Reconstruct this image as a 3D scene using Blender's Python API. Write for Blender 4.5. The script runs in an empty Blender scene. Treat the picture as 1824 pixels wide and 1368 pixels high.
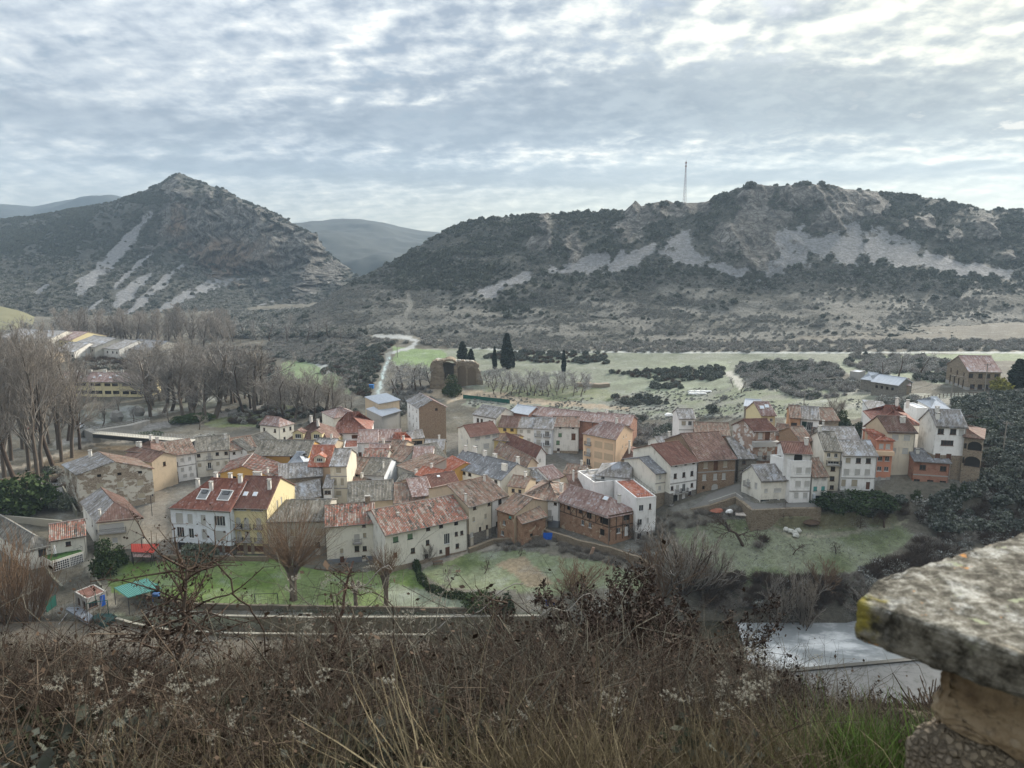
import bpy, math, random
import numpy as np
from mathutils import Vector, Matrix

# ------------------------------------------------------------------ camera, world, sun, exposure
SC = bpy.context.scene
COL = SC.collection
F = 1330.0; CX = 912.0; CY = 684.0; EYE = 62.0
TH = math.atan(244.0 / F); CT, ST = math.cos(TH), math.sin(TH)
cd = bpy.data.cameras.new("camera"); cam = bpy.data.objects.new("camera", cd); COL.objects.link(cam)
cam.location = (0, 0, EYE); cam.rotation_euler = (math.pi / 2 - TH, 0, 0)
cd.sensor_width = 36.0; cd.lens = F / 1824.0 * 36.0; cd.clip_start = 0.05; cd.clip_end = 20000
cd.dof.use_dof = True; cd.dof.focus_distance = 150; cd.dof.aperture_fstop = 6.7
SC.camera = cam
SC.view_settings.view_transform = 'Standard'; SC.view_settings.look = 'None'
SC.view_settings.gamma = 1.0; SC.view_settings.exposure = 1.35; SC.view_settings.use_curve_mapping = False
SC.cycles.use_denoising = True
SC.cycles.max_bounces = 6; SC.cycles.diffuse_bounces = 2; SC.cycles.glossy_bounces = 2
SC.cycles.transparent_max_bounces = 8; SC.cycles.volume_bounces = 1; SC.cycles.transmission_bounces = 2
SC.cycles.caustics_reflective = False; SC.cycles.caustics_refractive = False

SUN_AZ = math.radians(42); SUN_EL = math.radians(26)
SUN = Vector((math.sin(SUN_AZ) * math.cos(SUN_EL), math.cos(SUN_AZ) * math.cos(SUN_EL), math.sin(SUN_EL)))

class NT:
    """tiny node helper"""
    def __init__(s, tree): s.t = tree; tree.nodes.clear()
    def n(s, typ, **kw):
        nd = s.t.nodes.new(typ)
        for k, v in kw.items():
            if k.startswith('_'): continue
            setattr(nd, k, v)
        return nd
    def link(s, a, b): s.t.links.new(a, b)
    def val(s, x, sock):
        if isinstance(x, bpy.types.NodeSocket): s.link(x, sock)
        else:
            try: sock.default_value = x
            except Exception: sock.default_value = tuple(x) + (1,) if len(x) == 3 else x
    def math(s, op, a, b=0.0, c=0.0, clamp=False):
        nd = s.n('ShaderNodeMath', operation=op, use_clamp=clamp)
        s.val(a, nd.inputs[0]); s.val(b, nd.inputs[1])
        if op in ('MULTIPLY_ADD', 'SMOOTH_MIN'): s.val(c, nd.inputs[2])
        return nd.outputs[0]
    def vmath(s, op, a, b=(0, 0, 0), out=0):
        nd = s.n('ShaderNodeVectorMath', operation=op); s.val(a, nd.inputs[0]); s.val(b, nd.inputs[1])
        return nd.outputs['Value' if op in ('DOT_PRODUCT', 'LENGTH') else 'Vector']
    def comb(s, x, y, z):
        nd = s.n('ShaderNodeCombineXYZ'); s.val(x, nd.inputs[0]); s.val(y, nd.inputs[1]); s.val(z, nd.inputs[2]); return nd.outputs[0]
    def sep(s, v):
        nd = s.n('ShaderNodeSeparateXYZ'); s.link(v, nd.inputs[0]); return nd.outputs
    def noise(s, vec, scale=1.0, detail=4, rough=0.55, dist=0.0, lac=2.0):
        nd = s.n('ShaderNodeTexNoise'); s.link(vec, nd.inputs['Vector'])
        nd.inputs['Scale'].default_value = scale; nd.inputs['Detail'].default_value = detail
        nd.inputs['Roughness'].default_value = rough; nd.inputs['Distortion'].default_value = dist
        nd.inputs['Lacunarity'].default_value = lac
        return nd.outputs['Fac']
    def voro(s, vec, scale=1.0, feature='F1', out='Color', rnd=1.0):
        nd = s.n('ShaderNodeTexVoronoi', feature=feature); s.link(vec, nd.inputs['Vector'])
        nd.inputs['Scale'].default_value = scale; nd.inputs['Randomness'].default_value = rnd
        return nd.outputs[out]
    def ramp(s, fac, stops, interp='LINEAR'):
        nd = s.n('ShaderNodeValToRGB'); s.link(fac, nd.inputs[0]); cr = nd.color_ramp; cr.interpolation = interp
        while len(cr.elements) < len(stops): cr.elements.new(0.5)
        for e, (p, c) in zip(cr.elements, stops):
            e.position = p; e.color = tuple(c) + (1,) if not isinstance(c, (int, float)) else (c, c, c, 1)
        return nd.outputs[0]
    def maprange(s, x, a, b, c=0.0, d=1.0, smooth=True):
        nd = s.n('ShaderNodeMapRange'); nd.interpolation_type = 'SMOOTHSTEP' if smooth else 'LINEAR'
        s.val(x, nd.inputs[0])
        for i, v in enumerate((a, b, c, d)): nd.inputs[i + 1].default_value = v
        return nd.outputs[0]
    def mix(s, fac, a, b, mode='MIX'):
        nd = s.n('ShaderNodeMix', data_type='RGBA', blend_type=mode)
        s.val(fac, nd.inputs[0]); s.val(a, nd.inputs[6]); s.val(b, nd.inputs[7]); return nd.outputs[2]

W = bpy.data.worlds.new("World"); SC.world = W; W.use_nodes = True
def build_world():
    t = NT(W.node_tree)
    out = t.n('ShaderNodeOutputWorld')
    sky = t.n('ShaderNodeTexSky', sky_type='NISHITA', sun_disc=False, sun_elevation=SUN_EL, sun_rotation=SUN_AZ)
    sky.air_density = 1.0; sky.dust_density = 1.5
    bg = t.n('ShaderNodeBackground'); t.link(sky.outputs[0], bg.inputs[0]); bg.inputs[1].default_value = 0.036
    tc = t.n('ShaderNodeTexCoord'); d = tc.outputs['Generated']
    x, y, z = t.sep(d)
    zc = t.math('MAXIMUM', z, 0.0)
    den = t.math('ADD', zc, 0.22)
    u = t.math('DIVIDE', x, den); v = t.math('DIVIDE', y, den)
    p = t.comb(u, v, 0.0)
    az = t.math('ARCTAN2', x, y)
    # main cloud cover: flakes (altocumulus) on a big rolling layer
    big = t.noise(p, 1.1, 3, 0.5, 0.4)
    flake = t.noise(t.vmath('ADD', p, (7.3, 2.1, 0)), 6.5, 5, 0.55, 0.15)
    flake_s = t.noise(t.vmath('ADD', p, (7.3 + .035, 2.1 + .03, 0)), 6.5, 5, 0.55, 0.15)
    fine = t.noise(t.vmath('ADD', p, (1.3, 9.1, 0)), 15.0, 4, 0.6, 0.1)
    # dark cloud banks
    def bank(a0, e0, wa, we, tilt=0.0):
        da = t.math('DIVIDE', t.math('SUBTRACT', az, a0), wa)
        de = t.math('SUBTRACT', z, e0)
        de = t.math('DIVIDE', t.math('SUBTRACT', de, t.math('MULTIPLY', t.math('SUBTRACT', az, a0), tilt)), we)
        wob = t.math('MULTIPLY', t.math('SUBTRACT', flake, 0.5), 1.5)
        wob2 = t.math('MULTIPLY', t.math('SUBTRACT', big, 0.5), 1.2)
        r = t.math('ADD', t.math('MULTIPLY', da, da), t.math('MULTIPLY', de, de))
        r = t.math('ADD', t.math('ADD', t.math('SQRT', r), wob), wob2)
        return t.maprange(r, 1.45, 0.55)
    def azel(px, py):
        X = (px - CX) / F; v_ = (CY - py) / F
        yy = CT + v_ * ST; zz = v_ * CT - ST
        return math.atan2(X, yy), zz / math.sqrt(X * X + yy * yy + zz * zz)
    banks = []
    for px, py, w, h, tl in ((1300, 185, 470, 48, -0.03), (800, 225, 330, 34, 0.0), (1640, 222, 260, 22, -.06), (480, 300, 260, 14, 0), (950, 318, 300, 15, 0),
                             (1500, 312, 330, 12, 0), (150, 215, 260, 30, 0)):
        a0, e0 = azel(px, py); banks.append(bank(a0, e0, w / F, h / F, tl))
    dark = banks[0]
    for b, k in zip(banks[1:], (0.8, 0.8, 0.75, 0.6, 0.75, 0.5)): dark = t.math('MAXIMUM', dark, t.math('MULTIPLY', b, k))
    streak = t.noise(t.vmath('MULTIPLY', p, (0.6, 1.1, 1)), 2.4, 4, 0.55, 0.5)
    dens = t.math('ADD', t.math('MULTIPLY', big, 0.5), t.math('ADD', t.math('MULTIPLY', flake, 0.55), t.math('MULTIPLY', fine, 0.25)))
    cover = t.maprange(dens, 0.42, 0.62)
    cover = t.math('MAXIMUM', cover, t.math('MULTIPLY', dark, 0.9))
    # toward the horizon cover closes
    cover = t.math('MAXIMUM', cover, t.maprange(z, 0.20, 0.06))
    shade = t.math('ADD', t.math('MULTIPLY', flake, 0.75), t.math('MULTIPLY', fine, 0.45))
    shade = t.math('ADD', shade, t.math('MULTIPLY', streak, 0.5))
    light = t.maprange(t.math('ADD', shade, t.math('MULTIPLY', t.math('SUBTRACT', flake, flake_s), 1.3)), 0.56, 1.20, 0.0, 1.0, smooth=False)
    light = t.math('MULTIPLY', light, t.math('SUBTRACT', 1.0, t.math('MULTIPLY', dark, 0.86)))
    sd = t.vmath('DOT_PRODUCT', t.vmath('NORMALIZE', d), tuple(SUN))
    glow = t.math('POWER', t.math('MAXIMUM', sd, 0.0), 6.0)
    light = t.math('ADD', light, t.math('MULTIPLY', glow, 0.10), clamp=True)
    col = t.ramp(light, [(0.0, (0.092, 0.110, 0.140)), (0.3, (0.150, 0.167, 0.190)), (0.55, (0.215, 0.228, 0.242)), (0.8, (0.29, 0.295, 0.29)), (1.0, (0.39, 0.385, 0.355))])
    soft = t.math('MULTIPLY', t.maprange(az, 0.05, -0.6), 0.45)
    col = t.mix(soft, col, (0.235, 0.255, 0.272))
    col = t.mix(t.math('MULTIPLY', dark, 0.92), col, t.mix(t.maprange(shade, .66, 1.0), (0.066, 0.08, 0.104), (0.13, 0.148, 0.172)))
    warm = t.mix(t.math('MULTIPLY', glow, 0.75, clamp=True), (1, 1, 1), (1.36, 1.24, 0.88))
    col = t.mix(1.0, col, warm, 'MULTIPLY')
    hz = t.maprange(z, 0.13, 0.0)
    side = t.maprange(az, -0.5, 0.3, 0.35, 1.0)
    col = t.mix(t.math('MULTIPLY', t.math('MULTIPLY', hz, side), t.math('SUBTRACT', 0.85, t.math('MULTIPLY', dark, 0.6))), col, (0.42, 0.41, 0.31))
    # an overcast dome is brighter overhead than at the horizon
    dome = t.math('ADD', 0.72, t.math('MULTIPLY', zc, 2.3))
    em = t.n('ShaderNodeBackground'); t.link(col, em.inputs[0]); t.link(dome, em.inputs[1])
    mx = t.n('ShaderNodeMixShader'); t.link(t.math('MULTIPLY', cover, 0.93), mx.inputs[0])
    t.link(bg.outputs[0], mx.inputs[1]); t.link(em.outputs[0], mx.inputs[2])
    t.link(mx.outputs[0], out.inputs[0])
build_world()
sl = bpy.data.lights.new("sun", 'SUN'); so = bpy.data.objects.new("sun", sl); COL.objects.link(so)
sl.energy = 2.8; sl.angle = math.radians(11); sl.color = (1.0, 0.93, 0.82)
so.rotation_euler = (-SUN).to_track_quat('-Z', 'Y').to_euler(); so.location = (200, 200, 300)

# ------------------------------------------------------------------ picture <-> place
def ray(px, py):
    v = (CY - py) / F
    return Vector(((px - CX) / F, CT + v * ST, v * CT - ST))
def pz(px, py, z):
    r = ray(px, py); t = (z - EYE) / r.z
    return Vector((r.x * t, r.y * t, z))
def pd(px, py, D):
    r = ray(px, py); t = D / r.y
    return Vector((r.x * t, D, EYE + r.z * t))
def proj(x, y, z):
    """world arrays -> pixels"""
    dz = z - EYE
    dep = y * CT - dz * ST; up = y * ST + dz * CT
    return CX + F * x / dep, CY - F * up / dep

# ------------------------------------------------------------------ numpy noise
def _hash(ix, iy, iz, seed):
    h = (ix * 374761393 + iy * 668265263 + iz * 2147483647 + seed * 1274126177) & 0xFFFFFFFF
    h = ((h ^ (h >> 13)) * 1274126177) & 0xFFFFFFFF
    h = (h ^ (h >> 16)) & 0xFFFFFFFF
    return h / 4294967295.0
def vnoise(x, y, z=0.0, seed=0):
    x, y, z = np.broadcast_arrays(np.asarray(x, float), np.asarray(y, float), np.asarray(z, float))
    ix, iy, iz = (np.floor(a).astype(np.int64) for a in (x, y, z))
    fx, fy, fz = x - ix, y - iy, z - iz
    fx, fy, fz = (a * a * (3 - 2 * a) for a in (fx, fy, fz))
    r = 0
    for dx in (0, 1):
        for dy in (0, 1):
            for dz in (0, 1):
                w = (fx if dx else 1 - fx) * (fy if dy else 1 - fy) * (fz if dz else 1 - fz)
                r = r + w * _hash(ix + dx, iy + dy, iz + dz, seed)
    return r * 2 - 1
def fbm(x, y, z=0.0, oct=4, seed=0, gain=0.5):
    r = 0; a = 1.0; f = 1.0
    for i in range(oct):
        r = r + a * vnoise(np.asarray(x) * f, np.asarray(y) * f, np.asarray(z) * f, seed + i * 17); a *= gain; f *= 2.03
    return r
def ridged(x, y, z=0.0, oct=4, seed=0):
    r = 0; a = 1.0; f = 1.0
    for i in range(oct):
        r = r + a * (1 - np.abs(vnoise(np.asarray(x) * f, np.asarray(y) * f, np.asarray(z) * f, seed + i * 31))); a *= 0.5; f *= 2.1
    return r - 1.0

# ------------------------------------------------------------------ object helpers
def link(o, parent=None):
    COL.objects.link(o)
    if parent is not None: o.parent = parent
    return o
def tag(o, label=None, cat=None, group=None, kind=None):
    if label: o['label'] = label
    if cat:
        o['category'] = cat
        if not kind: o['kind'] = 'thing'
    if group: o['group'] = group
    if kind: o['kind'] = kind
    return o
def empty(name, loc, rz=0.0, **kw):
    o = bpy.data.objects.new(name, None); o.empty_display_size = 0.2; o.location = loc; o.rotation_euler = (0, 0, rz)
    link(o); tag(o, **kw); return o
def copy_tree(o, parent=None):
    c = o.copy(); link(c)
    if parent is not None: c.parent = parent
    for ch in o.children: copy_tree(ch, c)
    return c
class MB:
    def __init__(s): s.v = []; s.f = []; s.m = []; s.uv = []
    def poly(s, pts, mi=0, uv=None):
        b = len(s.v); s.v += [tuple(p) for p in pts]; s.f.append(tuple(range(b, b + len(pts)))); s.m.append(mi)
        s.uv += list(uv) if uv else [(0, 0)] * len(pts)
    def hexa(s, P, mi=0):
        """8 points: bottom 4 ccw, top 4 ccw"""
        for q in ((3, 2, 1, 0), (4, 5, 6, 7), (0, 1, 5, 4), (1, 2, 6, 5), (2, 3, 7, 6), (3, 0, 4, 7)):
            s.poly([P[i] for i in q], mi)
    def box(s, x0, x1, y0, y1, z0, z1, mi=0):
        s.hexa([(x0, y0, z0), (x1, y0, z0), (x1, y1, z0), (x0, y1, z0), (x0, y0, z1), (x1, y0, z1), (x1, y1, z1), (x0, y1, z1)], mi)
    def bar(s, a, b, r, mi=0, n=4, r2=None):
        a = Vector(a); b = Vector(b); d = (b - a)
        if d.length < 1e-6: return
        d.normalize(); h = Vector((0, 0, 1)) if abs(d.z) < 0.9 else Vector((1, 0, 0))
        u = d.cross(h).normalized(); w = d.cross(u)
        r2 = r if r2 is None else r2
        A = [a + (u * math.cos(2 * math.pi * (k + .5) / n) + w * math.sin(2 * math.pi * (k + .5) / n)) * r for k in range(n)]
        B = [b + (u * math.cos(2 * math.pi * (k + .5) / n) + w * math.sin(2 * math.pi * (k + .5) / n)) * r2 for k in range(n)]
        for k in range(n): s.poly([A[k], B[k], B[(k + 1) % n], A[(k + 1) % n]], mi)
        s.poly(A, mi); s.poly(B[::-1], mi)
    def mesh(s, name, mats):
        me = bpy.data.meshes.new(name); me.from_pydata(s.v, [], s.f)
        for m in (mats if isinstance(mats, (list, tuple)) else [mats]): me.materials.append(m)
        me.polygons.foreach_set('material_index', s.m)
        ul = me.uv_layers.new(name='UVMap'); ul.data.foreach_set('uv', [c for p in s.uv for c in p])
        me.update(); return me
    def build(s, name, mats, parent=None, loc=None, rz=0):
        o = bpy.data.objects.new(name, s.mesh(name, mats)); link(o, parent)
        if loc is not None: o.location = loc; o.rotation_euler = (0, 0, rz)
        return o
def np_mesh(name, V, Fc, mats, smooth=False, attrs=None, cols=None):
    V = np.asarray(V, np.float32); Fc = np.asarray(Fc, np.int32); n, k = Fc.shape
    me = bpy.data.meshes.new(name); me.vertices.add(len(V)); me.vertices.foreach_set('co', V.ravel())
    me.loops.add(n * k); me.loops.foreach_set('vertex_index', Fc.ravel())
    me.polygons.add(n); me.polygons.foreach_set('loop_start', np.arange(0, n * k, k, dtype=np.int32))
    if smooth: me.polygons.foreach_set('use_smooth', np.ones(n, bool))
    for m in (mats if isinstance(mats, (list, tuple)) else [mats]): me.materials.append(m)
    if cols is not None:
        a = me.color_attributes.new(name='Col', type='FLOAT_COLOR', domain='POINT')
        c = np.ones((len(V), 4), np.float32); c[:, :cols.shape[1]] = cols; a.data.foreach_set('color', c.ravel())
    for nm, arr in (attrs or {}).items():
        a = me.attributes.new(nm, 'FLOAT', 'POINT'); a.data.foreach_set('value', np.asarray(arr, np.float32))
    me.update(); me.validate(); return me

# ------------------------------------------------------------------ materials
_M = {}
def mat(key, fn):
    if key not in _M:
        m = bpy.data.materials.new(key); m.use_nodes = True; t = NT(m.node_tree)
        o = t.n('ShaderNodeOutputMaterial'); b = t.n('ShaderNodeBsdfPrincipled'); t.link(b.outputs[0], o.inputs[0])
        b.inputs['Roughness'].default_value = 0.9; b.inputs['Specular IOR Level'].default_value = 0.25
        fn(t, b); _M[key] = m
    return _M[key]
def bump(t, b, h, strength=0.3, dist=0.05):
    n = t.n('ShaderNodeBump'); n.inputs['Strength'].default_value = strength; n.inputs['Distance'].default_value = dist
    t.link(h, n.inputs['Height']); t.link(n.outputs[0], b.inputs['Normal'])
def coords(t, obj=True):
    tc = t.n('ShaderNodeTexCoord')
    if not obj: return tc.outputs['Object']
    oi = t.n('ShaderNodeObjectInfo')
    return t.vmath('ADD', tc.outputs['Object'], t.vmath('SCALE', (0, 0, 0)) if False else t.comb(t.math('MULTIPLY', oi.outputs['Random'], 57.0), t.math('MULTIPLY', oi.outputs['Random'], 23.0), 0.0))
def plain(key, c, rough=0.8, var=0.15, scale=2.0, metal=0.0, spec=0.25):
    def fn(t, b):
        p = coords(t); n = t.noise(p, scale, 4)
        t.link(t.mix(n, tuple(x * (1 - var) for x in c), tuple(min(1, x * (1 + var)) for x in c)), b.inputs['Base Color'])
        b.inputs['Roughness'].default_value = rough; b.inputs['Metallic'].default_value = metal; b.inputs['Specular IOR Level'].default_value = spec
    return mat(key, fn)
def plaster(key, c, dirt=0.35, dc=(0.20, 0.18, 0.15)):
    def fn(t, b):
        p = coords(t)
        n1 = t.noise(p, 0.55, 5, 0.6); n2 = t.noise(t.vmath('MULTIPLY', p, (1, 1, 0.22)), 2.2, 4, 0.65); n3 = t.noise(p, 7, 3)
        z_ = t.math('ADD', t.sep(t.n('ShaderNodeTexCoord').outputs['Object'])[2], t.math('MULTIPLY', n2, -1.5))
        base = t.mix(n3, tuple(x * 0.92 for x in c), tuple(min(1, x * 1.06) for x in c))
        st = t.math('MULTIPLY', t.maprange(t.math('ADD', t.math('MULTIPLY', n1, 0.55), t.math('MULTIPLY', n2, 0.45)), 0.47, 0.72), dirt)
        t.link(t.mix(t.math('MULTIPLY', t.maprange(z_, 1.8, -.6), t.math('MULTIPLY', n1, dirt)), t.mix(st, base, dc), dc), b.inputs['Base Color']); bump(t, b, n3, 0.25, 0.03)
        b.inputs['Roughness'].default_value = 0.95
    return mat(key, fn)
def stone(key, c1, c2, mortar, scale=2.2, cover=None, amount=0.5):
    def fn(t, b):
        p = coords(t); q = t.vmath('MULTIPLY', p, (1, 1, 1.7))
        cell = t.voro(q, scale, 'F1', 'Color'); edge = t.voro(q, scale, 'DISTANCE_TO_EDGE', 'Distance')
        cs = t.sep(cell)
        col = t.mix(cs[0], c1, c2); n = t.noise(p, 5, 4)
        col = t.mix(t.math('MULTIPLY', n, 0.5), col, tuple(x * 0.55 for x in c1))
        col = t.mix(t.maprange(edge, 0.09, 0.02), col, mortar)
        h = t.maprange(edge, 0.0, 0.12)
        if cover:
            big = t.noise(t.vmath('MULTIPLY', p, (1, 1, 1.4)), 0.45, 6, 0.65, 0.4)
            k = t.maprange(big, 1 - amount - 0.02, 1 - amount + 0.02)
            pl = t.mix(t.noise(p, 1.5, 5), cover, tuple(x * 0.72 for x in cover))
            col = t.mix(k, col, pl); h = t.math('ADD', t.math('MULTIPLY', h, t.math('SUBTRACT', 1.0, k)), t.math('MULTIPLY', k, 1.3))
        t.link(col, b.inputs['Base Color']); bump(t, b, h, 0.6, 0.06)
    return mat(key, fn)
def brick(key, c1, c2, mortar, cover=None, amount=0.4):
    def fn(t, b):
        p = coords(t); x, y, z = t.sep(p)
        bt = t.n('ShaderNodeTexBrick'); t.link(t.comb(t.math('ADD', x, y), z, 0.0), bt.inputs['Vector'])
        bt.inputs['Color1'].default_value = c1 + (1,); bt.inputs['Color2'].default_value = c2 + (1,); bt.inputs['Mortar'].default_value = mortar + (1,)
        bt.inputs['Scale'].default_value = 1.0; bt.inputs['Brick Width'].default_value = 0.3; bt.inputs['Row Height'].default_value = 0.1; bt.inputs['Mortar Size'].default_value = 0.012
        col = bt.outputs['Color']
        n = t.noise(p, 0.8, 5, 0.6); col = t.mix(t.maprange(n, 0.45, 0.75), col, tuple(x * 0.5 for x in c1))
        m2 = t.voro(t.vmath('MULTIPLY', p, (1, 1, 1.3)), 0.9, 'F1', 'Color'); col = t.mix(t.math('MULTIPLY', t.sep(m2)[0], 0.45), col, tuple((a + b_) * .5 for a, b_ in zip(c2, mortar)))
        if cover:
            k = t.maprange(t.noise(p, 0.6, 6, 0.65, 0.4), 1 - amount - 0.02, 1 - amount + 0.02)
            col = t.mix(k, col, cover)
        t.link(col, b.inputs['Base Color']); bump(t, b, bt.outputs['Fac'], 0.3, 0.02)
    return mat(key, fn)
def tiles(key, cols, frost=0.0, lichen=0.3, lc=(0.24, 0.22, 0.17), streaky=1.0, fc=(0.47, 0.50, 0.55)):
    """curved clay tiles: colours differ tile by tile and patch by patch; frost lies in patches"""
    def fn(t, b):
        uv = t.n('ShaderNodeUVMap'); oi = t.n('ShaderNodeObjectInfo')
        off = t.comb(t.math('MULTIPLY', oi.outputs['Random'], 91.0), t.math('MULTIPLY', oi.outputs['Random'], 37.0), 0.0)
        p = t.vmath('ADD', uv.outputs[0], off)
        x, y, _ = t.sep(p)
        def cellnoise(sx, sy):
            wn = t.n('ShaderNodeTexWhiteNoise', noise_dimensions='2D')
            t.link(t.comb(t.math('FLOOR', t.math('DIVIDE', x, sx)), t.math('FLOOR', t.math('DIVIDE', t.math('ADD', y, t.math('MULTIPLY', t.math('FLOOR', t.math('DIVIDE', x, sx)), 0.37)), sy)), 0.0), wn.inputs['Vector'])
            return wn.outputs['Value']
        a = cellnoise(0.32, 0.42); c = cellnoise(0.32, 1.9)
        n = t.noise(t.vmath('MULTIPLY', p, (1.0, 0.45, 1)), 0.8, 4, 0.6)
        f = t.math('ADD', t.math('MULTIPLY', a, 0.36), t.math('MULTIPLY', c, 0.5 * streaky))
        f = t.math('ADD', f, t.math('MULTIPLY', t.math('SUBTRACT', n, 0.5), 1.5)); f = t.math('ADD', f, 0.5 - 0.18 - 0.25 * streaky)
        k = len(cols) - 1
        col = t.ramp(f, [(i / k, cc) for i, cc in enumerate(cols)])
        col = t.mix(t.math('MULTIPLY', t.maprange(t.noise(p, 0.5, 5, 0.65), 0.5, 0.7), lichen), col, lc)
        fr = t.noise(t.vmath('ADD', t.vmath('MULTIPLY', p, (1.0, 0.6, 1)), (11, 5, 0)), 0.33, 6, 0.7)
        fr = t.math('MAXIMUM', t.maprange(fr, 0.74 - 0.5 * frost, 0.84 - 0.42 * frost), t.math('MULTIPLY', t.math('GREATER_THAN', a, 0.93), min(.4, frost * 1.6)))
        col = t.mix(t.math('MULTIPLY', fr, 0.85), col, t.mix(c, fc, tuple(v * 0.8 for v in fc)))
        t.link(col, b.inputs['Base Color'])
        w = t.math('ABSOLUTE', t.math('SINE', t.math('MULTIPLY', x, math.pi / 0.32)))
        bump(t, b, t.math('ADD', w, t.math('MULTIPLY', a, 0.3)), 0.5, 0.06)
    return mat(key, fn)
T = {
 'old':   lambda: tiles('old clay tiles', [(0.08, .065, .055), (0.15, .115, .09), (0.185, .115, .085), (0.25, .155, .115), (.20, .175, .145), (.31, .25, .205)], 0.12, 0.5, streaky=1.4),
 'brown': lambda: tiles('brown clay tiles', [(0.08, .05, .04), (0.13, .08, .062), (0.17, .10, .08), (.23, .165, .14)], 0.07, 0.4),
 'grey':  lambda: tiles('weathered grey tiles', [(0.07, .065, .055), (0.13, .12, .10), (0.19, .175, .15), (.26, .24, .21)], 0.12, 0.35, (0.16, .155, .11)),
 'red':   lambda: tiles('red clay tiles', [(0.12, .05, .04), (0.20, .085, .062), (0.25, .11, .08), (.31, .20, .17)], 0.14, 0.35, (.2, .17, .14)),
 'orange': lambda: tiles('new orange clay tiles', [(0.22, .08, .05), (0.32, .115, .07), (0.38, .15, .10), (.44, .27, .2)], 0.22, 0.2),
 'mix':   lambda: tiles('mottled red and grey tiles', [(0.08, .07, .06), (0.17, .14, .11), (0.30, .105, .07), (.15, .12, .095), (.33, .135, .095), (.24, .2, .165), (.36, .30, .26)], 0.16, 0.55, (0.17, .16, .125), 1.9),
 'pink':  lambda: tiles('pale frosted pink tiles', [(0.16, .10, .085), (0.24, .155, .135), (0.30, .225, .205), (.40, .36, .35)], 0.30, 0.4, (.2, .18, .15)),
 'frost': lambda: tiles('frost covered tiles', [(0.12, .11, .10), (0.20, .185, .17), (0.28, .265, .255), (.40, .40, .41)], 0.42, 0.4),
 'ice':   lambda: tiles('white frosted roof sheet', [(0.32, .34, .37), (0.42, .45, .48), (0.50, .53, .56)], 0.7, 0.1),
 'slate': lambda: tiles('grey flat tiles', [(0.11, .11, .115), (0.17, .17, .175), (0.24, .24, .25)], 0.34, 0.15),
 'rust':  lambda: tiles('dark red brown tiles', [(0.10, .05, .04), (0.14, .068, .052), (0.18, .095, .075)], 0.05, 0.2),
}
WM = {
 'white': lambda: plaster('white plaster', (0.80, 0.79, 0.765), 0.38), 'dirty': lambda: plaster('stained white plaster', (0.68, 0.66, 0.61), 0.7),
 'cream': lambda: plaster('cream plaster', (0.67, 0.61, 0.49), 0.42), 'ivory': lambda: plaster('ivory plaster', (0.72, 0.69, 0.605), 0.48),
 'greyp': lambda: plaster('grey old plaster', (0.42, 0.40, 0.35), 0.55), 'yellow': lambda: plaster('yellow plaster', (0.60, 0.46, 0.20), 0.2),
 'paley': lambda: plaster('pale yellow plaster', (0.66, 0.57, 0.34), 0.2), 'ochre': lambda: plaster('ochre plaster', (0.50, 0.29, 0.09), 0.2),
 'peach': lambda: plaster('peach plaster', (0.68, 0.49, 0.33), 0.2), 'tan': lambda: plaster('tan render panel', (0.50, 0.38, 0.26), 0.2),
 'coral': lambda: plaster('coral plaster', (0.56, 0.25, 0.16), 0.15), 'bluew': lambda: plaster('bluish white plaster', (0.72, 0.75, 0.785), 0.3),
 'concrete': lambda: plaster('bare concrete', (0.34, 0.33, 0.31), 0.5), 'slateb': lambda: plaster('blue grey painted base', (0.17, 0.19, 0.22), 0.4),
 'sand': lambda: plaster('sand coloured plaster', (0.52, 0.42, 0.30), 0.4),
 'stone': lambda: stone('rubble stone', (0.30, .235, .165), (0.19, .145, .105), (0.30, .26, .2)),
 'greystone': lambda: stone('grey rubble stone', (0.24, .22, .19), (0.13, .12, .10), (0.24, .22, .19)),
 'peel': lambda: stone('peeling plaster over stone', (0.33, .27, .20), (0.21, .16, .115), (0.36, .31, .25), 1.9, (0.60, .56, .48), 0.47),
 'ashlar': lambda: stone('brown masonry', (0.31, .21, .135), (0.23, .15, .095), (0.34, .27, .2), 2.6),
 'brick': lambda: brick('red brick', (0.30, .105, .065), (0.37, .15, .09), (0.34, .27, .21)),
 'oldbrick': lambda: brick('old brown brick', (0.24, .105, .06), (0.33, .18, .105), (0.34, .27, .19), (0.42, .34, .24), 0.40),
 'orangeb': lambda: brick('orange brick', (0.42, .19, .085), (0.47, .24, .12), (0.40, .32, .24)),
 'peelbrick': lambda: brick('brick under flaking paint', (0.28, .16, .115), (0.36, .22, .165), (0.4, .34, .28), (0.62, .59, .55), 0.47),
}
def wm(k): return WM[k]()
def tm(k): return T[k]()
def glass_fn(t, b):
    p = coords(t); t.link(t.mix(t.noise(p, 0.7, 2), (0.012, .014, .018), (0.05, .055, .06)), b.inputs['Base Color'])
    b.inputs['Roughness'].default_value = 0.12; b.inputs['Specular IOR Level'].default_value = 0.5
GLASS = mat('window glass', glass_fn)
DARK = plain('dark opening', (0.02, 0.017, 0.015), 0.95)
FRW = plain('white window frame', (0.66, 0.66, 0.64)); FRB = plain('brown window frame', (0.10, 0.05, 0.03)); FRG = plain('dark green frame', (0.02, .05, .04))
def slat_fn(c):
    def fn(t, b):
        z = t.sep(t.n('ShaderNodeTexCoord').outputs['Object'])[2]
        w = t.math('FRACT', t.math('MULTIPLY', z, 14.0)); t.link(t.mix(t.math('GREATER_THAN', w, 0.8), c, tuple(x * 0.6 for x in c)), b.inputs['Base Color'])
        bump(t, b, w, 0.5, 0.02)
    return fn
SHW = mat('pale roller blind', slat_fn((0.50, 0.49, 0.46))); SHC = mat('cream roller blind', slat_fn((0.42, 0.37, 0.28)))
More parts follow.
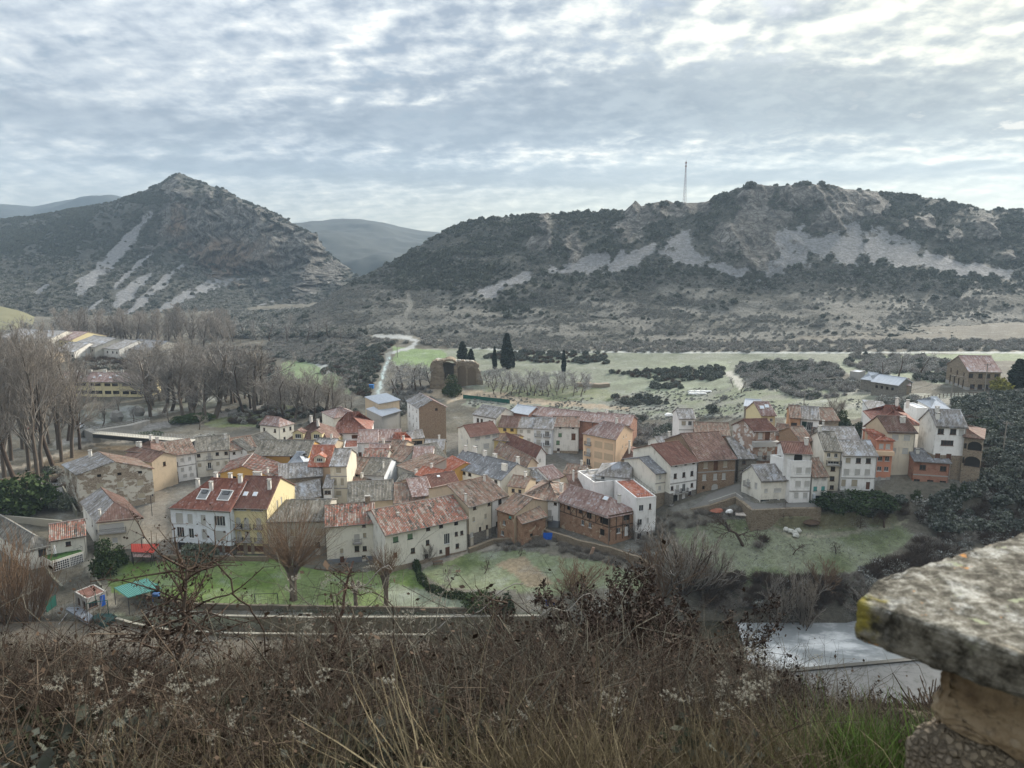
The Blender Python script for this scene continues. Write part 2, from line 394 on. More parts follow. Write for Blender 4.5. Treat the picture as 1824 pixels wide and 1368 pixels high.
SHG = mat('green shutter', slat_fn((0.13, 0.21, 0.12))); SHT = mat('teal shutter', slat_fn((0.10, 0.33, 0.31))); WOOD = mat('brown wooden door', slat_fn((0.13, .06, .035)))
SHD = mat('dark green shutter', slat_fn((0.015, .045, .035)))
IRON = plain('dark iron', (0.03, 0.03, 0.033), 0.6); STEEL = plain('galvanised steel', (0.42, 0.43, 0.44), 0.45, metal=0.6)
TIMBER = plain('old timber', (0.075, 0.048, 0.032)); CONC = wm('concrete'); BLUE = plain('blue paint', (0.01, 0.09, 0.42), 0.5)
POT = plain('terracotta pot', (0.30, .13, .08)); WHITE = plain('white paint', (0.75, .75, .73)); RED = plain('bright red sheet', (0.42, 0.055, 0.035), 0.6, 0.1)
TEAL = plain('teal corrugated sheet', (0.085, 0.23, 0.20), 0.6, 0.12); GREENF = plain('dark green mesh', (0.012, 0.085, 0.065), 0.8); AC = plain('grey metal box', (.5, .5, .5))
# ------------------------------------------------------------------ terrain
def interp_line(pts, A, mode):
    """pts (px,py,val); mode 'z' -> val is height, 'D' -> val is distance. returns D(A), z(A) for tangents A"""
    a, D, z = [], [], []
    for px, py, v in pts:
        q = pz(px, py, v) if mode == 'z' else pd(px, py, v)
        a.append(q.x / q.y); D.append(q.y); z.append(q.z)
    o = np.argsort(a); a = np.array(a)[o]
    return np.interp(A, a, np.array(D)[o]), np.interp(A, a, np.array(z)[o])
def raw_line(pts, A):
    """pts (px,D,z)"""
    a = [(px - CX) / F / CT for px, _, _ in pts]
    return np.interp(A, a, [p[1] for p in pts]), np.interp(A, a, [p[2] for p in pts])
def smooth1(v, n):
    k = np.ones(n) / n; return np.convolve(np.pad(v, n // 2, mode='edge'), k, mode='valid')[:len(v)]
def loft(lines, A, subs, smooth=5):
    Ds, Zs = [], []
    for mode, pts in lines:
        d, z = raw_line(pts, A) if mode == 'raw' else interp_line(pts, A, mode)
        Ds.append(smooth1(d, smooth)); Zs.append(smooth1(z, smooth))
    for i in range(1, len(Ds)): Ds[i] = np.maximum(Ds[i], Ds[i - 1] + 0.3)
    D, Z = [Ds[0]], [Zs[0]]
    for i in range(len(Ds) - 1):
        for s in range(1, subs[i] + 1):
            t = s / subs[i]
            D.append(Ds[i] * (1 - t) + Ds[i + 1] * t); Z.append(Zs[i] * (1 - t) + Zs[i + 1] * t)
    return np.array(D), np.array(Z)
def grid_faces(nr, nc):
    i = np.arange(nr - 1)[:, None] * nc + np.arange(nc - 1)[None, :]
    return np.stack([i, i + 1, i + nc + 1, i + nc], -1).reshape(-1, 4)
def in_poly(px, py, poly):
    n = len(poly); r = np.zeros(px.shape, bool); j = n - 1
    for i in range(n):
        xi, yi = poly[i]; xj, yj = poly[j]
        c = ((yi > py) != (yj > py)) & (px < (xj - xi) * (py - yi) / ((yj - yi) + 1e-9) + xi)
        r ^= c; j = i
    return r
def near_line(px, py, pts, w):
    """mask for a path drawn through pts (px,py,halfwidth)"""
    d = np.full(px.shape, 1e9)
    for (x0, y0, w0), (x1, y1, w1) in zip(pts, pts[1:]):
        dx, dy = x1 - x0, y1 - y0; t = np.clip(((px - x0) * dx + (py - y0) * dy) / (dx * dx + dy * dy), 0, 1)
        dd = np.hypot(px - x0 - t * dx, py - y0 - t * dy) / (w0 * (1 - t) + w1 * t); d = np.minimum(d, dd)
    return d < w

GL = [
 ('raw', [(-900, 103, -6.4), (2700, 103, -6.4)]),
 ('raw', [(-900, 119.4, -6.2), (760, 119.4, -6.2), (1200, 122.5, -5.5), (2700, 122.5, -5.5)]),
 ('raw', [(-900, 119.9, -1.2), (760, 119.9, -1.2), (1000, 122, -1.6), (1300, 124, -2.9), (1500, 119, -3.0), (1560, 124, -2.8), (2700, 124, -2.8)]),
 ('z', [(-600, 1075, -.5), (0, 1075, -.5), (400, 1060, -.3), (800, 1055, -.2), (1000, 1050, 0), (1200, 1050, .3), (1400, 1050, 1), (1600, 1040, 1.5), (1824, 1030, 2), (2500, 1030, 2)]),
 ('z', [(-600, 1030, .3), (0, 1030, .5), (150, 1015, .6), (300, 983, .8), (480, 987, .7), (580, 1010, 0), (690, 1005, 0), (830, 983, 1), (900, 965, 2), (1000, 970, 2.5), (1130, 972, 2.8), (1200, 960, 4), (1300, 945, 6), (1400, 940, 7), (1500, 935, 7.5), (1650, 930, 8), (1824, 920, 9), (2500, 920, 9)]),
 ('z', [(-600, 950, 1), (0, 950, 1), (150, 930, 1), (300, 925, 1), (480, 930, 1), (690, 930, 1.2), (830, 925, 1.5), (930, 920, 2), (1100, 915, 3), (1160, 912, 7), (1200, 915, 8), (1300, 918, 8.5), (1400, 922, 9), (1460, 920, 9.5), (1600, 905, 10.5), (1824, 880, 13), (2500, 870, 13)]),
 ('z', [(-600, 880, 1.5), (0, 870, 1.5), (300, 870, 1.5), (600, 865, 1.5), (900, 860, 1.8), (1060, 850, 1.5), (1150, 870, 7), (1200, 895, 9), (1300, 875, 11), (1340, 890, 11.5), (1500, 880, 12), (1600, 868, 13), (1824, 830, 17), (2500, 820, 17)]),
 ('z', [(-600, 790, 2), (0, 780, 2), (300, 790, 2), (600, 800, 2.5), (900, 810, 2.5), (1060, 815, 2.5), (1150, 830, 6), (1240, 800, 9), (1340, 835, 13), (1500, 815, 15), (1600, 800, 17), (1824, 770, 20), (2500, 760, 20)]),
 ('z', [(-600, 730, 2.5), (0, 735, 2.5), (300, 735, 2.5), (480, 750, 3), (600, 755, 3.5), (700, 760, 3.5), (850, 750, 5), (1000, 752, 5.5), (1130, 765, 6), (1240, 775, 10), (1340, 765, 15), (1500, 765, 17), (1600, 760, 18), (1824, 730, 21), (2500, 720, 21)]),
 ('z', [(-600, 690, 3), (0, 700, 3), (300, 700, 3), (480, 705, 4), (600, 705, 5), (700, 700, 6), (850, 700, 7.5), (1000, 703, 7.5), (1130, 715, 8), (1240, 725, 11), (1340, 718, 15.5), (1500, 705, 18), (1600, 700, 19), (1824, 697, 21.5), (2500, 697, 21.5)]),
 ('z', [(-600, 630, 4), (0, 640, 4), (300, 640, 4), (480, 645, 5), (600, 645, 8), (700, 640, 10), (850, 640, 10), (1000, 640, 10), (1300, 640, 12), (1500, 640, 18), (1824, 640, 21), (2500, 640, 21)]),
 ('z', [(-600, 590, 5), (0, 600, 5), (300, 600, 5), (480, 600, 8), (600, 600, 14), (700, 600, 15), (850, 612, 12), (1000, 618, 12), (1300, 620, 14), (1500, 620, 19), (1824, 618, 22), (2500, 618, 22)]),
 ('raw', [(-900, 700, 6), (400, 700, 8), (700, 700, 12), (1824, 560, 24), (2700, 560, 24)]),
 ('raw', [(-900, 6000, 0), (2700, 6000, 0)]),
]
AG = np.linspace(-1.05, 1.05, 640)
GD, GZ = loft(GL, AG, [3, 2, 6, 22, 22, 22, 22, 18, 22, 22, 16, 12, 6], 7)
GX = GD * AG[None, :]
# small relief (kept low so buildings stand clean)
amp = np.clip((GD - 119) / 30, 0, 1) * 0.35
GZn = GZ + amp * fbm(GX / 14, GD / 14, 0, 4, 3) + 0.3 * amp * fbm(GX / 2.2, GD / 2.2, 0, 3, 9)
def gz(x, y):
    """ground height at x,y"""
    a = min(max(x / y, -1.04), 1.04); j = int((a + 1.05) / 2.1 * 639); j = min(max(j, 0), 638)
    f = (a + 1.05) / 2.1 * 639 - j
    z0 = np.interp(y, GD[:, j], GZn[:, j]); z1 = np.interp(y, GD[:, j + 1], GZn[:, j + 1])
    return float(z0 * (1 - f) + z1 * f)
def gp(px, py, lift=0.0):
    """the ground point seen at a pixel"""
    r = ray(px, py); lo, hi = 104.0, 900.0
    for i in range(400):
        D = 104.0 * (900.0 / 104.0) ** (i / 399.0); t = D / r.y
        if EYE + r.z * t < gz(r.x * t, D):
            hi = D; break
        lo = D
    for _ in range(18):
        m = (lo + hi) / 2; t = m / r.y
        if EYE + r.z * t < gz(r.x * t, m): hi = m
        else: lo = m
    t = hi / r.y
    return Vector((r.x * t, hi, gz(r.x * t, hi) + lift))
PX, PY = proj(GX, GD, GZn)
wob = 5 * fbm(GX / 9, GD / 9, 0, 3, 21) * (150 / GD)
qx, qy = PX + wob * 2, PY + wob
n1 = fbm(GX / 6, GD / 6, 0, 4, 5)[..., None]; n2 = fbm(GX / 35, GD / 35, 0, 3, 8)[..., None]
def C3(*c): return np.array(c)[None, None, :]
GC = C3(0.105, 0.095, 0.075) * (1 + 0.25 * n1 + 0.2 * n2) + C3(.012, .012, .012) * n2
def paint(mask, c, n=0.15, c2=None, keep=0.0):
    global GC
    col = C3(*c) * (1 + n * n1)
    if c2 is not None:
        k = np.clip(0.5 + 1.2 * n1 + 0.6 * n2, 0, 1); col = col * (1 - k) + C3(*c2) * k
    m = mask[..., None].astype(float) * (1 - keep); GC = GC * (1 - m) + col * m
PALE = (0.205, 0.21, 0.178); FIELD = (0.155, 0.172, 0.125); LAWN = (0.105, 0.165, 0.035); LAWN2 = (0.15, 0.20, 0.075)
paint(in_poly(qx, qy, [(1080, 625), (1350, 628), (1530, 628), (1540, 650), (1440, 668), (1290, 690), (1100, 700), (1000, 720), (860, 700), (700, 640), (700, 618), (780, 622), (900, 622)]), FIELD, .1, (0.185, .195, .155))
paint(in_poly(qx, qy, [(700, 617), (790, 625), (800, 640), (760, 650), (700, 650)]), (0.16, .22, .10), .1)
paint(in_poly(qx, qy, [(500, 643), (560, 640), (605, 652), (600, 668), (625, 680), (625, 702), (585, 702), (500, 672)]), (0.15, .20, .10), .1, (0.17, .21, .12))
paint(in_poly(qx, qy, [(545, 641), (598, 642), (607, 655), (585, 670), (570, 655)]), (0.33, .34, .33))
paint(in_poly(qx, qy, [(830, 700), (1000, 705), (1200, 690), (1300, 690), (1560, 690), (1520, 740), (1400, 745), (1300, 740), (1200, 745), (1130, 750), (980, 735), (830, 725)]), PALE, .2, (0.155, .175, .115))
paint(in_poly(qx, qy, [(1160, 640), (1300, 645), (1310, 690), (1180, 705), (1080, 690)]), FIELD, .1, (0.20, .225, .16))
paint(in_poly(qx, qy, [(1560, 632), (1824, 628), (1950, 628), (1950, 640), (1700, 645), (1580, 640)]), (0.19, .22, .14), .1)
paint(in_poly(qx, qy, [(1500, 640), (1620, 650), (1700, 665), (1700, 685), (1540, 672), (1480, 660)]), (0.20, .22, .16), .2)
paint(in_poly(qx, qy, [(1500, 690), (1560, 686), (1600, 700), (1700, 705), (1700, 730), (1560, 715), (1490, 700)]), (0.26, .25, .22), .2, PALE)
paint(in_poly(qx, qy, [(1420, 715), (1560, 700), (1650, 715), (1640, 735), (1540, 745), (1430, 745)]), (0.21, .22, .17), .25, (0.12, .13, .09))
paint(in_poly(qx, qy, [(870, 680), (1045, 682), (1100, 700), (1090, 715), (960, 712), (860, 700)]), (0.15, .17, .09), .1, (0.19, .20, .13))
dirtc = (0.30, .245, .18)
for p_, w_ in (([(765, 700, 9), (850, 703, 8), (930, 713, 6), (1040, 722, 4), (1120, 728, 3)], 1), ([(765, 695, 8), (790, 700, 9), (800, 712, 6)], 1)): paint(near_line(qx, qy, p_, w_), dirtc, .1)
paint(near_line(PX, PY, [(672, 708, 9), (680, 680, 6), (686, 655, 4.5), (693, 640, 3.5), (690, 632, 3), (700, 626, 3)], 1), (0.25, .26, .26), .1, (0.18, .18, .16))
paint(near_line(PX, PY, [(672, 708, 2.4), (679, 680, 2), (685, 655, 1.6), (694, 638, 1.5)], 1), (0.40, .49, .50), .05)
paint(near_line(PX, PY, [(700, 628, 2), (735, 618, 3), (742, 608, 3), (728, 603, 2.4), (690, 600, 1.8), (655, 598, 1.4)], 1), (0.33, .34, .34), .05)
paint(near_line(PX, PY, [(1295, 664, 4), (1312, 674, 6), (1318, 686, 7)], 1), (0.38, .37, .33), .1)
paint(near_line(PX, PY, [(820, 618, 1.5), (960, 628, 1.5), (1090, 627, 1.5), (1300, 628, 1.5), (1824, 628, 1.5)], 1), (0.36, .37, .35), .05)
paint(near_line(PX, PY, [(1400, 750, 3), (1520, 722, 4), (1620, 708, 4), (1700, 704, 4), (1824, 705, 5), (2100, 707, 5)], 1), (0.26, .26, .22), .1)
# town floor: streets, yards
paint(in_poly(qx, qy, [(240, 940), (110, 890), (110, 830), (300, 780), (470, 770), (640, 760), (800, 770), (1040, 790), (1130, 815), (1190, 900), (1150, 960), (1080, 960), (900, 960), (830, 985), (700, 1000), (580, 985), (480, 985), (300, 982), (250, 990)]), (0.125, .115, .10), .2)
paint(in_poly(PX, PY, [(250, 985), (253, 930), (262, 880), (280, 868), (300, 880), (296, 905), (297, 985)]), (0.175, .155, .13), .08)
paint(in_poly(PX, PY, [(1190, 905), (1310, 865), (1325, 872), (1345, 900), (1480, 893), (1480, 905), (1350, 908), (1310, 885), (1200, 912)]), (0.15, .145, .13), .05)
paint(near_line(PX, PY, [(985, 800, 5), (1010, 815, 6), (1050, 835, 8), (1080, 850, 8)], 1), (0.16, .155, .15), .05)
# riverside gardens
paint(in_poly(qx, qy, [(160, 1008), (300, 992), (480, 995), (580, 1016), (700, 1012), (740, 1010), (770, 1050), (850, 1062), (870, 1085), (700, 1088), (430, 1084), (300, 1080), (250, 1066), (190, 1050)]), LAWN, .2, LAWN2)
paint(in_poly(qx, qy, [(700, 1040), (850, 1070), (860, 1092), (690, 1090)]), (0.16, .20, .10), .2, (0.21, .235, .17))
paint(in_poly(qx, qy, [(745, 1000), (830, 985), (950, 985), (1080, 1005), (1150, 1030), (1130, 1050), (960, 1060), (900, 1055), (860, 1050), (790, 1045), (750, 1020)]), (0.13, .17, .065), .2, (0.175, .20, .12))
paint(in_poly(qx, qy, [(880, 1005), (940, 995), (970, 1020), (990, 1040), (940, 1045), (910, 1020)]), (0.23, .185, .125), .1)
paint(in_poly(qx, qy, [(740, 1005), (840, 975), (900, 968), (905, 980), (850, 985), (750, 1008)]), (0.26, .235, .20), .1)
paint(in_poly(qx, qy, [(1200, 940), (1300, 925), (1480, 925), (1600, 930), (1640, 960), (1560, 1000), (1500, 1040), (1330, 1045), (1250, 1000), (1210, 970)]), (0.14, .165, .085), .25, (0.185, .20, .135))
paint(in_poly(qx, qy, [(1340, 915), (1590, 912), (1600, 930), (1420, 948), (1340, 930)]), (0.19, .175, .105), .2, (0.16, .16, .10))
paint(near_line(qx, qy, [(1330, 925, 3), (1420, 958, 3), (1500, 948, 3), (1620, 930, 3)], 1), (0.24, .23, .17), .1)
paint(near_line(PX, PY, [(200, 1100, 6), (350, 1104, 5), (560, 1100, 6), (850, 1100, 7), (960, 1098, 5)], 1), (0.19, .20, .14), .2)
paint(near_line(PX, PY, [(150, 990, 10), (175, 1030, 12), (200, 1075, 8)], 1), (0.21, .19, .15), .1)
# park and road on the left
paint(in_poly(qx, qy, [(330, 750), (420, 730), (500, 720), (560, 735), (500, 760), (420, 760), (370, 758)]), (0.135, .155, .07), .2)
paint(in_poly(qx, qy, [(-100, 860), (0, 850), (130, 800), (240, 792), (240, 810), (110, 850), (0, 880)]), (0.15, .115, .075), .2)
paint(near_line(PX, PY, [(-100, 845, 3), (40, 832, 3), (160, 790, 2.5), (250, 785, 2)], 1), (0.33, .29, .24), .05)
paint(near_line(PX, PY, [(100, 790, 5), (200, 772, 6), (300, 755, 6), (420, 735, 5), (480, 720, 4)], 1), (0.24, .23, .22), .05)
paint(near_line(PX, PY, [(-60, 940, 10), (40, 900, 14), (100, 868, 14), (160, 850, 8)], 1), (0.20, .20, .20), .05)
paint(in_poly(qx, qy, [(150, 735), (250, 720), (400, 705), (400, 720), (250, 745), (180, 760)]), (0.16, .165, .13), .2, (0.27, .28, .27))
def ground_fn(t, b):
    a = t.n('ShaderNodeAttribute', attribute_name='Col'); p = t.n('ShaderNodeNewGeometry').outputs['Position']
    n = t.noise(p, 1.1, 6, 0.7); m = t.noise(p, 0.16, 5, 0.65); f = t.noise(p, 6.0, 3, 0.7)
    c = t.mix(t.maprange(n, 0.25, 0.75), t.mix(1.0, a.outputs[0], (0.62, 0.62, 0.60), 'MULTIPLY'), t.mix(1.0, a.outputs[0], (1.22, 1.22, 1.20), 'MULTIPLY'))
    fr = t.math('MULTIPLY', t.maprange(t.math('ADD', t.math('MULTIPLY', m, 0.6), t.math('MULTIPLY', f, 0.5)), 0.56, 0.72), 0.42)
    c = t.mix(fr, c, (0.36, 0.38, 0.37)); t.link(c, b.inputs['Base Color'])
    bump(t, b, t.math('ADD', n, f), 0.7, 0.25)
FOREST = mat('far forest', lambda t, b: t.link(t.mix(t.noise(t.n('ShaderNodeNewGeometry').outputs['Position'], .03, 8, .75), (.010, .015, .016), (.045, .052, .048)), b.inputs['Base Color']))
GROUND = mat('ground with frosted grass', ground_fn)
me = np_mesh('ground', np.stack([GX, GD, GZn], -1).reshape(-1, 3), grid_faces(*GX.shape), GROUND, True, cols=GC.reshape(-1, 3).clip(0, 1))
tag(link(bpy.data.objects.new('ground', me)), kind='structure')
# a wide sheet under everything out to the horizon
mb = MB(); mb.poly([(-9000, 500, -8), (9000, 500, -8), (9000, 14000, -8), (-9000, 14000, -8)])
mb.poly([(-9000, -60, -8), (9000, -60, -8), (9000, 500, -8), (-9000, 500, -8)])
tag(mb.build('valley_ground', plain('valley floor', (0.10, .105, .07))), kind='structure')

# ------- hills
def hill_fn(t, b):
    a = t.n('ShaderNodeAttribute', attribute_name='rock').outputs['Fac']; s = t.n('ShaderNodeAttribute', attribute_name='scree').outputs['Fac']
    w = t.n('ShaderNodeAttribute', attribute_name='pale').outputs['Fac']; rd = t.n('ShaderNodeAttribute', attribute_name='warm').outputs['Fac']
    p = t.n('ShaderNodeNewGeometry').outputs['Position']
    n = t.noise(p, 0.12, 7, 0.72); f = t.noise(p, 0.8, 5, 0.72); big = t.noise(p, 0.02, 4, 0.6)
    scrub = t.mix(t.maprange(n, 0.35, 0.65), (0.028, .033, .028), (0.07, .07, .058))
    scrub = t.mix(t.math('MULTIPLY', t.maprange(f, 0.5, 0.7), 0.5), scrub, (0.19, .18, .16))
    scrub = t.mix(w, scrub, t.mix(f, (0.11, .105, .085), (0.225, .22, .20)))
    st = t.noise(t.vmath('MULTIPLY', p, (1, 1, 0.25)), 0.11, 8, 0.75, 0.8); cr = t.voro(t.vmath('MULTIPLY', p, (1, 1, 0.4)), 0.16, 'DISTANCE_TO_EDGE', 'Distance')
    rock = t.ramp(st, [(0.38, (0.035, .033, .03)), (0.46, (0.08, .077, .07)), (0.54, (0.165, .155, .14)), (0.66, (0.27, .258, .235))])
    rock = t.mix(t.math('MULTIPLY', rd, t.maprange(big, 0.42, 0.58)), rock, t.mix(st, (0.10, .07, .05), (0.29, .21, .15)))
    rock = t.mix(t.maprange(cr, 0.06, 0.0), rock, (0.05, .047, .04))
    rock = t.mix(t.maprange(t.noise(p, 0.35, 5, 0.7), 0.56, 0.64), rock, (0.06, .065, .045))
    scr = t.mix(f, (0.09, .09, .09), (0.235, .235, .235)); scr = t.mix(t.maprange(t.noise(p, .4, 5, .8), .42, .64), scr, (.26, .265, .27))
    def edge(att, k=0.6): return t.maprange(t.math('ADD', att, t.math('MULTIPLY', t.math('SUBTRACT', t.noise(p, 0.22, 8, 0.8), 0.5), k * 1.3)), 0.44, 0.56)
    c = t.mix(edge(s, 1.3), scrub, scr); c = t.mix(edge(a), c, rock)
    t.link(c, b.inputs['Base Color'])
    h = t.math('ADD', t.math('MULTIPLY', n, 1.0), t.math('ADD', t.math('MULTIPLY', f, 0.35), t.math('MULTIPLY', st, t.math('MULTIPLY', a, 1.2))))
    bump(t, b, h, 0.9, 5.0)
HILL = mat('scrub, rock and scree', hill_fn)
def blob(PX, PY, items, seed=0, rough=0.35):
    """soft mask from ellipses (px,py,rx,ry,angle)"""
    m = np.zeros(PX.shape)
    nn = fbm(PX / 14, PY / 14, 0, 4, seed)
    for px, py, rx, ry, an in items:
        c, s = math.cos(math.radians(an)), math.sin(math.radians(an))
        dx, dy = PX - px, PY - py; u = (dx * c + dy * s) / rx; v = (-dx * s + dy * c) / ry
        m = np.maximum(m, np.clip(1.5 - np.sqrt(u * u + v * v) - rough * nn, 0, 1))
    return m
def hill(name, lines, arange, subs, rockf, screef, palef=None, warmf=None, rockamp=6.0, amp=3.0, wav=40.0, smooth=5, mt=None, rw=26.0):
    A = np.linspace(*arange); D, Z = loft(lines, A, subs, smooth); X = D * A[None, :]
    px, py = proj(X, D, Z)
    rock = rockf(px, py) if rockf else np.zeros(px.shape); scree = screef(px, py) if screef else np.zeros(px.shape)
    pale = palef(px, py) if palef else np.zeros(px.shape); warm = warmf(px, py) if warmf else np.zeros(px.shape)
    e = np.linspace(0, 1, D.shape[0])[:, None]; fade = np.clip(e * 8, 0, 1)
    dn = fbm(X / wav, D / wav, Z / wav, 5, 40) * amp * fade * (1 - 0.7 * scree) * np.where(e > .8, .35, 1)
    rk = ridged(X / rw, D / rw / 8, Z / rw / 6, 5, 77); rk2 = ridged(X / rw * 3.2, D / rw / 3, Z / rw * .35, 3, 78)
    D2 = D - rock * (rk * rockamp + rk2 * rockamp * 0.28) - dn * 0.4
    Z2 = Z + dn * (1 - 0.5 * rock) + rock * rk2 * 0.8
    X2 = X + rock * fbm(D / 15, Z / 15, X / 40, 3, 5) * rockamp * 0.3
    me = np_mesh(name, np.stack([X2, D2, Z2], -1).reshape(-1, 3), grid_faces(*X.shape), mt or HILL, True,
                 attrs={'rock': rock.ravel(), 'scree': scree.ravel(), 'pale': pale.ravel(), 'warm': warm.ravel()})
    tag(link(bpy.data.objects.new(name, me)), kind='structure')
    return dict(X=X2, D=D2, Z=Z2, px=px, py=py, rock=rock, scree=scree, pale=pale)
crest = [(400, 592, 560), (480, 584, 570), (560, 545, 580), (600, 520, 590), (650, 492, 610), (700, 467, 630), (760, 432, 640), (800, 408, 640), (850, 393, 640), (900, 386, 635), (950, 381, 630), (1050, 379, 620), (1115, 374, 610), (1126, 362, 608), (1131, 356, 607), (1140, 368, 607), (1160, 362, 604), (1185, 356, 602), (1200, 364, 600), (1250, 360, 600), (1280, 350, 600), (1310, 338, 597), (1335, 326, 595), (1370, 331, 592), (1405, 331, 590), (1432, 324, 590), (1450, 330, 590), (1480, 330, 590), (1500, 338, 590), (1545, 339, 590), (1580, 342, 590), (1640, 352, 590), (1700, 362, 590), (1760, 375, 590), (1824, 373, 590), (1950, 380, 600), (2500, 400, 620)]
RH = [
 ('z', [(400, 606, 6), (480, 606, 7), (600, 607, 12.5), (700, 608, 12.5), (850, 622, 10), (1000, 628, 10), (1300, 629, 12), (1500, 629, 17), (1824, 627, 20), (2500, 627, 20)]),
 ('D', [(400, 596, 470), (480, 593, 470), (560, 578, 450), (700, 572, 440), (850, 582, 420), (1000, 587, 410), (1300, 592, 405), (1500, 590, 385), (1824, 587, 380), (2500, 587, 380)]),
 ('D', [(400, 594, 500), (480, 588, 500), (560, 563, 490), (640, 543, 490), (700, 533, 490), (850, 542, 460), (1000, 547, 450), (1300, 548, 445), (1500, 542, 430), (1824, 538, 430), (2500, 538, 430)]),
 ('D', [(400, 593, 530), (480, 586, 530), (560, 553, 520), (640, 518, 530), (700, 500, 540), (850, 497, 510), (1000, 500, 490), (1300, 505, 480), (1500, 500, 470), (1824, 500, 475), (2500, 500, 475)]),
 ('D', [(400, 592, 550), (480, 585, 550), (560, 548, 550), (640, 500, 570), (700, 480, 590), (800, 440, 580), (900, 450, 550), (1000, 450, 540), (1150, 435, 535), (1300, 430, 530), (1390, 415, 530), (1500, 412, 530), (1824, 440, 530), (2500, 440, 540)]),
 ('D', [(400, 592, 555), (480, 584.5, 560), (560, 546, 565), (640, 496, 590), (700, 472, 610), (800, 418, 610), (900, 405, 600), (1000, 400, 590), (1150, 390, 580), (1300, 385, 565), (1390, 375, 560), (1500, 375, 560), (1824, 400, 560), (2500, 410, 580)]),
 ('D', crest),
 ('D', [(p, y + 10, d + 40) for p, y, d in crest]),
 ('D', [(p, y + 60, d + 160) for p, y, d in crest]),
]
rockR = lambda x, y: blob(x, y, [(1345, 420, 52, 52, 0), (1350, 450, 40, 26, 0), (1290, 425, 25, 30, 0), (1135, 390, 22, 34, 10), (1180, 375, 28, 22, 0), (1110, 410, 18, 26, 0), (970, 395, 12, 30, 0), (960, 430, 30, 14, 0), (1017, 440, 16, 24, 0), (1425, 352, 45, 20, 0), (1495, 355, 40, 18, 0), (1400, 385, 20, 14, 0), (1350, 355, 28, 30, 0), (1510, 360, 40, 30, 0), (1555, 370, 20, 22, 0), (1470, 395, 25, 22, 0), (1240, 365, 30, 14, 0), (1640, 395, 16, 16, 0), (1690, 420, 20, 12, 0), (1750, 410, 25, 20, 0), (1790, 455, 12, 8, 0), (1600, 400, 10, 12, 0)], 3)
screeR = lambda x, y: blob(x, y, [(1040, 472, 62, 13, -14), (1120, 460, 45, 12, -22), (1215, 435, 22, 20, -20), (1220, 460, 45, 16, 10), (1290, 480, 50, 9, 8), (1410, 430, 55, 28, 10), (1480, 440, 80, 26, 5), (1400, 465, 60, 14, -25), (1520, 415, 16, 22, 0), (1590, 450, 70, 26, 15), (1670, 470, 70, 16, 8), (1740, 480, 70, 12, 8), (1580, 440, 14, 22, 0), (905, 505, 50, 10, -20), (880, 520, 30, 7, -20), (640, 487, 30, 5, -22)], 4, 0.5)
paleR = lambda x, y: np.clip((x - 560) / 120, .15, 1) * np.clip((y - 500 - 25 * fbm(x / 60, y / 20, 0, 3, 8)) / 40, 0, 1) * np.clip(0.55 + 0.8 * fbm(x / 50, y / 9, 0, 4, 12), 0, 1) + 0.8 * (near_line(x, y, [(728, 525, 3), (732, 545, 4), (724, 565, 3), (690, 575, 3), (708, 580, 2), (735, 600, 4)], 1)).astype(float)
RHILL = hill('hill', RH, (-0.42, 1.05, 820), [14, 16, 18, 26, 22, 22, 6, 4], rockR, screeR, paleR, None, 13.0, 2.2, 40, 1, rw=24.0)
mcrest = [(-500, 420, 1300), (-150, 400, 1200), (0, 388, 1150), (100, 379, 1100), (200, 362, 1050), (240, 346, 1020), (275, 330, 1005), (290, 321, 1000), (305, 318, 992), (313, 310, 990), (322, 308, 990), (335, 314, 985), (350, 321, 980), (400, 340, 960), (460, 369, 950), (515, 392, 930), (560, 420, 920), (585, 452, 905), (610, 478, 890), (640, 500, 880), (690, 530, 880)]
MT = [
 ('D', [(-500, 560, 600), (-150, 560, 600), (0, 572, 600), (100, 580, 590), (250, 592, 575), (400, 604, 560), (520, 598, 590), (600, 560, 680), (650, 535, 760), (690, 540, 800)]),
 ('D', [(-500, 490, 760), (-150, 480, 760), (0, 487, 740), (150, 495, 720), (300, 505, 740), (400, 520, 740), (500, 525, 750), (580, 512, 780), (625, 502, 800), (690, 536, 830)]),
 ('D', [(-500, 450, 900), (-150, 440, 900), (0, 440, 880), (150, 430, 880), (270, 420, 870), (340, 455, 850), (380, 482, 840), (480, 495, 830), (560, 480, 840), (610, 490, 850), (690, 534, 850)]),
 ('D', [(-500, 430, 1050), (-150, 418, 1000), (0, 413, 1000), (150, 390, 960), (280, 358, 900), (340, 350, 888), (400, 348, 885), (470, 376, 880), (540, 412, 880), (600, 468, 875), (690, 532, 865)]),
 ('D', mcrest), ('D', [(p, y + 8, d + 60) for p, y, d in mcrest]), ('D', [(p, y + 70, d + 300) for p, y, d in mcrest]),
]
rockM = lambda x, y: blob(x, y, [(350, 395, 60, 45, 0), (420, 410, 75, 55, 10), (480, 440, 70, 50, 20), (400, 455, 55, 40, 10), (540, 450, 40, 45, 40), (560, 490, 30, 45, 30), (310, 335, 14, 26, 10), (330, 345, 16, 14, 0), (300, 390, 22, 45, 10), (545, 520, 20, 30, 0), (265, 440, 14, 7, 0), (600, 490, 25, 20, 40)], 13)
screeM = lambda x, y: blob(x, y, [(222, 430, 62, 9, -48), (195, 465, 62, 13, -48), (175, 487, 50, 7, -40), (243, 475, 55, 5, -42), (230, 520, 48, 9, -38), (255, 535, 70, 6, -35), (330, 530, 80, 8, -26), (370, 515, 45, 6, -20), (75, 515, 22, 4, -35), (150, 495, 40, 3, -32), (470, 540, 25, 4, -20), (290, 500, 60, 3.5, -38), (430, 500, 16, 3, -10), (170, 540, 30, 3, -32)], 15, 0.4)
warmM = lambda x, y: blob(x, y, [(400, 480, 50, 30, 0), (320, 395, 25, 30, 0), (450, 465, 40, 30, 0), (360, 440, 40, 20, 0)], 9)
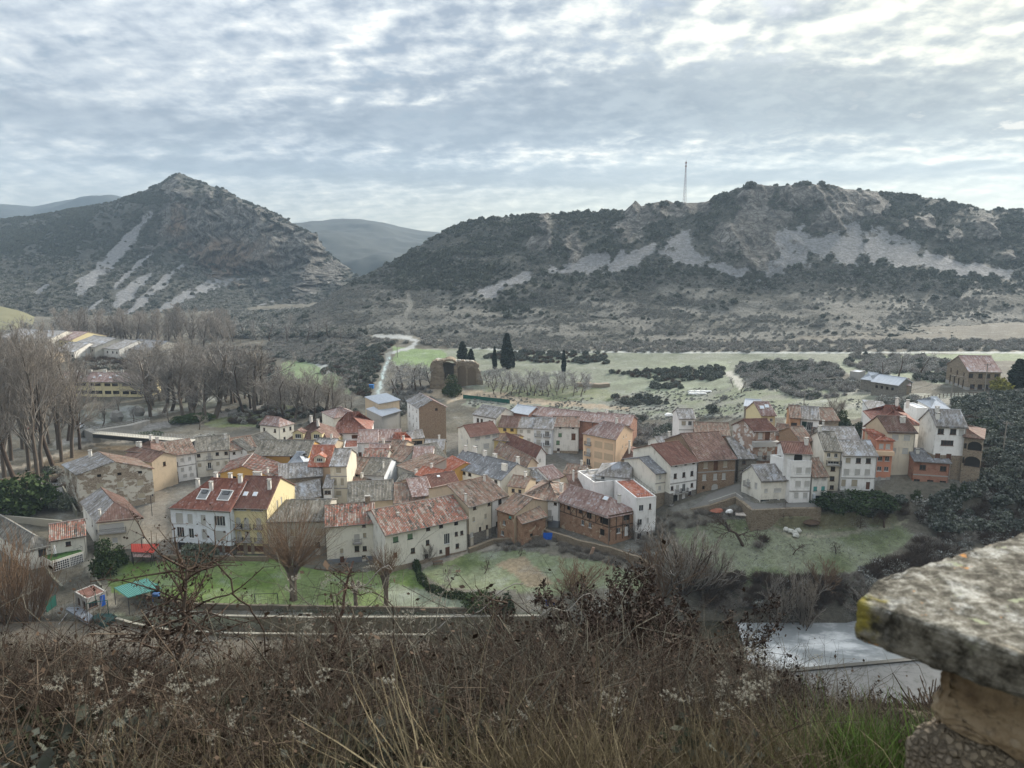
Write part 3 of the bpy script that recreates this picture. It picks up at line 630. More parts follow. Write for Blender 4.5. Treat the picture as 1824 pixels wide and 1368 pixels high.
MTN = hill('mountain', MT, (-1.05, -0.16, 640), [30, 36, 60, 26, 4, 4], rockM, screeM, lambda x, y: 0.22 * np.clip((y - 490) / 60, 0, 1) + 0.08 * np.clip(fbm(x / 40, y / 20, 0, 3, 5), 0, 1), warmM, 42.0, 6.0, 120, 1, rw=62.0)
bc = [(380, 470, 2000), (450, 430, 2000), (520, 394, 2000), (560, 391, 2000), (640, 390, 2000), (690, 396, 2000), (740, 406, 2000), (800, 412, 2000), (900, 425, 2000), (1000, 450, 2000)]
hill('far_hill', [('D', [(p, max(y + 60, 520), 1150) for p, y, d in bc]), ('D', [(p, y + 45, 1500) for p, y, d in bc]), ('D', bc), ('D', [(p, y + 60, 2600) for p, y, d in bc])],
     (-0.42, 0.1, 220), [24, 24, 4], None, None, None, None, 0, 22.0, 220, 5, FOREST)
fc_ = [(-500, 385, 2600), (-150, 380, 2600), (0, 366, 2600), (60, 369, 2600), (95, 361, 2600), (140, 354, 2600), (180, 352, 2600), (235, 349, 2600), (300, 365, 2600), (400, 400, 2600)]
hill('distant_ridge', [('D', [(p, 500, 1300) for p, y, d in fc_]), ('D', [(p, y + 30, 2000) for p, y, d in fc_]), ('D', fc_), ('D', [(p, y + 60, 3300) for p, y, d in fc_])],
     (-1.05, -0.35, 220), [24, 24, 4], None, None, None, None, 0, 22.0, 220, 5, FOREST)
def mound_fn(t, b):
    p = coords(t); t.link(t.mix(t.noise(p, 0.08, 5), (0.12, .115, .06), (0.18, .17, .10)), b.inputs['Base Color'])
hill('meadow_hill', [('D', [(-300, 612, 480), (0, 612, 480), (95, 606, 490), (150, 604, 500)]), ('D', [(-300, 560, 560), (0, 562, 560), (60, 575, 560), (100, 594, 560), (150, 600, 560)]),
      ('D', [(-300, 535, 600), (-60, 538, 600), (0, 546, 600), (40, 555, 600), (75, 572, 600), (110, 590, 600), (150, 599, 600)]), ('D', [(-300, 570, 700), (0, 570, 700), (110, 596, 700), (150, 600, 700)])],
     (-0.9, -0.5, 120), [12, 12, 6], None, None, amp=1.0, mt=mat('dry meadow grass', mound_fn))

# ------- near hillside falling from the viewpoint to the river
def hs(x, y):
    y = np.asarray(y, float); x = np.asarray(x, float)
    z = 60.35 - 0.42 * np.clip(y - 1.0, 0, 6) - 0.74 * np.clip(y - 7.0, 0, 53) - .56 * np.clip(y - 60, 0, 200) - .13 * np.clip(y - 4, 0, 8) * np.clip((x / np.maximum(y, 1) - .28) / .16, 0, 1)
    z = z + np.clip(y, 0, 30) / 30 * 0.9 * fbm(x / 9, y / 9, 0, 3, 61) + 0.12 * fbm(x / 1.1, y / 1.1, 0, 3, 62) * np.clip(y, 0, 4) / 4
    return z + np.clip(x - 1.0, 0, 3) * 0.06 * np.clip(3 - np.abs(y - 2), 0, 1)
hx = np.sign(np.linspace(-1, 1, 260)) * np.abs(np.linspace(-1, 1, 260)) ** 2.2 * 130; hy = np.concatenate([np.linspace(-14, 0, 10)[:-1], np.linspace(0, 1, 260) ** 1.9 * 105])
HX, HY = np.meshgrid(hx, hy); HZ = hs(HX, HY)
def slope_fn(t, b):
    p = t.n('ShaderNodeNewGeometry').outputs['Position']; n = t.noise(p, 1.6, 6, 0.7); f = t.noise(p, 14, 4, 0.7)
    c = t.ramp(n, [(0.3, (0.035, .028, .018)), (0.5, (0.085, .068, .042)), (0.62, (0.09, .095, .045)), (0.8, (0.15, .125, .08))])
    t.link(t.mix(t.math('MULTIPLY', f, 0.4), c, (0.04, .03, .02)), b.inputs['Base Color']); bump(t, b, t.math('ADD', n, f), 0.8, 0.08)
me = np_mesh('hillside', np.stack([HX, HY, HZ], -1).reshape(-1, 3), grid_faces(*HX.shape), mat('leaf litter and dry grass soil', slope_fn), True)
tag(link(bpy.data.objects.new('hillside', me)), kind='structure')
# ------- river
def water_fn(t, b):
    p = t.n('ShaderNodeNewGeometry').outputs['Position']
    b.inputs['Base Color'].default_value = (0.03, 0.035, 0.03, 1); b.inputs['Roughness'].default_value = 0.06; b.inputs['Specular IOR Level'].default_value = 1.0
    b.inputs['IOR'].default_value = 1.33
    bump(t, b, t.noise(t.vmath('MULTIPLY', p, (1, 2.0, 1)), 0.5, 3, 0.5), 0.12, 0.1)
def river_fn(t, b): water_fn(t, b); b.inputs['Base Color'].default_value = (.5, .5, .5, 1); b.inputs['Specular IOR Level'].default_value = 1; b.inputs['Roughness'].default_value = .12; p = t.n('ShaderNodeNewGeometry').outputs['Position']; t.link(t.mix(t.maprange(t.noise(t.vmath('MULTIPLY', p, (.6, 1, 1)), .16, 5, .65), .38, .62), (.22, .235, .24), (.60, .61, .61)), b.inputs['Base Color'])  # pale patches in the base colour paint the bright sky reflection on the pool
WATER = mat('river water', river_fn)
def canal_fn(t, b): water_fn(t, b); b.inputs['Base Color'].default_value = (.035, .032, .02, 1); b.inputs['Specular IOR Level'].default_value = .6
mb = MB(); mb.poly([(-150, 103, -3.6), (37, 103, -3.6), (41, 130, -3.6), (-150, 130, -3.6)]); tag(mb.build('canal_water', mat('canal water', canal_fn)), kind='structure')
wa, wb = pz(1478, 1188, -3.4), pz(1665, 1171, -3.4); wd = wb - wa; wa = wa - wd * .6; wb = wb + wd * 6; mb = MB(); mb.poly([(22, 107, -6.1), (22, 90, -6.1), (220, 90, -6.1), (220, 118, -6.1)][::-1]); tag(mb.build('lower_river_water', mat('canal water', canal_fn)), kind='structure')
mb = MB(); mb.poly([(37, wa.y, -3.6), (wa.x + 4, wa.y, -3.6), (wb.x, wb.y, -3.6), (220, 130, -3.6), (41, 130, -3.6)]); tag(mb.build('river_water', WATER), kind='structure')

# ------- haze: the cold damp air of the valley
mb = MB(); mb.box(-2600, 2600, -60, 3500, -9.5, 420)
hm = bpy.data.materials.new('valley haze'); hm.use_nodes = True; ht = NT(hm.node_tree); ho = ht.n('ShaderNodeOutputMaterial'); hv = ht.n('ShaderNodeVolumePrincipled')
hv.inputs['Color'].default_value = (0.60, 0.79, 1.0, 1); hv.inputs['Density'].default_value = 0.000125; hv.inputs['Anisotropy'].default_value = 0.25
ht.link(hv.outputs[0], ho.inputs['Volume'])
tag(mb.build('haze', hm), kind='stuff')
# ------------------------------------------------------------------ buildings
rnd = random.Random(7)
_cache = {}
def wall_face(mb, P, ux, Wd, z0, z1, ops, mi=0):
    """a wall with real openings; P start, ux direction (2d); outward normal is (uy,-ux)"""
    n = Vector((-ux[1], ux[0]))          # inward
    ops = [(max(.05, x - w / 2), min(Wd - .05, x + w / 2), max(z0 + .02, z - h / 2), min(z1 - .02, z + h / 2), a) for x, z, w, h, a in ops]
    ops = [o for o in ops if o[1] - o[0] > .1 and o[3] - o[2] > .1]
    xs = sorted({0.0, Wd} | {o[0] for o in ops} | {o[1] for o in ops}); zs = sorted({z0, z1} | {o[2] for o in ops} | {o[3] for o in ops})
    pt = lambda x, z, d=0.0: (P[0] + ux[0] * x + n.x * d, P[1] + ux[1] * x + n.y * d, z)
    for i in range(len(xs) - 1):
        for j in range(len(zs) - 1):
            cx, cz = (xs[i] + xs[i + 1]) / 2, (zs[j] + zs[j + 1]) / 2
            if any(o[0] < cx < o[1] and o[2] < cz < o[3] for o in ops): continue
            mb.poly([pt(xs[i], zs[j]), pt(xs[i + 1], zs[j]), pt(xs[i + 1], zs[j + 1]), pt(xs[i], zs[j + 1])], mi)
    for x0, x1, a, b, arch in ops:
        r = 0.2
        mb.poly([pt(x0, a), pt(x1, a), pt(x1, a, r), pt(x0, a, r)], mi); mb.poly([pt(x0, b, r), pt(x1, b, r), pt(x1, b), pt(x0, b)], mi)
        mb.poly([pt(x0, a), pt(x0, a, r), pt(x0, b, r), pt(x0, b)], mi); mb.poly([pt(x1, a, r), pt(x1, a), pt(x1, b), pt(x1, b, r)], mi)
        if arch:
            c = (x0 + x1) / 2; R = (x1 - x0) / 2
            for sgn, xc in ((-1, x0), (1, x1)):
                arc = [(c + sgn * R * math.cos(t), b - R * 0.8 + R * 0.8 * math.sin(t)) for t in np.linspace(0, math.pi / 2, 5)]
                pts = [pt(xc, b)] + [pt(x, z) for x, z in arc]
                mb.poly(pts if sgn > 0 else pts[::-1], mi)
def window_parts(kind, w, h):
    """(frame mesh, [(part name, mesh)]) with local x along wall, y inward, z up, centred"""
    key = (kind, round(w, 1), round(h, 1))
    if key in _cache: return _cache[key]
    w, h = key[1], key[2]; x, z = w / 2, h / 2
    fr = MB(); fm = {'d': FRW, 's': FRW, 'c': FRW, 'b': FRW, 'w': FRB, 'x': FRB, 'g': FRG, 't': FRG, 'o': TIMBER, 'p': FRB, 'k': FRG, 'G': FRW, 'n': FRG}.get(kind, FRB)
    y0, y1, f = 0.10, 0.16, 0.07
    fr.box(-x, x, y0, y1, -z, -z + f); fr.box(-x, x, y0, y1, z - f, z); fr.box(-x, -x + f, y0, y1, -z + f, z - f); fr.box(x - f, x, y0, y1, -z + f, z - f)
    nm = 0 if kind in 'sgtcp' else max(1, int(round(w / 0.8)) - 0) if kind != 'o' else 0
    for k in range(1, nm + 1 if nm > 1 else nm + 1):
        if k > nm: break
        xx = -x + w * k / (nm + 1); fr.box(xx - .03, xx + .03, y0 + .004, y1 - .004, -z + f, z - f)
    if kind == 'G':
        for k in range(1, 4): zz = -z + h * k / 4; fr.box(-x + f, x - f, y0 + .01, y1 - .01, zz - .03, zz + .03)
    if kind not in 'po': fr.box(-x - .08, x + .08, -0.09, 0.10, -z - .07, -z + 0.0)
    kids = []
    pn = MB()
    if kind in 'dbwGn': pn.poly([(-x, .14, -z), (x, .14, -z), (x, .14, z), (-x, .14, z)]); kids.append(('pane', pn.mesh('pane', GLASS)))
    elif kind in 'scgtkx':
        pn.box(-x + f * .6, x - f * .6, .06, .12, -z + f * .6, z - f * .6)
        kids.append(('shutter', pn.mesh('shutter', {'s': SHW, 'c': SHC, 'g': SHG, 't': SHT, 'k': SHD, 'x': WOOD}[kind])))
    elif kind == 'p': pn.box(-x + f, x - f, .09, .15, -z + .02, z - f); kids.append(('door_leaf', pn.mesh('door_leaf', WOOD)))
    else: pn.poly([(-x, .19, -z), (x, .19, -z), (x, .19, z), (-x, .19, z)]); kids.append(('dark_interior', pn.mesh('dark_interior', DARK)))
    _cache[key] = (fr.mesh('window_frame', fm), kids); return _cache[key]
def balcony_meshes(w):
    key = ('bal', round(w, 1))
    if key in _cache: return _cache[key]
    w = key[1]; s = MB(); s.box(-w / 2, w / 2, -0.75, -0.005, -0.14, 0.0); r = MB(); z = 0.95
    r.box(-w / 2, w / 2, -.73, -.69, z - .04, z); r.box(-w / 2, -w / 2 + .04, -.69, -.01, z - .04, z); r.box(w / 2 - .04, w / 2, -.69, -.01, z - .04, z)
    n = int(w / .16)
    for k in range(n + 1): xx = -w / 2 + .02 + (w - .04) * k / n; r.box(xx - .012, xx + .012, -.72, -.70, 0, z - .04)
    for k in range(1, 5):
        for sx in (-1, 1): r.box(sx * (w / 2 - .02) - .012, sx * (w / 2 - .02) + .012, -.69 + k * .13, -.666 + k * .13, 0, z - .04)
    _cache[key] = (s.mesh('balcony_slab', CONC), r.mesh('railing', IRON)); return _cache[key]
def put(name, me, parent, loc=(0, 0, 0), rz=0.0, sc=None):
    o = bpy.data.objects.new(name, me); link(o, parent); o.location = loc; o.rotation_euler = (0, 0, rz)
    if sc: o.scale = sc
    return o
def add_openings(root, P, ux, rows, Wd, zE):
    """place windows; returns openings for the wall"""
    ops = []; rz = math.atan2(ux[1], ux[0])
    for row in rows:
        zd, us, w, h, kind = row[:5]; arch = len(row) > 5 and row[5]
        for u in us:
            xc = u * Wd; zc = zE - zd; bal = kind in 'bB'
            w_ = min(w, 2 * min(xc, Wd - xc) - .15)
            if w_ < .2: continue
            ops.append((xc, zc, w_, h, arch))
            k = 's' if (bal and (kind == 'B' or rnd.random() < .5)) else kind
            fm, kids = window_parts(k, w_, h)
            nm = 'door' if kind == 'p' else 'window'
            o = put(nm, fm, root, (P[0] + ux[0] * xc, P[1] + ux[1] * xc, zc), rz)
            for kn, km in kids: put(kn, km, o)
            if bal:
                sm, rm = balcony_meshes(w_ + 0.7); q = put('balcony', sm, root, (P[0] + ux[0] * xc, P[1] + ux[1] * xc, zc - h / 2 - .08), rz); put('railing', rm, q)
    return ops
def slope(mb, e0, e1, t0, t1, mi=0, corr=True, th=0.16):
    """roof slope: eave e0->e1, top t0->t1, all Vectors; tiles run down the slope"""
    e0, e1, t0, t1 = map(Vector, (e0, e1, t0, t1)); ed = (e1 - e0); L = ed.length
    if L < .05: return
    ed.normalize(); nrm = ed.cross((t0 + t1) / 2 - (e0 + e1) / 2).normalized()
    if nrm.z < 0: nrm = -nrm
    sd = nrm.cross(ed); sd = sd if sd.z > 0 else -sd
    uvf = lambda p: ((p - e0).dot(ed), (p - e0).dot(sd))
    dn = -nrm * th
    B = [e0 + dn, e1 + dn, t1 + dn, t0 + dn]; Tp = [e0, e1, t1, t0]
    mb.poly(B[::-1], mi, [uvf(p) for p in B[::-1]])
    for i in range(4):
        j = (i + 1) % 4
        if (Tp[i] - Tp[j]).length < .02: continue
        mb.poly([B[i], B[j], Tp[j], Tp[i]], mi, [uvf(p) for p in (B[i], B[j], Tp[j], Tp[i])])
    if not corr:
        mb.poly(Tp, mi, [uvf(p) for p in Tp]); return
    n = max(2, int(L / 0.32)); m = 4
    rows = []
    wv = [rnd.uniform(-.035, .035) for _ in range(n + 1)]; wv = [(wv[i] + wv[max(0, i - 1)] + wv[min(n, i + 1)]) / 2 for i in range(n + 1)]
    sagv = [0, .5, 1, 0.6, 0]; sg = rnd.uniform(0, .07)
    for j in range(m + 1):
        t = j / m; r = []
        for i in range(2 * n + 1):
            s = i / (2 * n); p = (e0 * (1 - s) + e1 * s) * (1 - t) + (t0 * (1 - s) + t1 * s) * t
            hgt = (0.11 if i % 2 else 0.0) + wv[i // 2] * (0.3 + t) - sg * sagv[j] * math.sin(math.pi * s)
            r.append(p + nrm * hgt)
        rows.append(r)
    for j in range(m):
        for i in range(2 * n):
            q = [rows[j][i], rows[j][i + 1], rows[j + 1][i + 1], rows[j + 1][i]]; mb.poly(q, mi, [uvf(p) for p in q])
class Frame: pass
def house(name, label, L, R, zE, zG, dep, roof='gx', rh=None, wall='white', tile='old', rows=(), rr=(), lr=(), cat='house', hl=0.0, hr=0.0, u0=0.5,
          back=None, plinth=None, chim=(), tile2=None, sky=(), ov=0.45, og=0.22, corr=True, ant=0, wall2=None, band=(), ridge=True, wallR=None, shed=1.0, group=None):
    A = pz(L[0], L[1], zE); B = pz(R[0], R[1], zE); u = Vector((B.x - A.x, B.y - A.y)); Wd = u.length; u.normalize()
    aw = Vector((-u.y, u.x)); s = 0.0
    if back is not None:
        side, q = back; C = pz(q[0], q[1], zE); O = A if side == 'L' else B; dv = Vector((C.x - O.x, C.y - O.y))
        Dp = dv.dot(aw); s = max(-0.6, min(0.6, dv.dot(u) / max(Dp, .1)))
        if Dp < 3: Dp = dep; s = 0.0
        if dep and Dp > dep * 1.6: Dp = dep * 1.6
    else: Dp = dep
    rz = math.atan2(u.y, u.x)
    root = empty(name, (A.x, A.y, zG), rz, label=label, cat=cat, group=group)
    H = zE - zG; low = -3.0
    if rh is None: rh = (Dp if roof == 'shed' else (Wd if roof == 'gy' else Dp) / 2) * (0.30 if roof == 'shed' else 0.40)
    P = lambda x, y, z=0.0: Vector((x + s * y, y, z))
    wmt = [wm(wall), wm(wall2 or wall), wm(wallR or wall)]
    w = MB(); sl_ = math.hypot(s, 1.0); sd = (s / sl_, 1 / sl_); SD = Dp * sl_
    fo = add_openings(root, (0, 0), (1, 0), rows, Wd, H)
    ro = add_openings(root, (Wd, 0), sd, rr, SD, H)
    lo = add_openings(root, tuple(P(0, Dp)[:2]), (-sd[0], -sd[1]), lr, SD, H)
    top = H
    # openings above the eave line belong to a gable: taller grid there
    def face(Pt, ux, Wf, ops, mi, gable=False):
        wall_face(w, Pt, ux, Wf, low, H, ops, mi)
    face((0, 0), (1, 0), Wd, fo, 0); face((Wd, 0), sd, SD, ro, 2 if wallR else 1)
    face(tuple(P(0, Dp)[:2]), (-sd[0], -sd[1]), SD, lo, 1); face(tuple(P(Wd, Dp)[:2]), (-1, 0), Wd, [], 1)
    k = rh; rf = MB(); e = -0.02
    def ext(p, q, d):  # point beyond q away from p
        v = (q - p); v.normalize(); return q + v * d
    rz0 = H + 0.06
    if roof == 'gx':
        hlx = hl * Dp / 2; hrx = hr * Dp / 2; my = Dp * u0
        gt = rz0 + k; df = k / my; db = k / (Dp - my)
        fe0, fe1 = P(-og, -ov, rz0 - ov * df), P(Wd + og, -ov, rz0 - ov * df); be0, be1 = P(-og, Dp + ov, rz0 - ov * db), P(Wd + og, Dp + ov, rz0 - ov * db)
        t0, t1 = P(hlx - (og if not hl else 0), my, gt), P(Wd - hrx + (og if not hr else 0), my, gt)
        slope(rf, fe0, fe1, t0, t1, 0, corr); slope(rf, be1, be0, t1, t0, 0, False)
        if hl: slope(rf, be0, fe0, t0, t0, 1, False)
        else: w.poly([P(0, 0, H), P(0, my, H + k), P(0, Dp, H)][::-1], 1)
        if hr: slope(rf, fe1, be1, t1, t1, 0, False)
        else: w.poly([P(Wd, 0, H), P(Wd, Dp, H), P(Wd, my, H + k)], 2 if wallR else 1)
        rt = lambda x, y: rz0 + (k * y / my if y < my else k * (Dp - y) / (Dp - my))
        ra, rb = t0, t1
    elif roof == 'gy':
        mx = Wd * u0; gt = rz0 + k; dl, dr = k / mx, k / (Wd - mx)
        l0, l1 = P(-ov, -og, rz0 - ov * dl), P(-ov, Dp + og, rz0 - ov * dl); r0, r1 = P(Wd + ov, -og, rz0 - ov * dr), P(Wd + ov, Dp + og, rz0 - ov * dr)
        hy = hl * Wd / 2; hb = hr * Wd / 2
        t0, t1 = P(mx, hy - (og if not hl else 0), gt), P(mx, Dp - hb + (og if not hr else 0), gt)
        slope(rf, l1, l0, t1, t0, 1, corr); slope(rf, r0, r1, t0, t1, 0, corr)
        if hl: slope(rf, l0, r0, t0, t0, 0, False)
        else: w.poly([P(0, 0, H), P(Wd, 0, H), P(mx, 0, H + k)], 0)
        if hr: slope(rf, r1, l1, t1, t1, 0, False)
        else: w.poly([P(0, Dp, H), P(mx, Dp, H + k), P(Wd, Dp, H)], 1)
        rt = lambda x, y: rz0 + (k * x / mx if x < mx else k * (Wd - x) / (Wd - mx)); ra, rb = t0, t1
    elif roof == 'shed':
        dv = k / Dp
        a0, a1 = P(-og, -ov, rz0 - ov * dv), P(Wd + og, -ov, rz0 - ov * dv); b0, b1 = P(-og, Dp + .1, rz0 + k + .1 * dv), P(Wd + og, Dp + .1, rz0 + k + .1 * dv)
        slope(rf, a0, a1, b0, b1, 0, corr)
        w.poly([P(0, 0, H), P(0, Dp, H + k), P(0, Dp, H)][::-1][::-1], 1); w.poly([P(Wd, 0, H), P(Wd, Dp, H), P(Wd, Dp, H + k)], 1)
        w.poly([P(0, Dp, H), P(Wd, Dp, H), P(Wd, Dp, H + k), P(0, Dp, H + k)], 1)
        rt = lambda x, y: rz0 + k * y / Dp; ra, rb = b0, b1; ridge = False
    else:  # flat with parapet
        pp = rh if rh else .4
        pw = .22
        for a, b in ((P(0, 0), P(Wd, 0)), (P(Wd, 0), P(Wd, Dp)), (P(Wd, Dp), P(0, Dp)), (P(0, Dp), P(0, 0))):
            d = (b - a).normalized(); n = Vector((-d.y, d.x, 0)) * pw
            a2 = a - n * .15; b2 = b - n * .15
            w.hexa([a2 + Vector((0, 0, H)), b2 + Vector((0, 0, H)), b + n + Vector((0, 0, H)), a + n + Vector((0, 0, H)), a2 + Vector((0, 0, H + pp)), b2 + Vector((0, 0, H + pp)), b + n + Vector((0, 0, H + pp)), a + n + Vector((0, 0, H + pp))], 0)
        rf.poly([P(.1, .1, H + .05), P(Wd - .1, .1, H + .05), P(Wd - .1, Dp - .1, H + .05), P(.1, Dp - .1, H + .05)], 0, [(0, 0), (Wd, 0), (Wd, Dp), (0, Dp)])
        rt = lambda x, y: H; ridge = False
    w.build('wall', wmt, root)
    rfo = rf.build('roof', [tm(tile), tm(tile2 or tile)], root)
    if ridge:
        rd = MB(); n = max(2, int((rb - ra).length / .45))
        for i in range(n):
            p = ra.lerp(rb, i / n); q = ra.lerp(rb, (i + 1) / n + .02); z_ = Vector((0, 0, .05 + rnd.uniform(-.01, .02))); rd.bar(p + z_, q + z_, .13, 0, 6, .11)
        rd.build('ridge_tiles', tm(tile), rfo)
    if plinth:
        hp, pm = plinth; pl = MB(); o_ = .04; zt = hp - (H * 0)
        # plinth as four thin slabs, broken at openings by keeping below them
        for (Pt, ux, Wf, ops) in (((0, 0), (1, 0), Wd, fo), ((Wd, 0), sd, SD, ro), (tuple(P(0, Dp)[:2]), (-sd[0], -sd[1]), SD, lo)):
            n = (ux[1], -ux[0]); xs = [(0.0 - o_, Wf + o_)]
            for xc, zc, ww, hh, _ in sorted(ops):
                if zc - hh / 2 < hp:
                    nx = []
                    for a, b in xs:
                        if xc + ww / 2 <= a or xc - ww / 2 >= b: nx.append((a, b))
                        else:
                            if xc - ww / 2 > a: nx.append((a, xc - ww / 2))
                            if xc + ww / 2 < b: nx.append((xc + ww / 2, b))
                    xs = nx
            for a, b in xs:
                q = [(Pt[0] + ux[0] * t + n[0] * d, Pt[1] + ux[1] * t + n[1] * d) for t, d in ((a, o_), (b, o_), (b, -.02), (a, -.02))]
                pl.hexa([(x, y, low) for x, y in q] + [(x, y, hp) for x, y in q])
        pl.build('plinth', wm(pm), root)
    for zb in band:
        bb = MB(); bb.box(-.03, Wd + .03, -.06, -.003, H - zb - .12, H - zb + .12); bb.build('string_course', CONC, root)
    for c in chim:
        x, y = c[0] * Wd, c[1] * Dp; hgt = c[2] if len(c) > 2 else 1.2; ww = c[3] if len(c) > 3 else .35; p = P(x, y); z0 = rt(x, y) - .4
        m = MB(); m.box(p.x - ww, p.x + ww, p.y - .28, p.y + .28, z0, z0 + hgt + .4); co = m.build('chimney', wm('dirty') if len(c) < 5 else c[4], root)
        m = MB(); m.box(p.x - ww - .08, p.x + ww + .08, p.y - .36, p.y + .36, z0 + hgt + .62, z0 + hgt + .72, 0)
        for dx in (-1, 1):
            for dy in (-1, 1): m.box(p.x + dx * (ww - .06) - .05, p.x + dx * (ww - .06) + .05, p.y + dy * .2 - .05, p.y + dy * .2 + .05, z0 + hgt + .4, z0 + hgt + .62, 0)
        m.build('chimney_cap', CONC, co)
    for sx, sy, sw, sh in sky:
        x, y = sx * Wd, sy * Dp; z = rt(x, y) + .1; g = math.atan2(rt(x, y + .1) - rt(x, y), .1)
        m = MB(); m.box(-sw / 2, sw / 2, -sh / 2, sh / 2, -.05, .1); o = m.build('skylight', FRW, root); o.location = P(x, y, z); o.rotation_euler = (g, 0, 0)
        m = MB(); m.box(-sw / 2 + .08, sw / 2 - .08, -sh / 2 + .08, sh / 2 - .08, .1, .115); m.build('pane', mat('frosted skylight', lambda t, b: (b.inputs['Base Color'].__setattr__('default_value', (.55, .6, .66, 1)))), o)
    for i in range(ant):
        x, y = rnd.uniform(.25, .75) * Wd, Dp * .5; p = P(x, y, rt(x, y)); m = MB(); m.bar(p, p + Vector((0, 0, 2.2)), .025)
        for q in range(5): m.bar(p + Vector((-.35, 0.1 * q, 2.1)), p + Vector((.35, .1 * q, 2.1)), .012)
        m.bar(p + Vector((0, 0, 2.1)), p + Vector((0, .5, 2.1)), .015); m.build('aerial', IRON, root)
    # gutter and downpipe on the visible eave
    if roof in ('gx', 'shed') and Wd > 5:
        m = MB(); m.bar((-.2, -ov - .06, H - .12), (Wd + .2, -ov - .06, H - .12), .07, 0, 5); m.bar((Wd - .12, -.07, low), (Wd - .12, -.07, H - .25), .05); m.build('gutter', plain('dull zinc', (0.16, .15, .14), .6), root)
    root['h_'] = 0; del root['h_']
    f = Frame(); f.root = root; f.W = Wd; f.D = Dp; f.H = H; f.P = P; f.rt = rt; f.rz = rz; f.SD = SD; f.sd = sd
    LOG.append((name, round(A.y), round(Wd, 1), round(Dp, 1), round(H, 1), round(A.x), round(gz(A.x, A.y), 1)))
    return f
LOG = []
S = 's'
def dormer(f, x, y, w, h, tile, wall='cream', kind='d', dp=2.2):
    """small gabled dormer window on the front slope"""
    z = f.rt(x, y); p = f.P(x, y); r = MB(); wb = MB()
    rd = empty('dormer', p + Vector((0, 0, z - .1)), 0); rd.parent = f.root
    wall_face(wb, (-w / 2, 0), (1, 0), w, 0, h, [(w / 2, h * .5, w * .55, h * .62, False)])
    wb.poly([(-w / 2, 0, 0), (-w / 2, 0, h), (-w / 2, dp, h), (-w / 2, dp, 0)]); wb.poly([(w / 2, 0, 0), (w / 2, dp, 0), (w / 2, dp, h), (w / 2, 0, h)]); wb.poly([(-w / 2, 0, h), (w / 2, 0, h), (0, 0, h + w * .28)])
    wb.build('dormer_wall', wm(wall), rd)
    k = w * .28; slope(r, (-w / 2 - .3, -.25, h - .15), (-w / 2 - .3, dp + .5, h - .15), (0, -.25, h + k), (0, dp + .5, h + k), 0, False, .1); slope(r, (w / 2 + .3, dp + .5, h - .15), (w / 2 + .3, -.25, h - .15), (0, dp + .5, h + k), (0, -.25, h + k), 0, False, .1)
    r.build('dormer_roof', tm(tile), rd)
    fm, kids = window_parts(kind, w * .55, h * .62); put('dormer_window', fm, rd, (0, 0, h * .5))
    for kn, km in kids: put(kn, km, rd, (0, 0, h * .5))
# --- western part of the village
house('stone_house', 'large old stone house with peeling plaster and a grey and brown gable roof', (138, 845), (271, 834), 10, 1.6, 12, 'gy', 2.4, 'peel', 'old', cat='house', back=('L', (113, 827)), tile2='frost',
      rows=[(0.75, [.28, .55, .83], .9, .7, 'o'), (3.4, [.28, .55, .82], 1.5, 1.5, 'c'), (6.6, [.28, .82], 1.6, 1.3, 'c')], lr=[(1.6, [.3, .7], .7, .9, 'o'), (4.4, [.3, .72], .8, 1.2, 'w')], chim=[(.35, .85, 1.4, .35)], ant=1)
house('town_house', 'low house with red tiled hip roof behind the peeling stone house', (224, 802), (272, 806), 10.5, 2, 9, 'gx', 1.9, 'sand', 'brown', cat='house', hl=1, hr=1, chim=[(.5, .5, 1.0)], rows=[(1.4, [.3, .7], .8, 1, 'w')])
house('town_house', 'narrow house with reddish roof and white verge left of the white row', (222, 812), (270, 822), 9.5, 1.6, 7, 'gx', 1.5, 'sand', 'brown', cat='house', chim=[(.05, .5, 1.1), (.15, .5, 1.3)], rr=[(1.5, [.5], .8, 1.1, 'w')])
house('row_house', 'white row house with brown mottled roof and two small balconies beside the sloping street', (284, 815), (348, 805), 9, 1.5, 11, 'gx', 2.5, 'white', 'old', cat='house',
      rows=[(1.6, [.12, .61, .82], .8, .9, 's'), (1.9, [.38], .9, 1.6, 'b'), (4.2, [.11, .6, .82], .8, 1.0, 's'), (4.4, [.36], .9, 1.7, 'b'), (6.5, [.05], .9, 2.0, 'p'), (6.6, [.36], 2.0, 1.7, 'x'), (6.0, [.66, .85], 1.0, .9, 's')], band=(3.2,), chim=[(.1, .5, 1.3)])
house('row_house', 'cream white row house with grey tiled roof and a dark balcony door in the middle', (349, 804), (408, 799), 9, 1.8, 11, 'gx', 2.4, 'ivory', 'grey', cat='house',
      rows=[(1.2, [.07, .63, .9], .85, .9, 'w'), (1.5, [.39], .9, 1.7, 'b'), (3.9, [.08, .63, .88], .9, 1.1, 'c'), (4.2, [.37], .9, 1.7, 'b')], band=(2.7,))
house('row_house', 'white end house of the row with red brown roof and two tiny top windows', (409, 802), (455, 795), 8.6, 1.8, 9, 'gx', 2.0, 'white', 'old', cat='house', rows=[(1.0, [.16, .48], .7, .7, 'w'), (3.2, [.16, .5], .8, 1.1, 'w')], chim=[(.05, .5, 1.1)], wallR='white')
house('town_house', 'long house with grey roof and white wall behind the ochre house', (440, 803), (497, 786), 8.2, 2, 10, 'gx', 2.2, 'white', 'grey', cat='house', rows=[(1.3, [.2, .5, .8], .8, 1.0, 'c')])
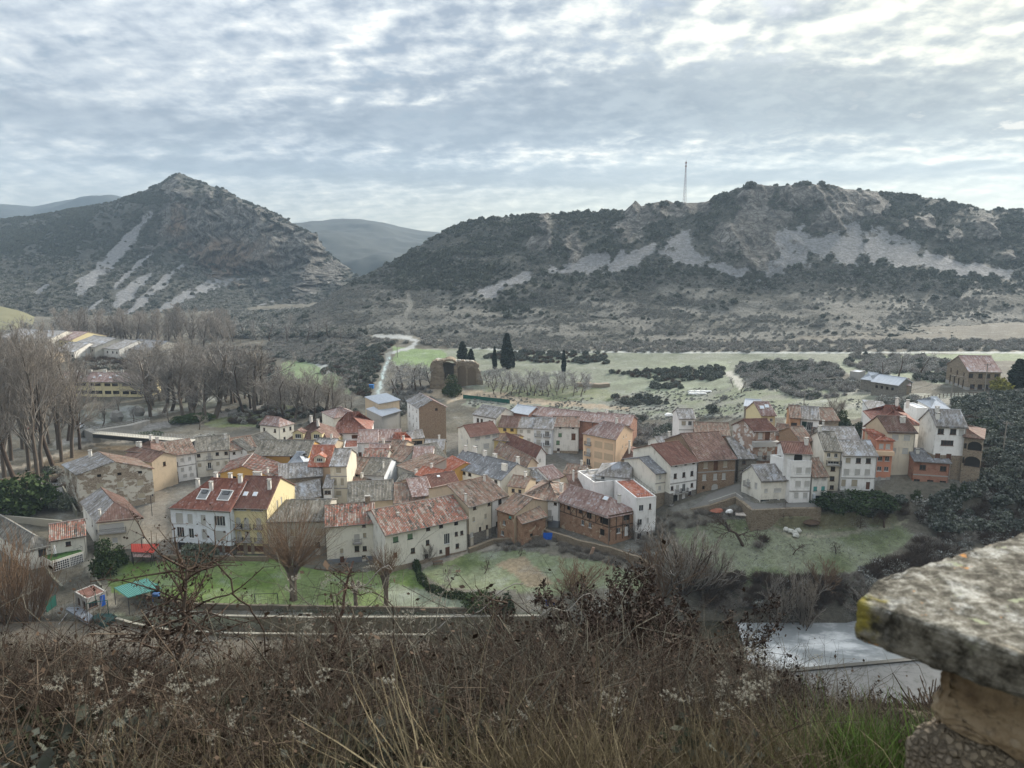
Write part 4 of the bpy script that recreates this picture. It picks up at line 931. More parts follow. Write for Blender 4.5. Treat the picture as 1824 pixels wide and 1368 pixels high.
f = house('apartment_building', 'big white apartment block with red tile roof, roof terraces and stone ground floor', (303, 903), (410, 909), 10.2, .6, 14, 'gx', 4.1, 'bluew', 'red', cat='apartment building', hl=.75, tile2='ice', plinth=(2.1, 'greystone'),
      rows=[(2.3, [.14], 1.6, 2.2, S), (2.35, [.32, .54], 1.1, 2.1, S), (2.4, [.81], 2.4, 2.1, 'd'), (5.3, [.14], 1.6, 2.2, 'd'), (5.4, [.32], 1.1, 2.1, 'd'), (5.4, [.54], 1.1, 2.1, S), (5.5, [.81], 2.4, 2.0, S), (8.3, [.14], 1.6, 1.7, 'o'), (8.3, [.33], 1.3, 1.6, 'o'), (8.3, [.76], 1.6, 1.4, 'x'), (8.3, [.91], 1.3, 1.4, 'x')],
      lr=[(2.1, [.8, .3], 1.2, 1.9, 'd'), (4.8, [.8, .3], 1.2, 1.9, 'd')], chim=[(.26, .35, 1.4), (.52, .30, 1.6), (.93, .45, 1.5, .4), (.45, .55, 1.2), (.7, .55, 1.2)])
for x, w in ((.44, 1.9), (.80, 2.3)):
    xx, yy = x * f.W, 2.7; z = f.rt(xx, yy); m = MB(); m.box(-w / 2 - .15, w / 2 + .15, -1.0, 1.6, -.1, .12); m.box(-w / 2 - .15, w / 2 + .15, 1.45, 1.6, .12, .35); o = m.build('roof_terrace', WHITE, f.root); o.location = f.P(xx, yy, z + .12); o.rotation_euler = (math.atan2(f.rt(xx, yy + .1) - z, .1), 0, 0)
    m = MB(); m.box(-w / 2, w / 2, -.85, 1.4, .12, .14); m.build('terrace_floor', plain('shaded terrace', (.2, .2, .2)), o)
    m = MB(); m.box(-w * .3, w * .3, .5, 1.35, .14, .3); m.build('terrace_window', GLASS, o)
f = house('town_house', 'yellow house with arched windows, balconies and dark brown roof beside the white apartment block', (411, 903), (475, 905), 10.4, .6, 15, 'gx', 4.1, 'paley', 'rust', cat='house', plinth=(2.2, 'stone'), wallR='paley',
      rows=[(.5, [.26, .72], 2.6, .4, 'd'), (3.2, [.18, .41, .75], 1.1, 2.1, 'B', True), (6.1, [.18, .41, .75], 1.1, 2.0, 'B', True), (8.7, [.18], 1.5, 1.2, 'x'), (8.8, [.44], .8, 1.5, 'p', True), (8.7, [.71], 1.9, 1.1, 'x')],
      rr=[(1.2, [.35, .5], .7, 1.9, 's'), (3.3, [.2, .55], .7, 1.0, 'd')], chim=[(.85, .3, 1.8, .35), (.3, .55, .9, .9)], sky=[(.25, .2, .9, 1.1), (.52, .2, .9, 1.1)])
house('corner_house', 'cream corner house with long balcony and frost streaked hip roof by the street', (174, 929), (251, 921), 7.4, .5, 12, 'gy', 2.6, 'cream', 'brown', cat='house', hl=.9, back=('L', (146, 893)), tile2='frost',
      rows=[(1.6, [.30], 4.6, 1.7, 'B'), (4.3, [.35], 1.0, 1.0, 's')], lr=[(2.2, [.25, .6], .7, 1.2, 'w')], chim=[(.1, .1, 1.2, .2)], wall2='dirty')
house('cottage', 'low cottage with grey hipped roof at the left edge above the pump yard', (-28, 932), (47, 980), 4.9, .8, 9.5, 'gx', 1.9, 'ivory', 'grey', cat='cottage', hr=.9, hl=.5, back=('R', (92, 970)), rows=[(1.3, [.2, .5, .8], .8, .8, 'w')], rr=[(1.2, [.6], 1.3, 1.4, 'w'), (3.5, [.6], 1.3, 1.0, 'G')])
f = house('cottage', 'cottage with mottled red roof beside the green roof terrace', (89, 962), (151, 952), 6.0, 1, 7, 'gx', 2.0, 'ivory', 'mix', cat='cottage', rows=[(1.35, [.5], .9, .9, 'w')])
house('town_house', 'old grey house with striped tile roof behind the big bare willow', (476, 928), (579, 926), 8.0, .7, 13, 'gx', 2.1, 'greyp', 'grey', cat='house', hl=.5, rows=[(.35, [.18, .5, .88], .8, .4, 'o'), (2.6, [.15, .45, .88], 1.6, 1.6, 'c'), (5.3, [.2, .5, .85], 1.0, 1.2, 'w')], plinth=(1.8, 'greystone'))
house('town_house', 'cream house with mottled red roof, one small balcony and blue grey base', (580, 937), (668, 930), 8.1, -.2, 11, 'gx', 2.3, 'ivory', 'mix', cat='house', plinth=(1.3, 'slateb'),
      rows=[(.6, [.77], .7, .55, 'w'), (3.1, [.62], 1.1, 1.7, 'b'), (2.6, [.78], .7, 1.0, 'c'), (5.5, [.3], .7, 1.1, 'c'), (5.3, [.61], .9, 1.2, 'w'), (5.35, [.77], .8, 1.0, 'w'), (7.4, [.3], .8, 1.6, 'p'), (7.1, [.75], .8, .6, 'w')], chim=[(.88, .5, 1.1, .5, stone('rubble stone', (0.30, .235, .165), (0.19, .145, .105), (0.30, .26, .2)))])
house('long_house', 'long cream house with big mottled red roof and green shutters facing the gardens', (686, 952), (832, 922), 7.9, -.1, 14, 'gx', 2.7, 'ivory', 'mix', cat='house', plinth=(1.1, 'stone'), wall2='dirty',
      rows=[(1.45, [.12, .29], 1.1, 1.1, 'g'), (.75, [.51, .67, .86], .9, .9, 'o'), (3.0, [.86, .93], .7, .9, 'w'), (3.6, [.74], 1.3, 2.2, 'd'), (4.6, [.11], .8, 1.0, 'x'), (4.5, [.32], .9, 1.1, 'w'), (3.5, [.5], .8, 1.1, 'w'), (6.3, [.48], .8, .9, 'w'), (6.0, [.66], .6, .7, 'w'), (6.5, [.745], 1.0, 2.3, 'p'), (5.6, [.87], .8, 1.0, 'w')], chim=[(.25, .3, .3, .2)])
house('town_house', 'tall narrow beige house with brown roof right of the long cream house', (835, 902), (876, 891), 9.6, 2, 15, 'gx', 2.7, 'cream', 'old', cat='house', wall2='sand', rows=[(.6, [.25, .88], .8, .9, 'w'), (3.1, [.2, .72], .6, 1.0, 'c'), (5.6, [.48, .78], .6, .9, 'w'), (6.3, [.12], .8, 1.0, 's'), (8.0, [.8], .6, .7, 's')], chim=[(.05, .1, 1.4, .12)], plinth=(1.5, 'greystone'))
house('town_house', 'slim white house with brown roof and dark windows above the brick barn', (877, 890), (904, 882), 9.6, 2, 14, 'gx', 2.7, 'white', 'old', cat='house', rows=[(.9, [.5], 1.0, 1.2, 'w'), (3.2, [.4], .9, 1.1, 'w'), (5.8, [.35], 1.0, 1.2, 'w')], chim=[(.6, .4, 1.1, .12)], plinth=(1.5, 'greystone'))
house('barn', 'brown brick barn with sloping tile roof beside the blue tarpaulin', (929, 931), (973, 918), 6.9, 2.4, 6, 'shed', 1.7, 'oldbrick', 'old', cat='barn', back=('L', (908, 916)), lr=[(1.8, [.4], .8, 1.0, 'o')], rows=[(3.4, [.4], .8, .8, 'o')])
house('half_timbered_house', 'half timbered brick house with peach gable wall behind the brown barn', (886, 906), (916, 916), 8.2, 2.2, 11, 'gx', 2.0, 'oldbrick', 'old', cat='house', wallR='sand', rows=[(2.6, [.4], .8, 1.0, 'd'), (1.0, [.75], .8, .6, 't'), (5.0, [.3], .9, 1.0, 'd')])
house('corner_house', 'white corner house with wide brown hip roof and a black balcony', (929, 882), (996, 892), 8.8, 2.4, 12, 'gx', 2.0, 'white', 'old', cat='house', hl=.8, hr=.8, plinth=(1.8, 'slateb'), rows=[(.8, [.45, .9], .7, .6, 'w'), (3.4, [.75], 1.0, 2.0, 'b'), (3.2, [.3], .8, 1.1, 's')], chim=[(.9, .3, 1.2)])
f = house('half_timbered_house', 'half timbered brick house with frosted red roof, open loggias and hanging laundry', (994, 888), (1086, 918), 9.0, 2.8, 11, 'gx', 2.4, 'oldbrick', 'pink', cat='house', hr=1, back=('R', (1133, 909)), rows=[(1.1, [.22], 1.0, 1.4, 'o'), (1.1, [.45], .9, 1.0, 'w'), (1.3, [.62], 1.3, 1.7, 'o'), (1.4, [.9], 2.2, 1.8, 'o'), (3.5, [.5, .64], .8, 1.1, 'd'), (4.1, [.87], 1.2, 1.4, 'o')], rr=[(1.1, [.65], 1.5, 1.4, 'o'), (3.6, [.35], .9, 1.2, 'd'), (3.2, [.7], .9, 1.2, 'o')], chim=[(.88, .6, 1.1, .3)], sky=[(.72, .42, 1.2, .9)], ov=.7)
tb = MB()
for x in np.linspace(.1, f.W - .1, 9): tb.box(x - .09, x + .09, -.05, -.004, f.H - 2.6, f.H)
for z in (0.1, 2.6): tb.box(0, f.W, -.065, -.052, f.H - z - .1, f.H - z + .1)
for i in range(8):
    x0 = .1 + (f.W - .2) * i / 8; x1 = x0 + f.W / 8 * .9
    if i % 2 == 0: tb.hexa([(x0, -.045, f.H - 2.5), (x0 + .14, -.045, f.H - 2.5), (x0 + .14, -.005, f.H - 2.5), (x0, -.005, f.H - 2.5), (x1, -.045, f.H - .2), (x1 + .14, -.045, f.H - .2), (x1 + .14, -.005, f.H - .2), (x1, -.005, f.H - .2)])
tb.build('timber_beams', TIMBER, f.root)
tb = MB()
for y in np.linspace(.1, f.SD - .1, 5): tb.box(y - .09, y + .09, -.05, -.004, f.H - 5.5, f.H)
for z in (0.1, 2.6): tb.box(0, f.SD, -.065, -.052, f.H - z - .1, f.H - z + .1)
o = tb.build('timber_beams', TIMBER, f.root); o.location = (f.W, 0, 0); o.rotation_euler = (0, 0, math.atan2(f.sd[1], f.sd[0]))
HALF = f
f = house('town_house', 'tall white house with orange roof terrace and grey concrete base by the half timbered house', (1134, 889), (1169, 886), 12.0, 3, 12, 'flat', .25, 'white', 'orange', cat='house', plinth=(2.0, 'concrete'), rows=[(2.0, [.25], 1.0, 1.3, 'd'), (1.8, [.7], .5, 1.2, 'w'), (5.0, [.2], 1.0, 1.3, 'd'), (4.8, [.6], .5, 1.2, 's'), (7.9, [.2], .9, 1.1, 'w'), (7.7, [.62], .5, 1.1, 'w')])
m = MB()
for a, b in (((.1, .1), (f.W - .1, .1)), ((f.W - .1, .1), (f.W - .1, f.D - .2))):
    a, b = f.P(*a), f.P(*b); m.bar(a + Vector((0, 0, f.H + 1.1)), b + Vector((0, 0, f.H + 1.1)), .03)
    for k in range(9): q = a.lerp(b, k / 8); m.bar(q + Vector((0, 0, f.H)), q + Vector((0, 0, f.H + 1.1)), .02)
m.build('terrace_railing', IRON, f.root)
house('town_house', 'low white house with flat parapet roof behind the orange roof terrace', (1059, 862), (1150, 852), 11.6, 3, 9, 'flat', .35, 'white', 'frost', cat='house', rows=[(1.2, [.55], .9, .9, 'w'), (1.4, [.8], 1.5, 1.2, 's')])
house('town_house', 'house with frosted grey hip roof behind the white parapet house', (1062, 845), (1122, 850), 12.8, 4, 9, 'gx', 1.8, 'white', 'frost', cat='house', hl=.9, rows=[(.7, [.2], .8, .7, 'd')])
house('town_house', 'small yellow house with brown roof between white houses near the steps', (1123, 850), (1168, 845), 11.6, 6, 9, 'gx', 2.0, 'yellow', 'old', cat='house', rows=[(1.4, [.55], .9, 1.1, 's'), (3.4, [.5], .9, 1.1, 'd')], chim=[(.2, .3, 1.1)])
house('town_house', 'pale green grey house with slate roof and stone base beside the yellow house', (1168, 843), (1195, 839), 15.2, 8.5, 12, 'gx', 1.8, 'ivory', 'slate', cat='house', plinth=(2.2, 'stone'), rows=[(1.0, [.3, .72], .7, .9, 's'), (3.4, [.3, .7], .7, 1.0, 's')], band=(2.3,))
house('town_house', 'white three storey house with red brown roof and dark ground floor gate by the ramp', (1195, 828), (1243, 821), 17.2, 8.8, 14, 'gx', 2.6, 'white', 'rust', cat='house', wall2='ivory', plinth=(2.1, 'greystone'), rows=[(.5, [.2, .55, .85], .7, .35, 'o'), (2.6, [.18, .5, .8], .8, 1.1, 'w'), (5.2, [.08, .82], .7, .9, 'w'), (5.5, [.28, .52], .8, 1.7, 'b'), (7.9, [.22], 1.2, 2.3, 'o'), (7.0, [.75], .9, 1.0, 'w')], band=(4.2,))
house('manor_house', 'large brown stone manor with big grey brown roof and arched door on the square', (1244, 820), (1311, 816), 17.2, 9.6, 18, 'gx', 3.6, 'ashlar', 'brown', cat='house', rows=[(1.2, [.2, .72], .9, 1.3, 'c'), (1.4, [.47], 1.0, 2.0, 'x'), (3.9, [.18, .47, .7], .9, 1.4, 's'), (6.2, [.17], .6, .8, 'o'), (6.6, [.47], 1.5, 2.2, 's', True)], band=(2.7,), tile2='brown')
house('stone_house', 'stone house with frosted grey roof between the manor and the white tower house', (1316, 816), (1348, 815), 17.0, 10.5, 14, 'gx', 2.8, 'greystone', 'frost', cat='house', wall2='greystone', rows=[(1.0, [.3], .8, .8, 'w'), (3.2, [.3, .7], .8, 1.0, 'w')])
f = house('apartment_building', 'cream corner house on concrete pillars with frosted grey roof above the retaining wall', (1356, 855), (1405, 853), 15.7, 10.6, 10, 'gx', 2.3, 'ivory', 'frost', cat='house', back=('L', (1322, 841)), rows=[(2.3, [.2], .7, .8, 's'), (2.3, [.62], 1.6, .8, 's'), (5.0, [.18], 2.0, 1.6, 'n'), (5.0, [.52], 2.0, 1.6, 'n'), (5.0, [.85], 1.4, 1.6, 'n')], lr=[(1.6, [.35], .9, 1.3, 'b'), (1.6, [.75], .8, 1.2, 's')])
f = house('tower_house', 'white tower house with top terrace, red roof and dark arched balcony door', (1410, 823), (1446, 823), 19.5, 10.8, 12, 'flat', .3, 'white', 'grey', cat='house', back=('L', (1372, 812)), rows=[(1.8, [.4, .85], 1.1, 1.3, 's'), (4.6, [.4, .85], 1.1, 1.3, 's'), (7.0, [.35, .8], .9, 1.1, 's')], band=(3.2, 6.1))
house('tower_house', 'recessed top floor with red roof on the white tower house', (1397, 806), (1446, 808), 21.2, 19.5 - .2, 7, 'gx', 1.3, 'white', 'rust', cat='penthouse', rows=[(.9, [.52], 1.6, 1.6, 'o', True)], lr=[(.8, [.4], .8, 1.0, 's')], chim=[(.9, .4, 1.2)])
house('town_house', 'small grey white house with brown roof and teal shutters between two tall houses', (1447, 848), (1475, 847), 16.4, 10.9, 9, 'gx', 2.4, 'dirty', 'old', cat='house', rows=[(.6, [.25, .75], .9, .6, 's'), (2.7, [.25, .75], .8, .9, 't'), (4.8, [.35], 1.6, 1.2, 'n')])
house('town_house', 'tall cream house with grey roof and a narrow balcony left of the white house', (1469, 802), (1498, 803), 20.8, 11.4, 12, 'gx', 2.5, 'cream', 'grey', cat='house', wall2='ivory', rows=[(1.0, [.28, .72], .7, .9, 'd'), (2.6, [.6], 2.2, .6, 'b'), (3.9, [.6], .9, 1.0, 'w'), (6.0, [.6], .9, 1.0, 'w'), (7.9, [.2, .62], .8, .9, 'w')], chim=[(.1, .5, 1.0)])
house('town_house', 'white three storey house with frosted brown roof and closed white shutters', (1502, 810), (1563, 811), 20.2, 12.2, 9, 'gx', 1.9, 'white', 'frost', cat='house', plinth=(.5, 'concrete'), rows=[(1.2, [.16], 1.0, 1.1, 'c'), (1.2, [.46, .75], 1.0, 1.1, 'w'), (3.6, [.14, .46, .75], 1.1, 1.2, 's'), (6.0, [.08, .4], 1.2, 1.5, 'c'), (6.5, [.8], .8, 1.6, 'p')], band=(4.9,))
f = house('town_house', 'narrow coral and peach house with orange canopy roof and grey ground floor', (1562, 783), (1592, 784), 22.4, 12.4, 9, 'gx', 1.0, 'coral', 'orange', cat='house', hl=1, hr=1, rows=[(1.4, [.3, .7], .9, 1.1, 's'), (4.1, [.3, .72], .9, 1.0, 'd'), (6.3, [.3, .72], .9, 1.0, 'd'), (8.9, [.15, .6], 1.0, 1.4, 's')], plinth=(2.0, 'concrete'))
m = MB(); m.box(-.1, f.W + .1, -.9, -.003, f.H - 3.2, f.H - 2.3); m.build('balcony', wm('peach'), f.root)
house('villa', 'cream two storey villa with brown roof behind the coral house', (1581, 767), (1631, 768), 24, 15.5, 10, 'gx', 2.6, 'cream', 'brown', cat='villa', wall2='sand', back=('L', (1542, 757)), rows=[(1.4, [.3, .72], 1.3, 1.2, 's'), (4.3, [.26, .7], 1.2, 1.2, 's')], lr=[(1.5, [.3], .7, 1.0, 'd')], chim=[(.75, .3, .9, .5)])
house('villa', 'low white villa with broad red roof behind the cream villa', (1560, 752), (1640, 756), 24.5, 18, 12, 'gx', 2.6, 'white', 'red', cat='villa', hl=1, hr=1, chim=[(.6, .5, 1.5, .3), (.85, .5, 1.2, .3)])
house('villa', 'white gabled villa with frosted roof and brown windows beside the arched stone porch', (1668, 757), (1722, 759), 26, 17.5, 13, 'gx', 2.7, 'white', 'frost', cat='villa', wall2='dirty', plinth=(2.2, 'stone'), back=('L', (1639, 746)), rows=[(1.3, [.17, .58], 1.2, 1.2, 'w'), (1.4, [.85], 1.0, 1.3, 's'), (3.7, [.42], 2.4, 1.1, 'w'), (6.6, [.15, .52], 1.0, 1.2, 'x')], chim=[(.2, .4, 1.0), (.12, .2, 1.0)])
house('stone_house', 'stone house with two arched loggia openings at the right end of the village', (1718, 777), (1752, 781), 24, 16, 10, 'gx', 1.6, 'stone', 'brown', cat='house', hr=1, rows=[(1.8, [.6], 2.6, 1.9, 'o', True), (5.1, [.55], 3.0, 2.2, 'o', True), (2.0, [.1], .6, 1.2, 'o', True), (5.0, [.1], .6, 1.4, 'o', True)], lr=[(2, [.5], 1, 1, 'w')])
f = house('brick_house', 'red brick house with grey metal roof and glazed terrace above the dark hedge', (1629, 820), (1693, 824), 18.5, 12.6, 11, 'gx', 1.4, 'brick', 'slate', cat='house', back=('L', (1603, 800)), rows=[(1.4, [.25, .82], 1.2, 1.1, 'w'), (4.6, [.12, .5, .85], 1.2, 1.2, 'w')], band=(3.0,), chim=[(.2, .3, .7, .3)], sky=[])
house('terrace_wing', 'brick terrace wing with red corrugated canopy at the right of the brick house', (1694, 841), (1735, 845), 15.8, 12.4, 8, 'flat', 1.0, 'brick', 'slate', cat='terrace', rows=[(1.6, [.3, .75], 1.0, 1.6, 'o')])
m0 = pz(1694, 822, 18.0); m1 = pz(1737, 829, 17.8)
m = MB(); slope(m, m0, m1, m0 + Vector((1, 7, 1.2)), m1 + Vector((1, 7, 1.2)), 0, True, .06)
tag(m.build('canopy', tm('pink')), 'red corrugated canopy over the glazed brick terrace', 'canopy')
mm = MB()
for k in range(5): q = m0.lerp(m1, k / 4); mm.bar((q.x, q.y + .2, 15.6), (q.x, q.y + .2, q.z - .05), .06)
tag(mm.build('canopy_posts', FRW), 'white posts and glazing bars under the red terrace canopy', 'posts')
house('stone_mansion', 'big stone house with pale roof far right beyond the fields', (1726, 661), (1783, 662), 26.0, 19.5, 14, 'gx', 3.6, 'stone', 'pink', cat='house', back=('L', (1693, 665)), plinth=(1.6, 'concrete'), rows=[(1.4, [.08, .38, .62, .88], 1.2, 1.3, 'w'), (4.6, [.16, .4, .6, .85], 1.3, 1.3, 'w')], lr=[(1.5, [.2, .5, .8], .8, 1.2, 'w'), (4.2, [.2, .4, .6, .8], .8, 2.4, 'o')], corr=False, wall2='stone')
house('stone_barn', 'long low stone barn with white frosted roof in the upper field', (1553, 679), (1600, 686), 22.5, 18.4, 8, 'gx', 1.6, 'greystone', 'ice', cat='barn', rows=[(1.4, [.2, .4, .6, .8], .8, .9, 'o')], corr=False)
house('stone_hut', 'small stone hut with tiled roof and doorway at the end of the long barn', (1602, 685), (1621, 686), 22.0, 17.8, 6, 'gx', 1.3, 'stone', 'pink', cat='hut', rows=[(2.2, [.4], 1.2, 2.2, 'o')], corr=False)
house('stone_hut', 'low stone hut with white pyramid roof behind the long barn', (1534, 674), (1556, 677), 22.0, 19.0, 7, 'gx', 1.6, 'greystone', 'ice', cat='hut', hl=1, hr=1, corr=False)
house('shed', 'small pale concrete shed in the field left of the long barn', (1514, 662), (1531, 664), 21.4, 19.0, 5, 'flat', .2, 'concrete', 'ice', cat='shed')
house('small_house', 'small white house with white gable roof above the villas', (1660, 726), (1691, 727), 24.5, 20.5, 9, 'gx', 1.7, 'white', 'ice', cat='house', hl=.6, hr=.6, rows=[(1.5, [.45], 1.4, 1.3, 'c')], corr=False)
house('shed', 'little white outbuilding left of the small white house', (1634, 728), (1652, 728), 24.3, 21.5, 6, 'flat', .2, 'white', 'ice', cat='shed')
house('villa', 'white walled house with a long sloping roof edge above the dark hedge', (1555, 740), (1592, 744), 21.5, 17.5, 11, 'shed', 1.4, 'white', 'frost', cat='house', back=('L', (1536, 722)))
house('town_house', 'yellow house with frosted red roof at the top of the eastern quarter', (1356, 738), (1381, 738), 22.5, 15.0, 10, 'gx', 2.4, 'paley', 'pink', cat='house', back=('L', (1329, 728)), rows=[(1.6, [.3], 1.0, 1.5, 'x'), (1.4, [.75], .7, .8, 'd')], sky=[(.3, .25, 1, 1), (.7, .3, 1, 1)], wall2='paley')
house('shed', 'shed with white frosted roof behind the yellow eastern house', (1326, 722), (1352, 724), 21.5, 15.8, 7, 'gx', 1.0, 'greystone', 'ice', cat='shed', corr=False)
house('brick_house', 'orange brick house with tiled roof next to the white house with green shutters', (1408, 743), (1426, 744), 23.5, 15.5, 9, 'gx', 1.8, 'orangeb', 'old', cat='house', back=('L', (1387, 740)), rows=[(1.8, [.4], 1.3, 1.1, 'w'), (4.7, [.35], 1.3, 1.1, 'w')])
house('town_house', 'white house with dark green balcony doors at the top of the eastern quarter', (1427, 745), (1459, 747), 23.2, 15.5, 9, 'gx', 1.9, 'white', 'frost', cat='house', rows=[(1.3, [.2], 1.1, 1.2, 'k'), (1.7, [.52], 1.3, 1.9, 'b'), (4.6, [.45], 1.4, 1.2, 'k')], band=(2.7,))
house('stone_house', 'grey stone house with tiled roof right of the white green shuttered house', (1460, 748), (1494, 748), 22.8, 16.0, 9, 'gx', 1.9, 'stone', 'old', cat='house', rows=[(1.3, [.15], .8, 1.0, 'w')])
f = house('town_house', 'tall flaking brick house with brown top roof and stacked balconies', (1343, 767), (1383, 766), 22.8, 11.5, 12, 'gx', 1.8, 'peelbrick', 'rust', cat='house', back=('L', (1306, 756)), wall2='peelbrick', rows=[(1.2, [.3], 1.0, 1.4, 's'), (1.2, [.62], 1.1, 1.7, 'x'), (5.6, [.35, .75], 1.1, 1.7, 'b'), (8.4, [.35, .75], 1.1, 1.7, 'b')], sky=[])
m = MB(); m.box(-.3, f.W + .3, -1.3, -.004, f.H - 3.4, f.H - 2.3); m.build('balcony', CONC, f.root)
house('small_house', 'small dark roofed shed behind the tall flaking brick house', (1378, 773), (1402, 776), 19.5, 14.5, 8, 'gx', 1.6, 'brick', 'old', cat='shed')
house('brick_house', 'brown brick house with old tile roof below the orange brick house', (1425, 785), (1447, 784), 20.4, 13.5, 9, 'gx', 2.0, 'ashlar', 'old', cat='house')
house('town_house', 'wide house with frosted roof behind the white three storey house', (1472, 790), (1536, 791), 20.0, 14.0, 11, 'gx', 2.4, 'greyp', 'frost', cat='house')
house('tower_house', 'narrow white house with big dark ground floor window at the meadow edge', (1210, 745), (1238, 745), 16.5, 8.0, 8, 'gx', 1.7, 'white', 'frost', cat='house', rows=[(1.4, [.3], 1.2, 1.2, 'c'), (1.4, [.7], 1.0, 1.2, 'd'), (5.4, [.48], 3.6, 2.4, 'd')], band=(3.2,))
house('barn', 'red brick barn with frosted brown roof right of the narrow white house', (1239, 773), (1300, 775), 13.5, 9.5, 10, 'gx', 2.0, 'brick', 'old', cat='barn')

# --- northern row
house('town_house', 'white house with red brick band and frosted roof at the north edge', (843, 737), (884, 744), 12.2, 5, 9, 'gx', 2.0, 'white', 'frost', cat='house', wall2='ivory', band=(.5,), rows=[(1.8, [.2, .37, .72], 1.0, 1.3, 'w')], rr=[(1.2, [.3, .7], .6, .7, 'w')])
house('town_house', 'cream three storey house with dark red roof and corner loggia at the north', (838, 778), (889, 770), 11.0, 2.4, 10, 'gx', 1.9, 'ivory', 'rust', cat='house', back=('L', (816, 762)), rows=[(.8, [.25, .6, .85], 1.6, .9, 's'), (3.4, [.2], 1.0, 1.6, 's'), (3.3, [.55], 1.8, 1.4, 's')], lr=[(2.0, [.3, .75], .9, 1.2, 's'), (4.8, [.7], .9, 1.2, 's')])
house('town_house', 'small bright yellow house with red brown roof at the left end of the white row', (888, 759), (920, 761), 10.4, 3.0, 8, 'gx', 2.2, 'yellow', 'brown', cat='house', rows=[(.9, [.35, .75], 1.0, .8, 'w'), (3.4, [.35, .75], .9, .9, 'w')])
house('row_house', 'white row house with frosted roof between yellow house and blue balconies', (921, 761), (951, 762), 10.2, 2.6, 9, 'gx', 2.0, 'white', 'frost', cat='house', rows=[(1.2, [.25, .7], 1.0, 1.0, 's'), (3.9, [.25, .7], 1.0, 1.3, 's'), (4.9, [.72], 1.2, .3, 'b')])
house('row_house', 'pale blue row house with two rows of blue balconies', (951, 762), (984, 764), 10.4, 2.2, 9, 'gx', 2.1, 'bluew', 'frost', cat='house', rows=[(1.6, [.25, .72], 1.3, 1.6, 'b'), (4.3, [.25, .72], 1.3, 1.6, 'b'), (6.8, [.3, .7], 1.0, 1.6, 's')])
house('row_house', 'worn white house with brown roof and cracked plaster at the right end of the row', (985, 759), (1031, 760), 10.9, 2.0, 9, 'gx', 1.9, 'dirty', 'old', cat='house', plinth=(1.6, 'stone'), rows=[(.5, [.28, .78], .7, .5, 'o'), (2.6, [.28], 1.0, 1.1, 'g'), (3.0, [.8], 1.2, 1.9, 'x'), (4.9, [.2], 1.0, 1.2, 'g'), (7.0, [.22], .8, .8, 'w')])
house('long_barn', 'long red brick row with pinkish frosted roof along the meadow', (940, 737), (1056, 751), 12.0, 4.2, 8, 'gx', 1.6, 'brick', 'pink', cat='barn', rows=[(1.0, [.1, .2, .55], .9, .8, 'w')])
house('brick_house', 'red brick house with pale roof at the right end of the long brick row', (1057, 751), (1122, 757), 12.0, 4.0, 9, 'gx', 1.8, 'brick', 'pink', cat='house', rows=[(1.0, [.3, .7], .9, .8, 'w')], chim=[(.25, .5, .8)])
house('shed', 'dark brick shed with white sheet roof left of the long brick row', (909, 733), (941, 738), 12.4, 4.5, 8, 'gx', 1.5, 'brick', 'ice', cat='shed', corr=False)
f = house('apartment_building', 'tall peach apartment tower with tan panels and three small balconies', (1039, 771), (1097, 782), 12.8, .8, 12, 'gx', 2.6, 'peach', 'pink', cat='apartment building', back=('R', (1127, 766)), hl=.6, wallR='peach', rows=[(2.0, [.17], 1.2, 1.8, 'b'), (4.9, [.17], 1.2, 1.8, 'b'), (7.8, [.17], 1.2, 1.8, 'b'), (10.9, [.26], 1.5, 1.4, 'w')], rr=[(.6, [.45, .6], .4, .8, 'd'), (3.2, [.4, .6, .68], .4, .9, 's'), (5.8, [.4, .65], .4, .9, 's')], chim=[(.75, .5, 1.2, .3)])
for a, b in ((.36, .6), (.66, .93)):
    for k in range(3):
        m = MB(); m.box(a * f.W, b * f.W, -.035, -.003, f.H - 3.3 - 2.9 * k, f.H - 1.5 - 2.9 * k); m.build('wall_panel', wm('tan'), f.root)
house('small_house', 'cream low house with red roof and tall chimney right of the peach tower', (1098, 815), (1140, 820), 6.5, 1.5, 10, 'gx', 2.4, 'sand', 'brown', cat='house', hr=1, chim=[(.45, .2, 3.2, .22)])
house('town_house', 'grey green house with slate roof above the yellow house near the manor', (1146, 832), (1176, 836), 13.5, 6, 10, 'gx', 1.8, 'ivory', 'slate', cat='house')
f = house('apartment_building', 'long white apartment block with frosted dark grey roof and many chimneys', (798, 829), (893, 854), 7.4, 1.4, 15, 'gx', 2.7, 'white', 'slate', cat='apartment building', back=('R', (946, 836)), rows=[(.9, [.06, .2, .31, .42, .66, .9], 1.1, .8, 'w'), (3.6, [.04, .19, .3, .42, .6, .75], 1.0, 1.8, 'w')], wallR='ivory', chim=[(.05, .5, 1.2, .4), (.2, .55, 1.6, .6), (.42, .5, 1.1, .5), (.58, .55, .9, .6), (.92, .25, 1.3, .8), (.97, .6, 1.6, .4)])
house('long_house', 'long white house with brown roof running up behind the grey roofed block', (955, 812), (972, 807), 8.5, 1.5, 24, 'gy', 2.0, 'white', 'rust', cat='house', back=('L', (893, 785)), rows=[(1.6, [.4], 1.0, 1.0, 's'), (4.4, [.4], 1.0, 1.0, 's')], wall2='white')
house('town_house', 'house with long weathered brown roof in front of the long white house', (937, 832), (957, 824), 7.4, 1.5, 20, 'gy', 2.0, 'sand', 'old', cat='house', back=('L', (880, 803)))
house('town_house', 'ochre house with slim flat gable behind the long white house', (874, 782), (920, 786), 9.2, 2.4, 6, 'gx', 1.0, 'yellow', 'yellow' if False else 'old', cat='house')
house('small_house', 'small white house with frost dusted roof below the long block', (951, 856), (978, 854), 5.6, 1.6, 9, 'gx', 1.8, 'white', 'frost', cat='house', rows=[(.8, [.2, .7], .9, .6, 'w')])
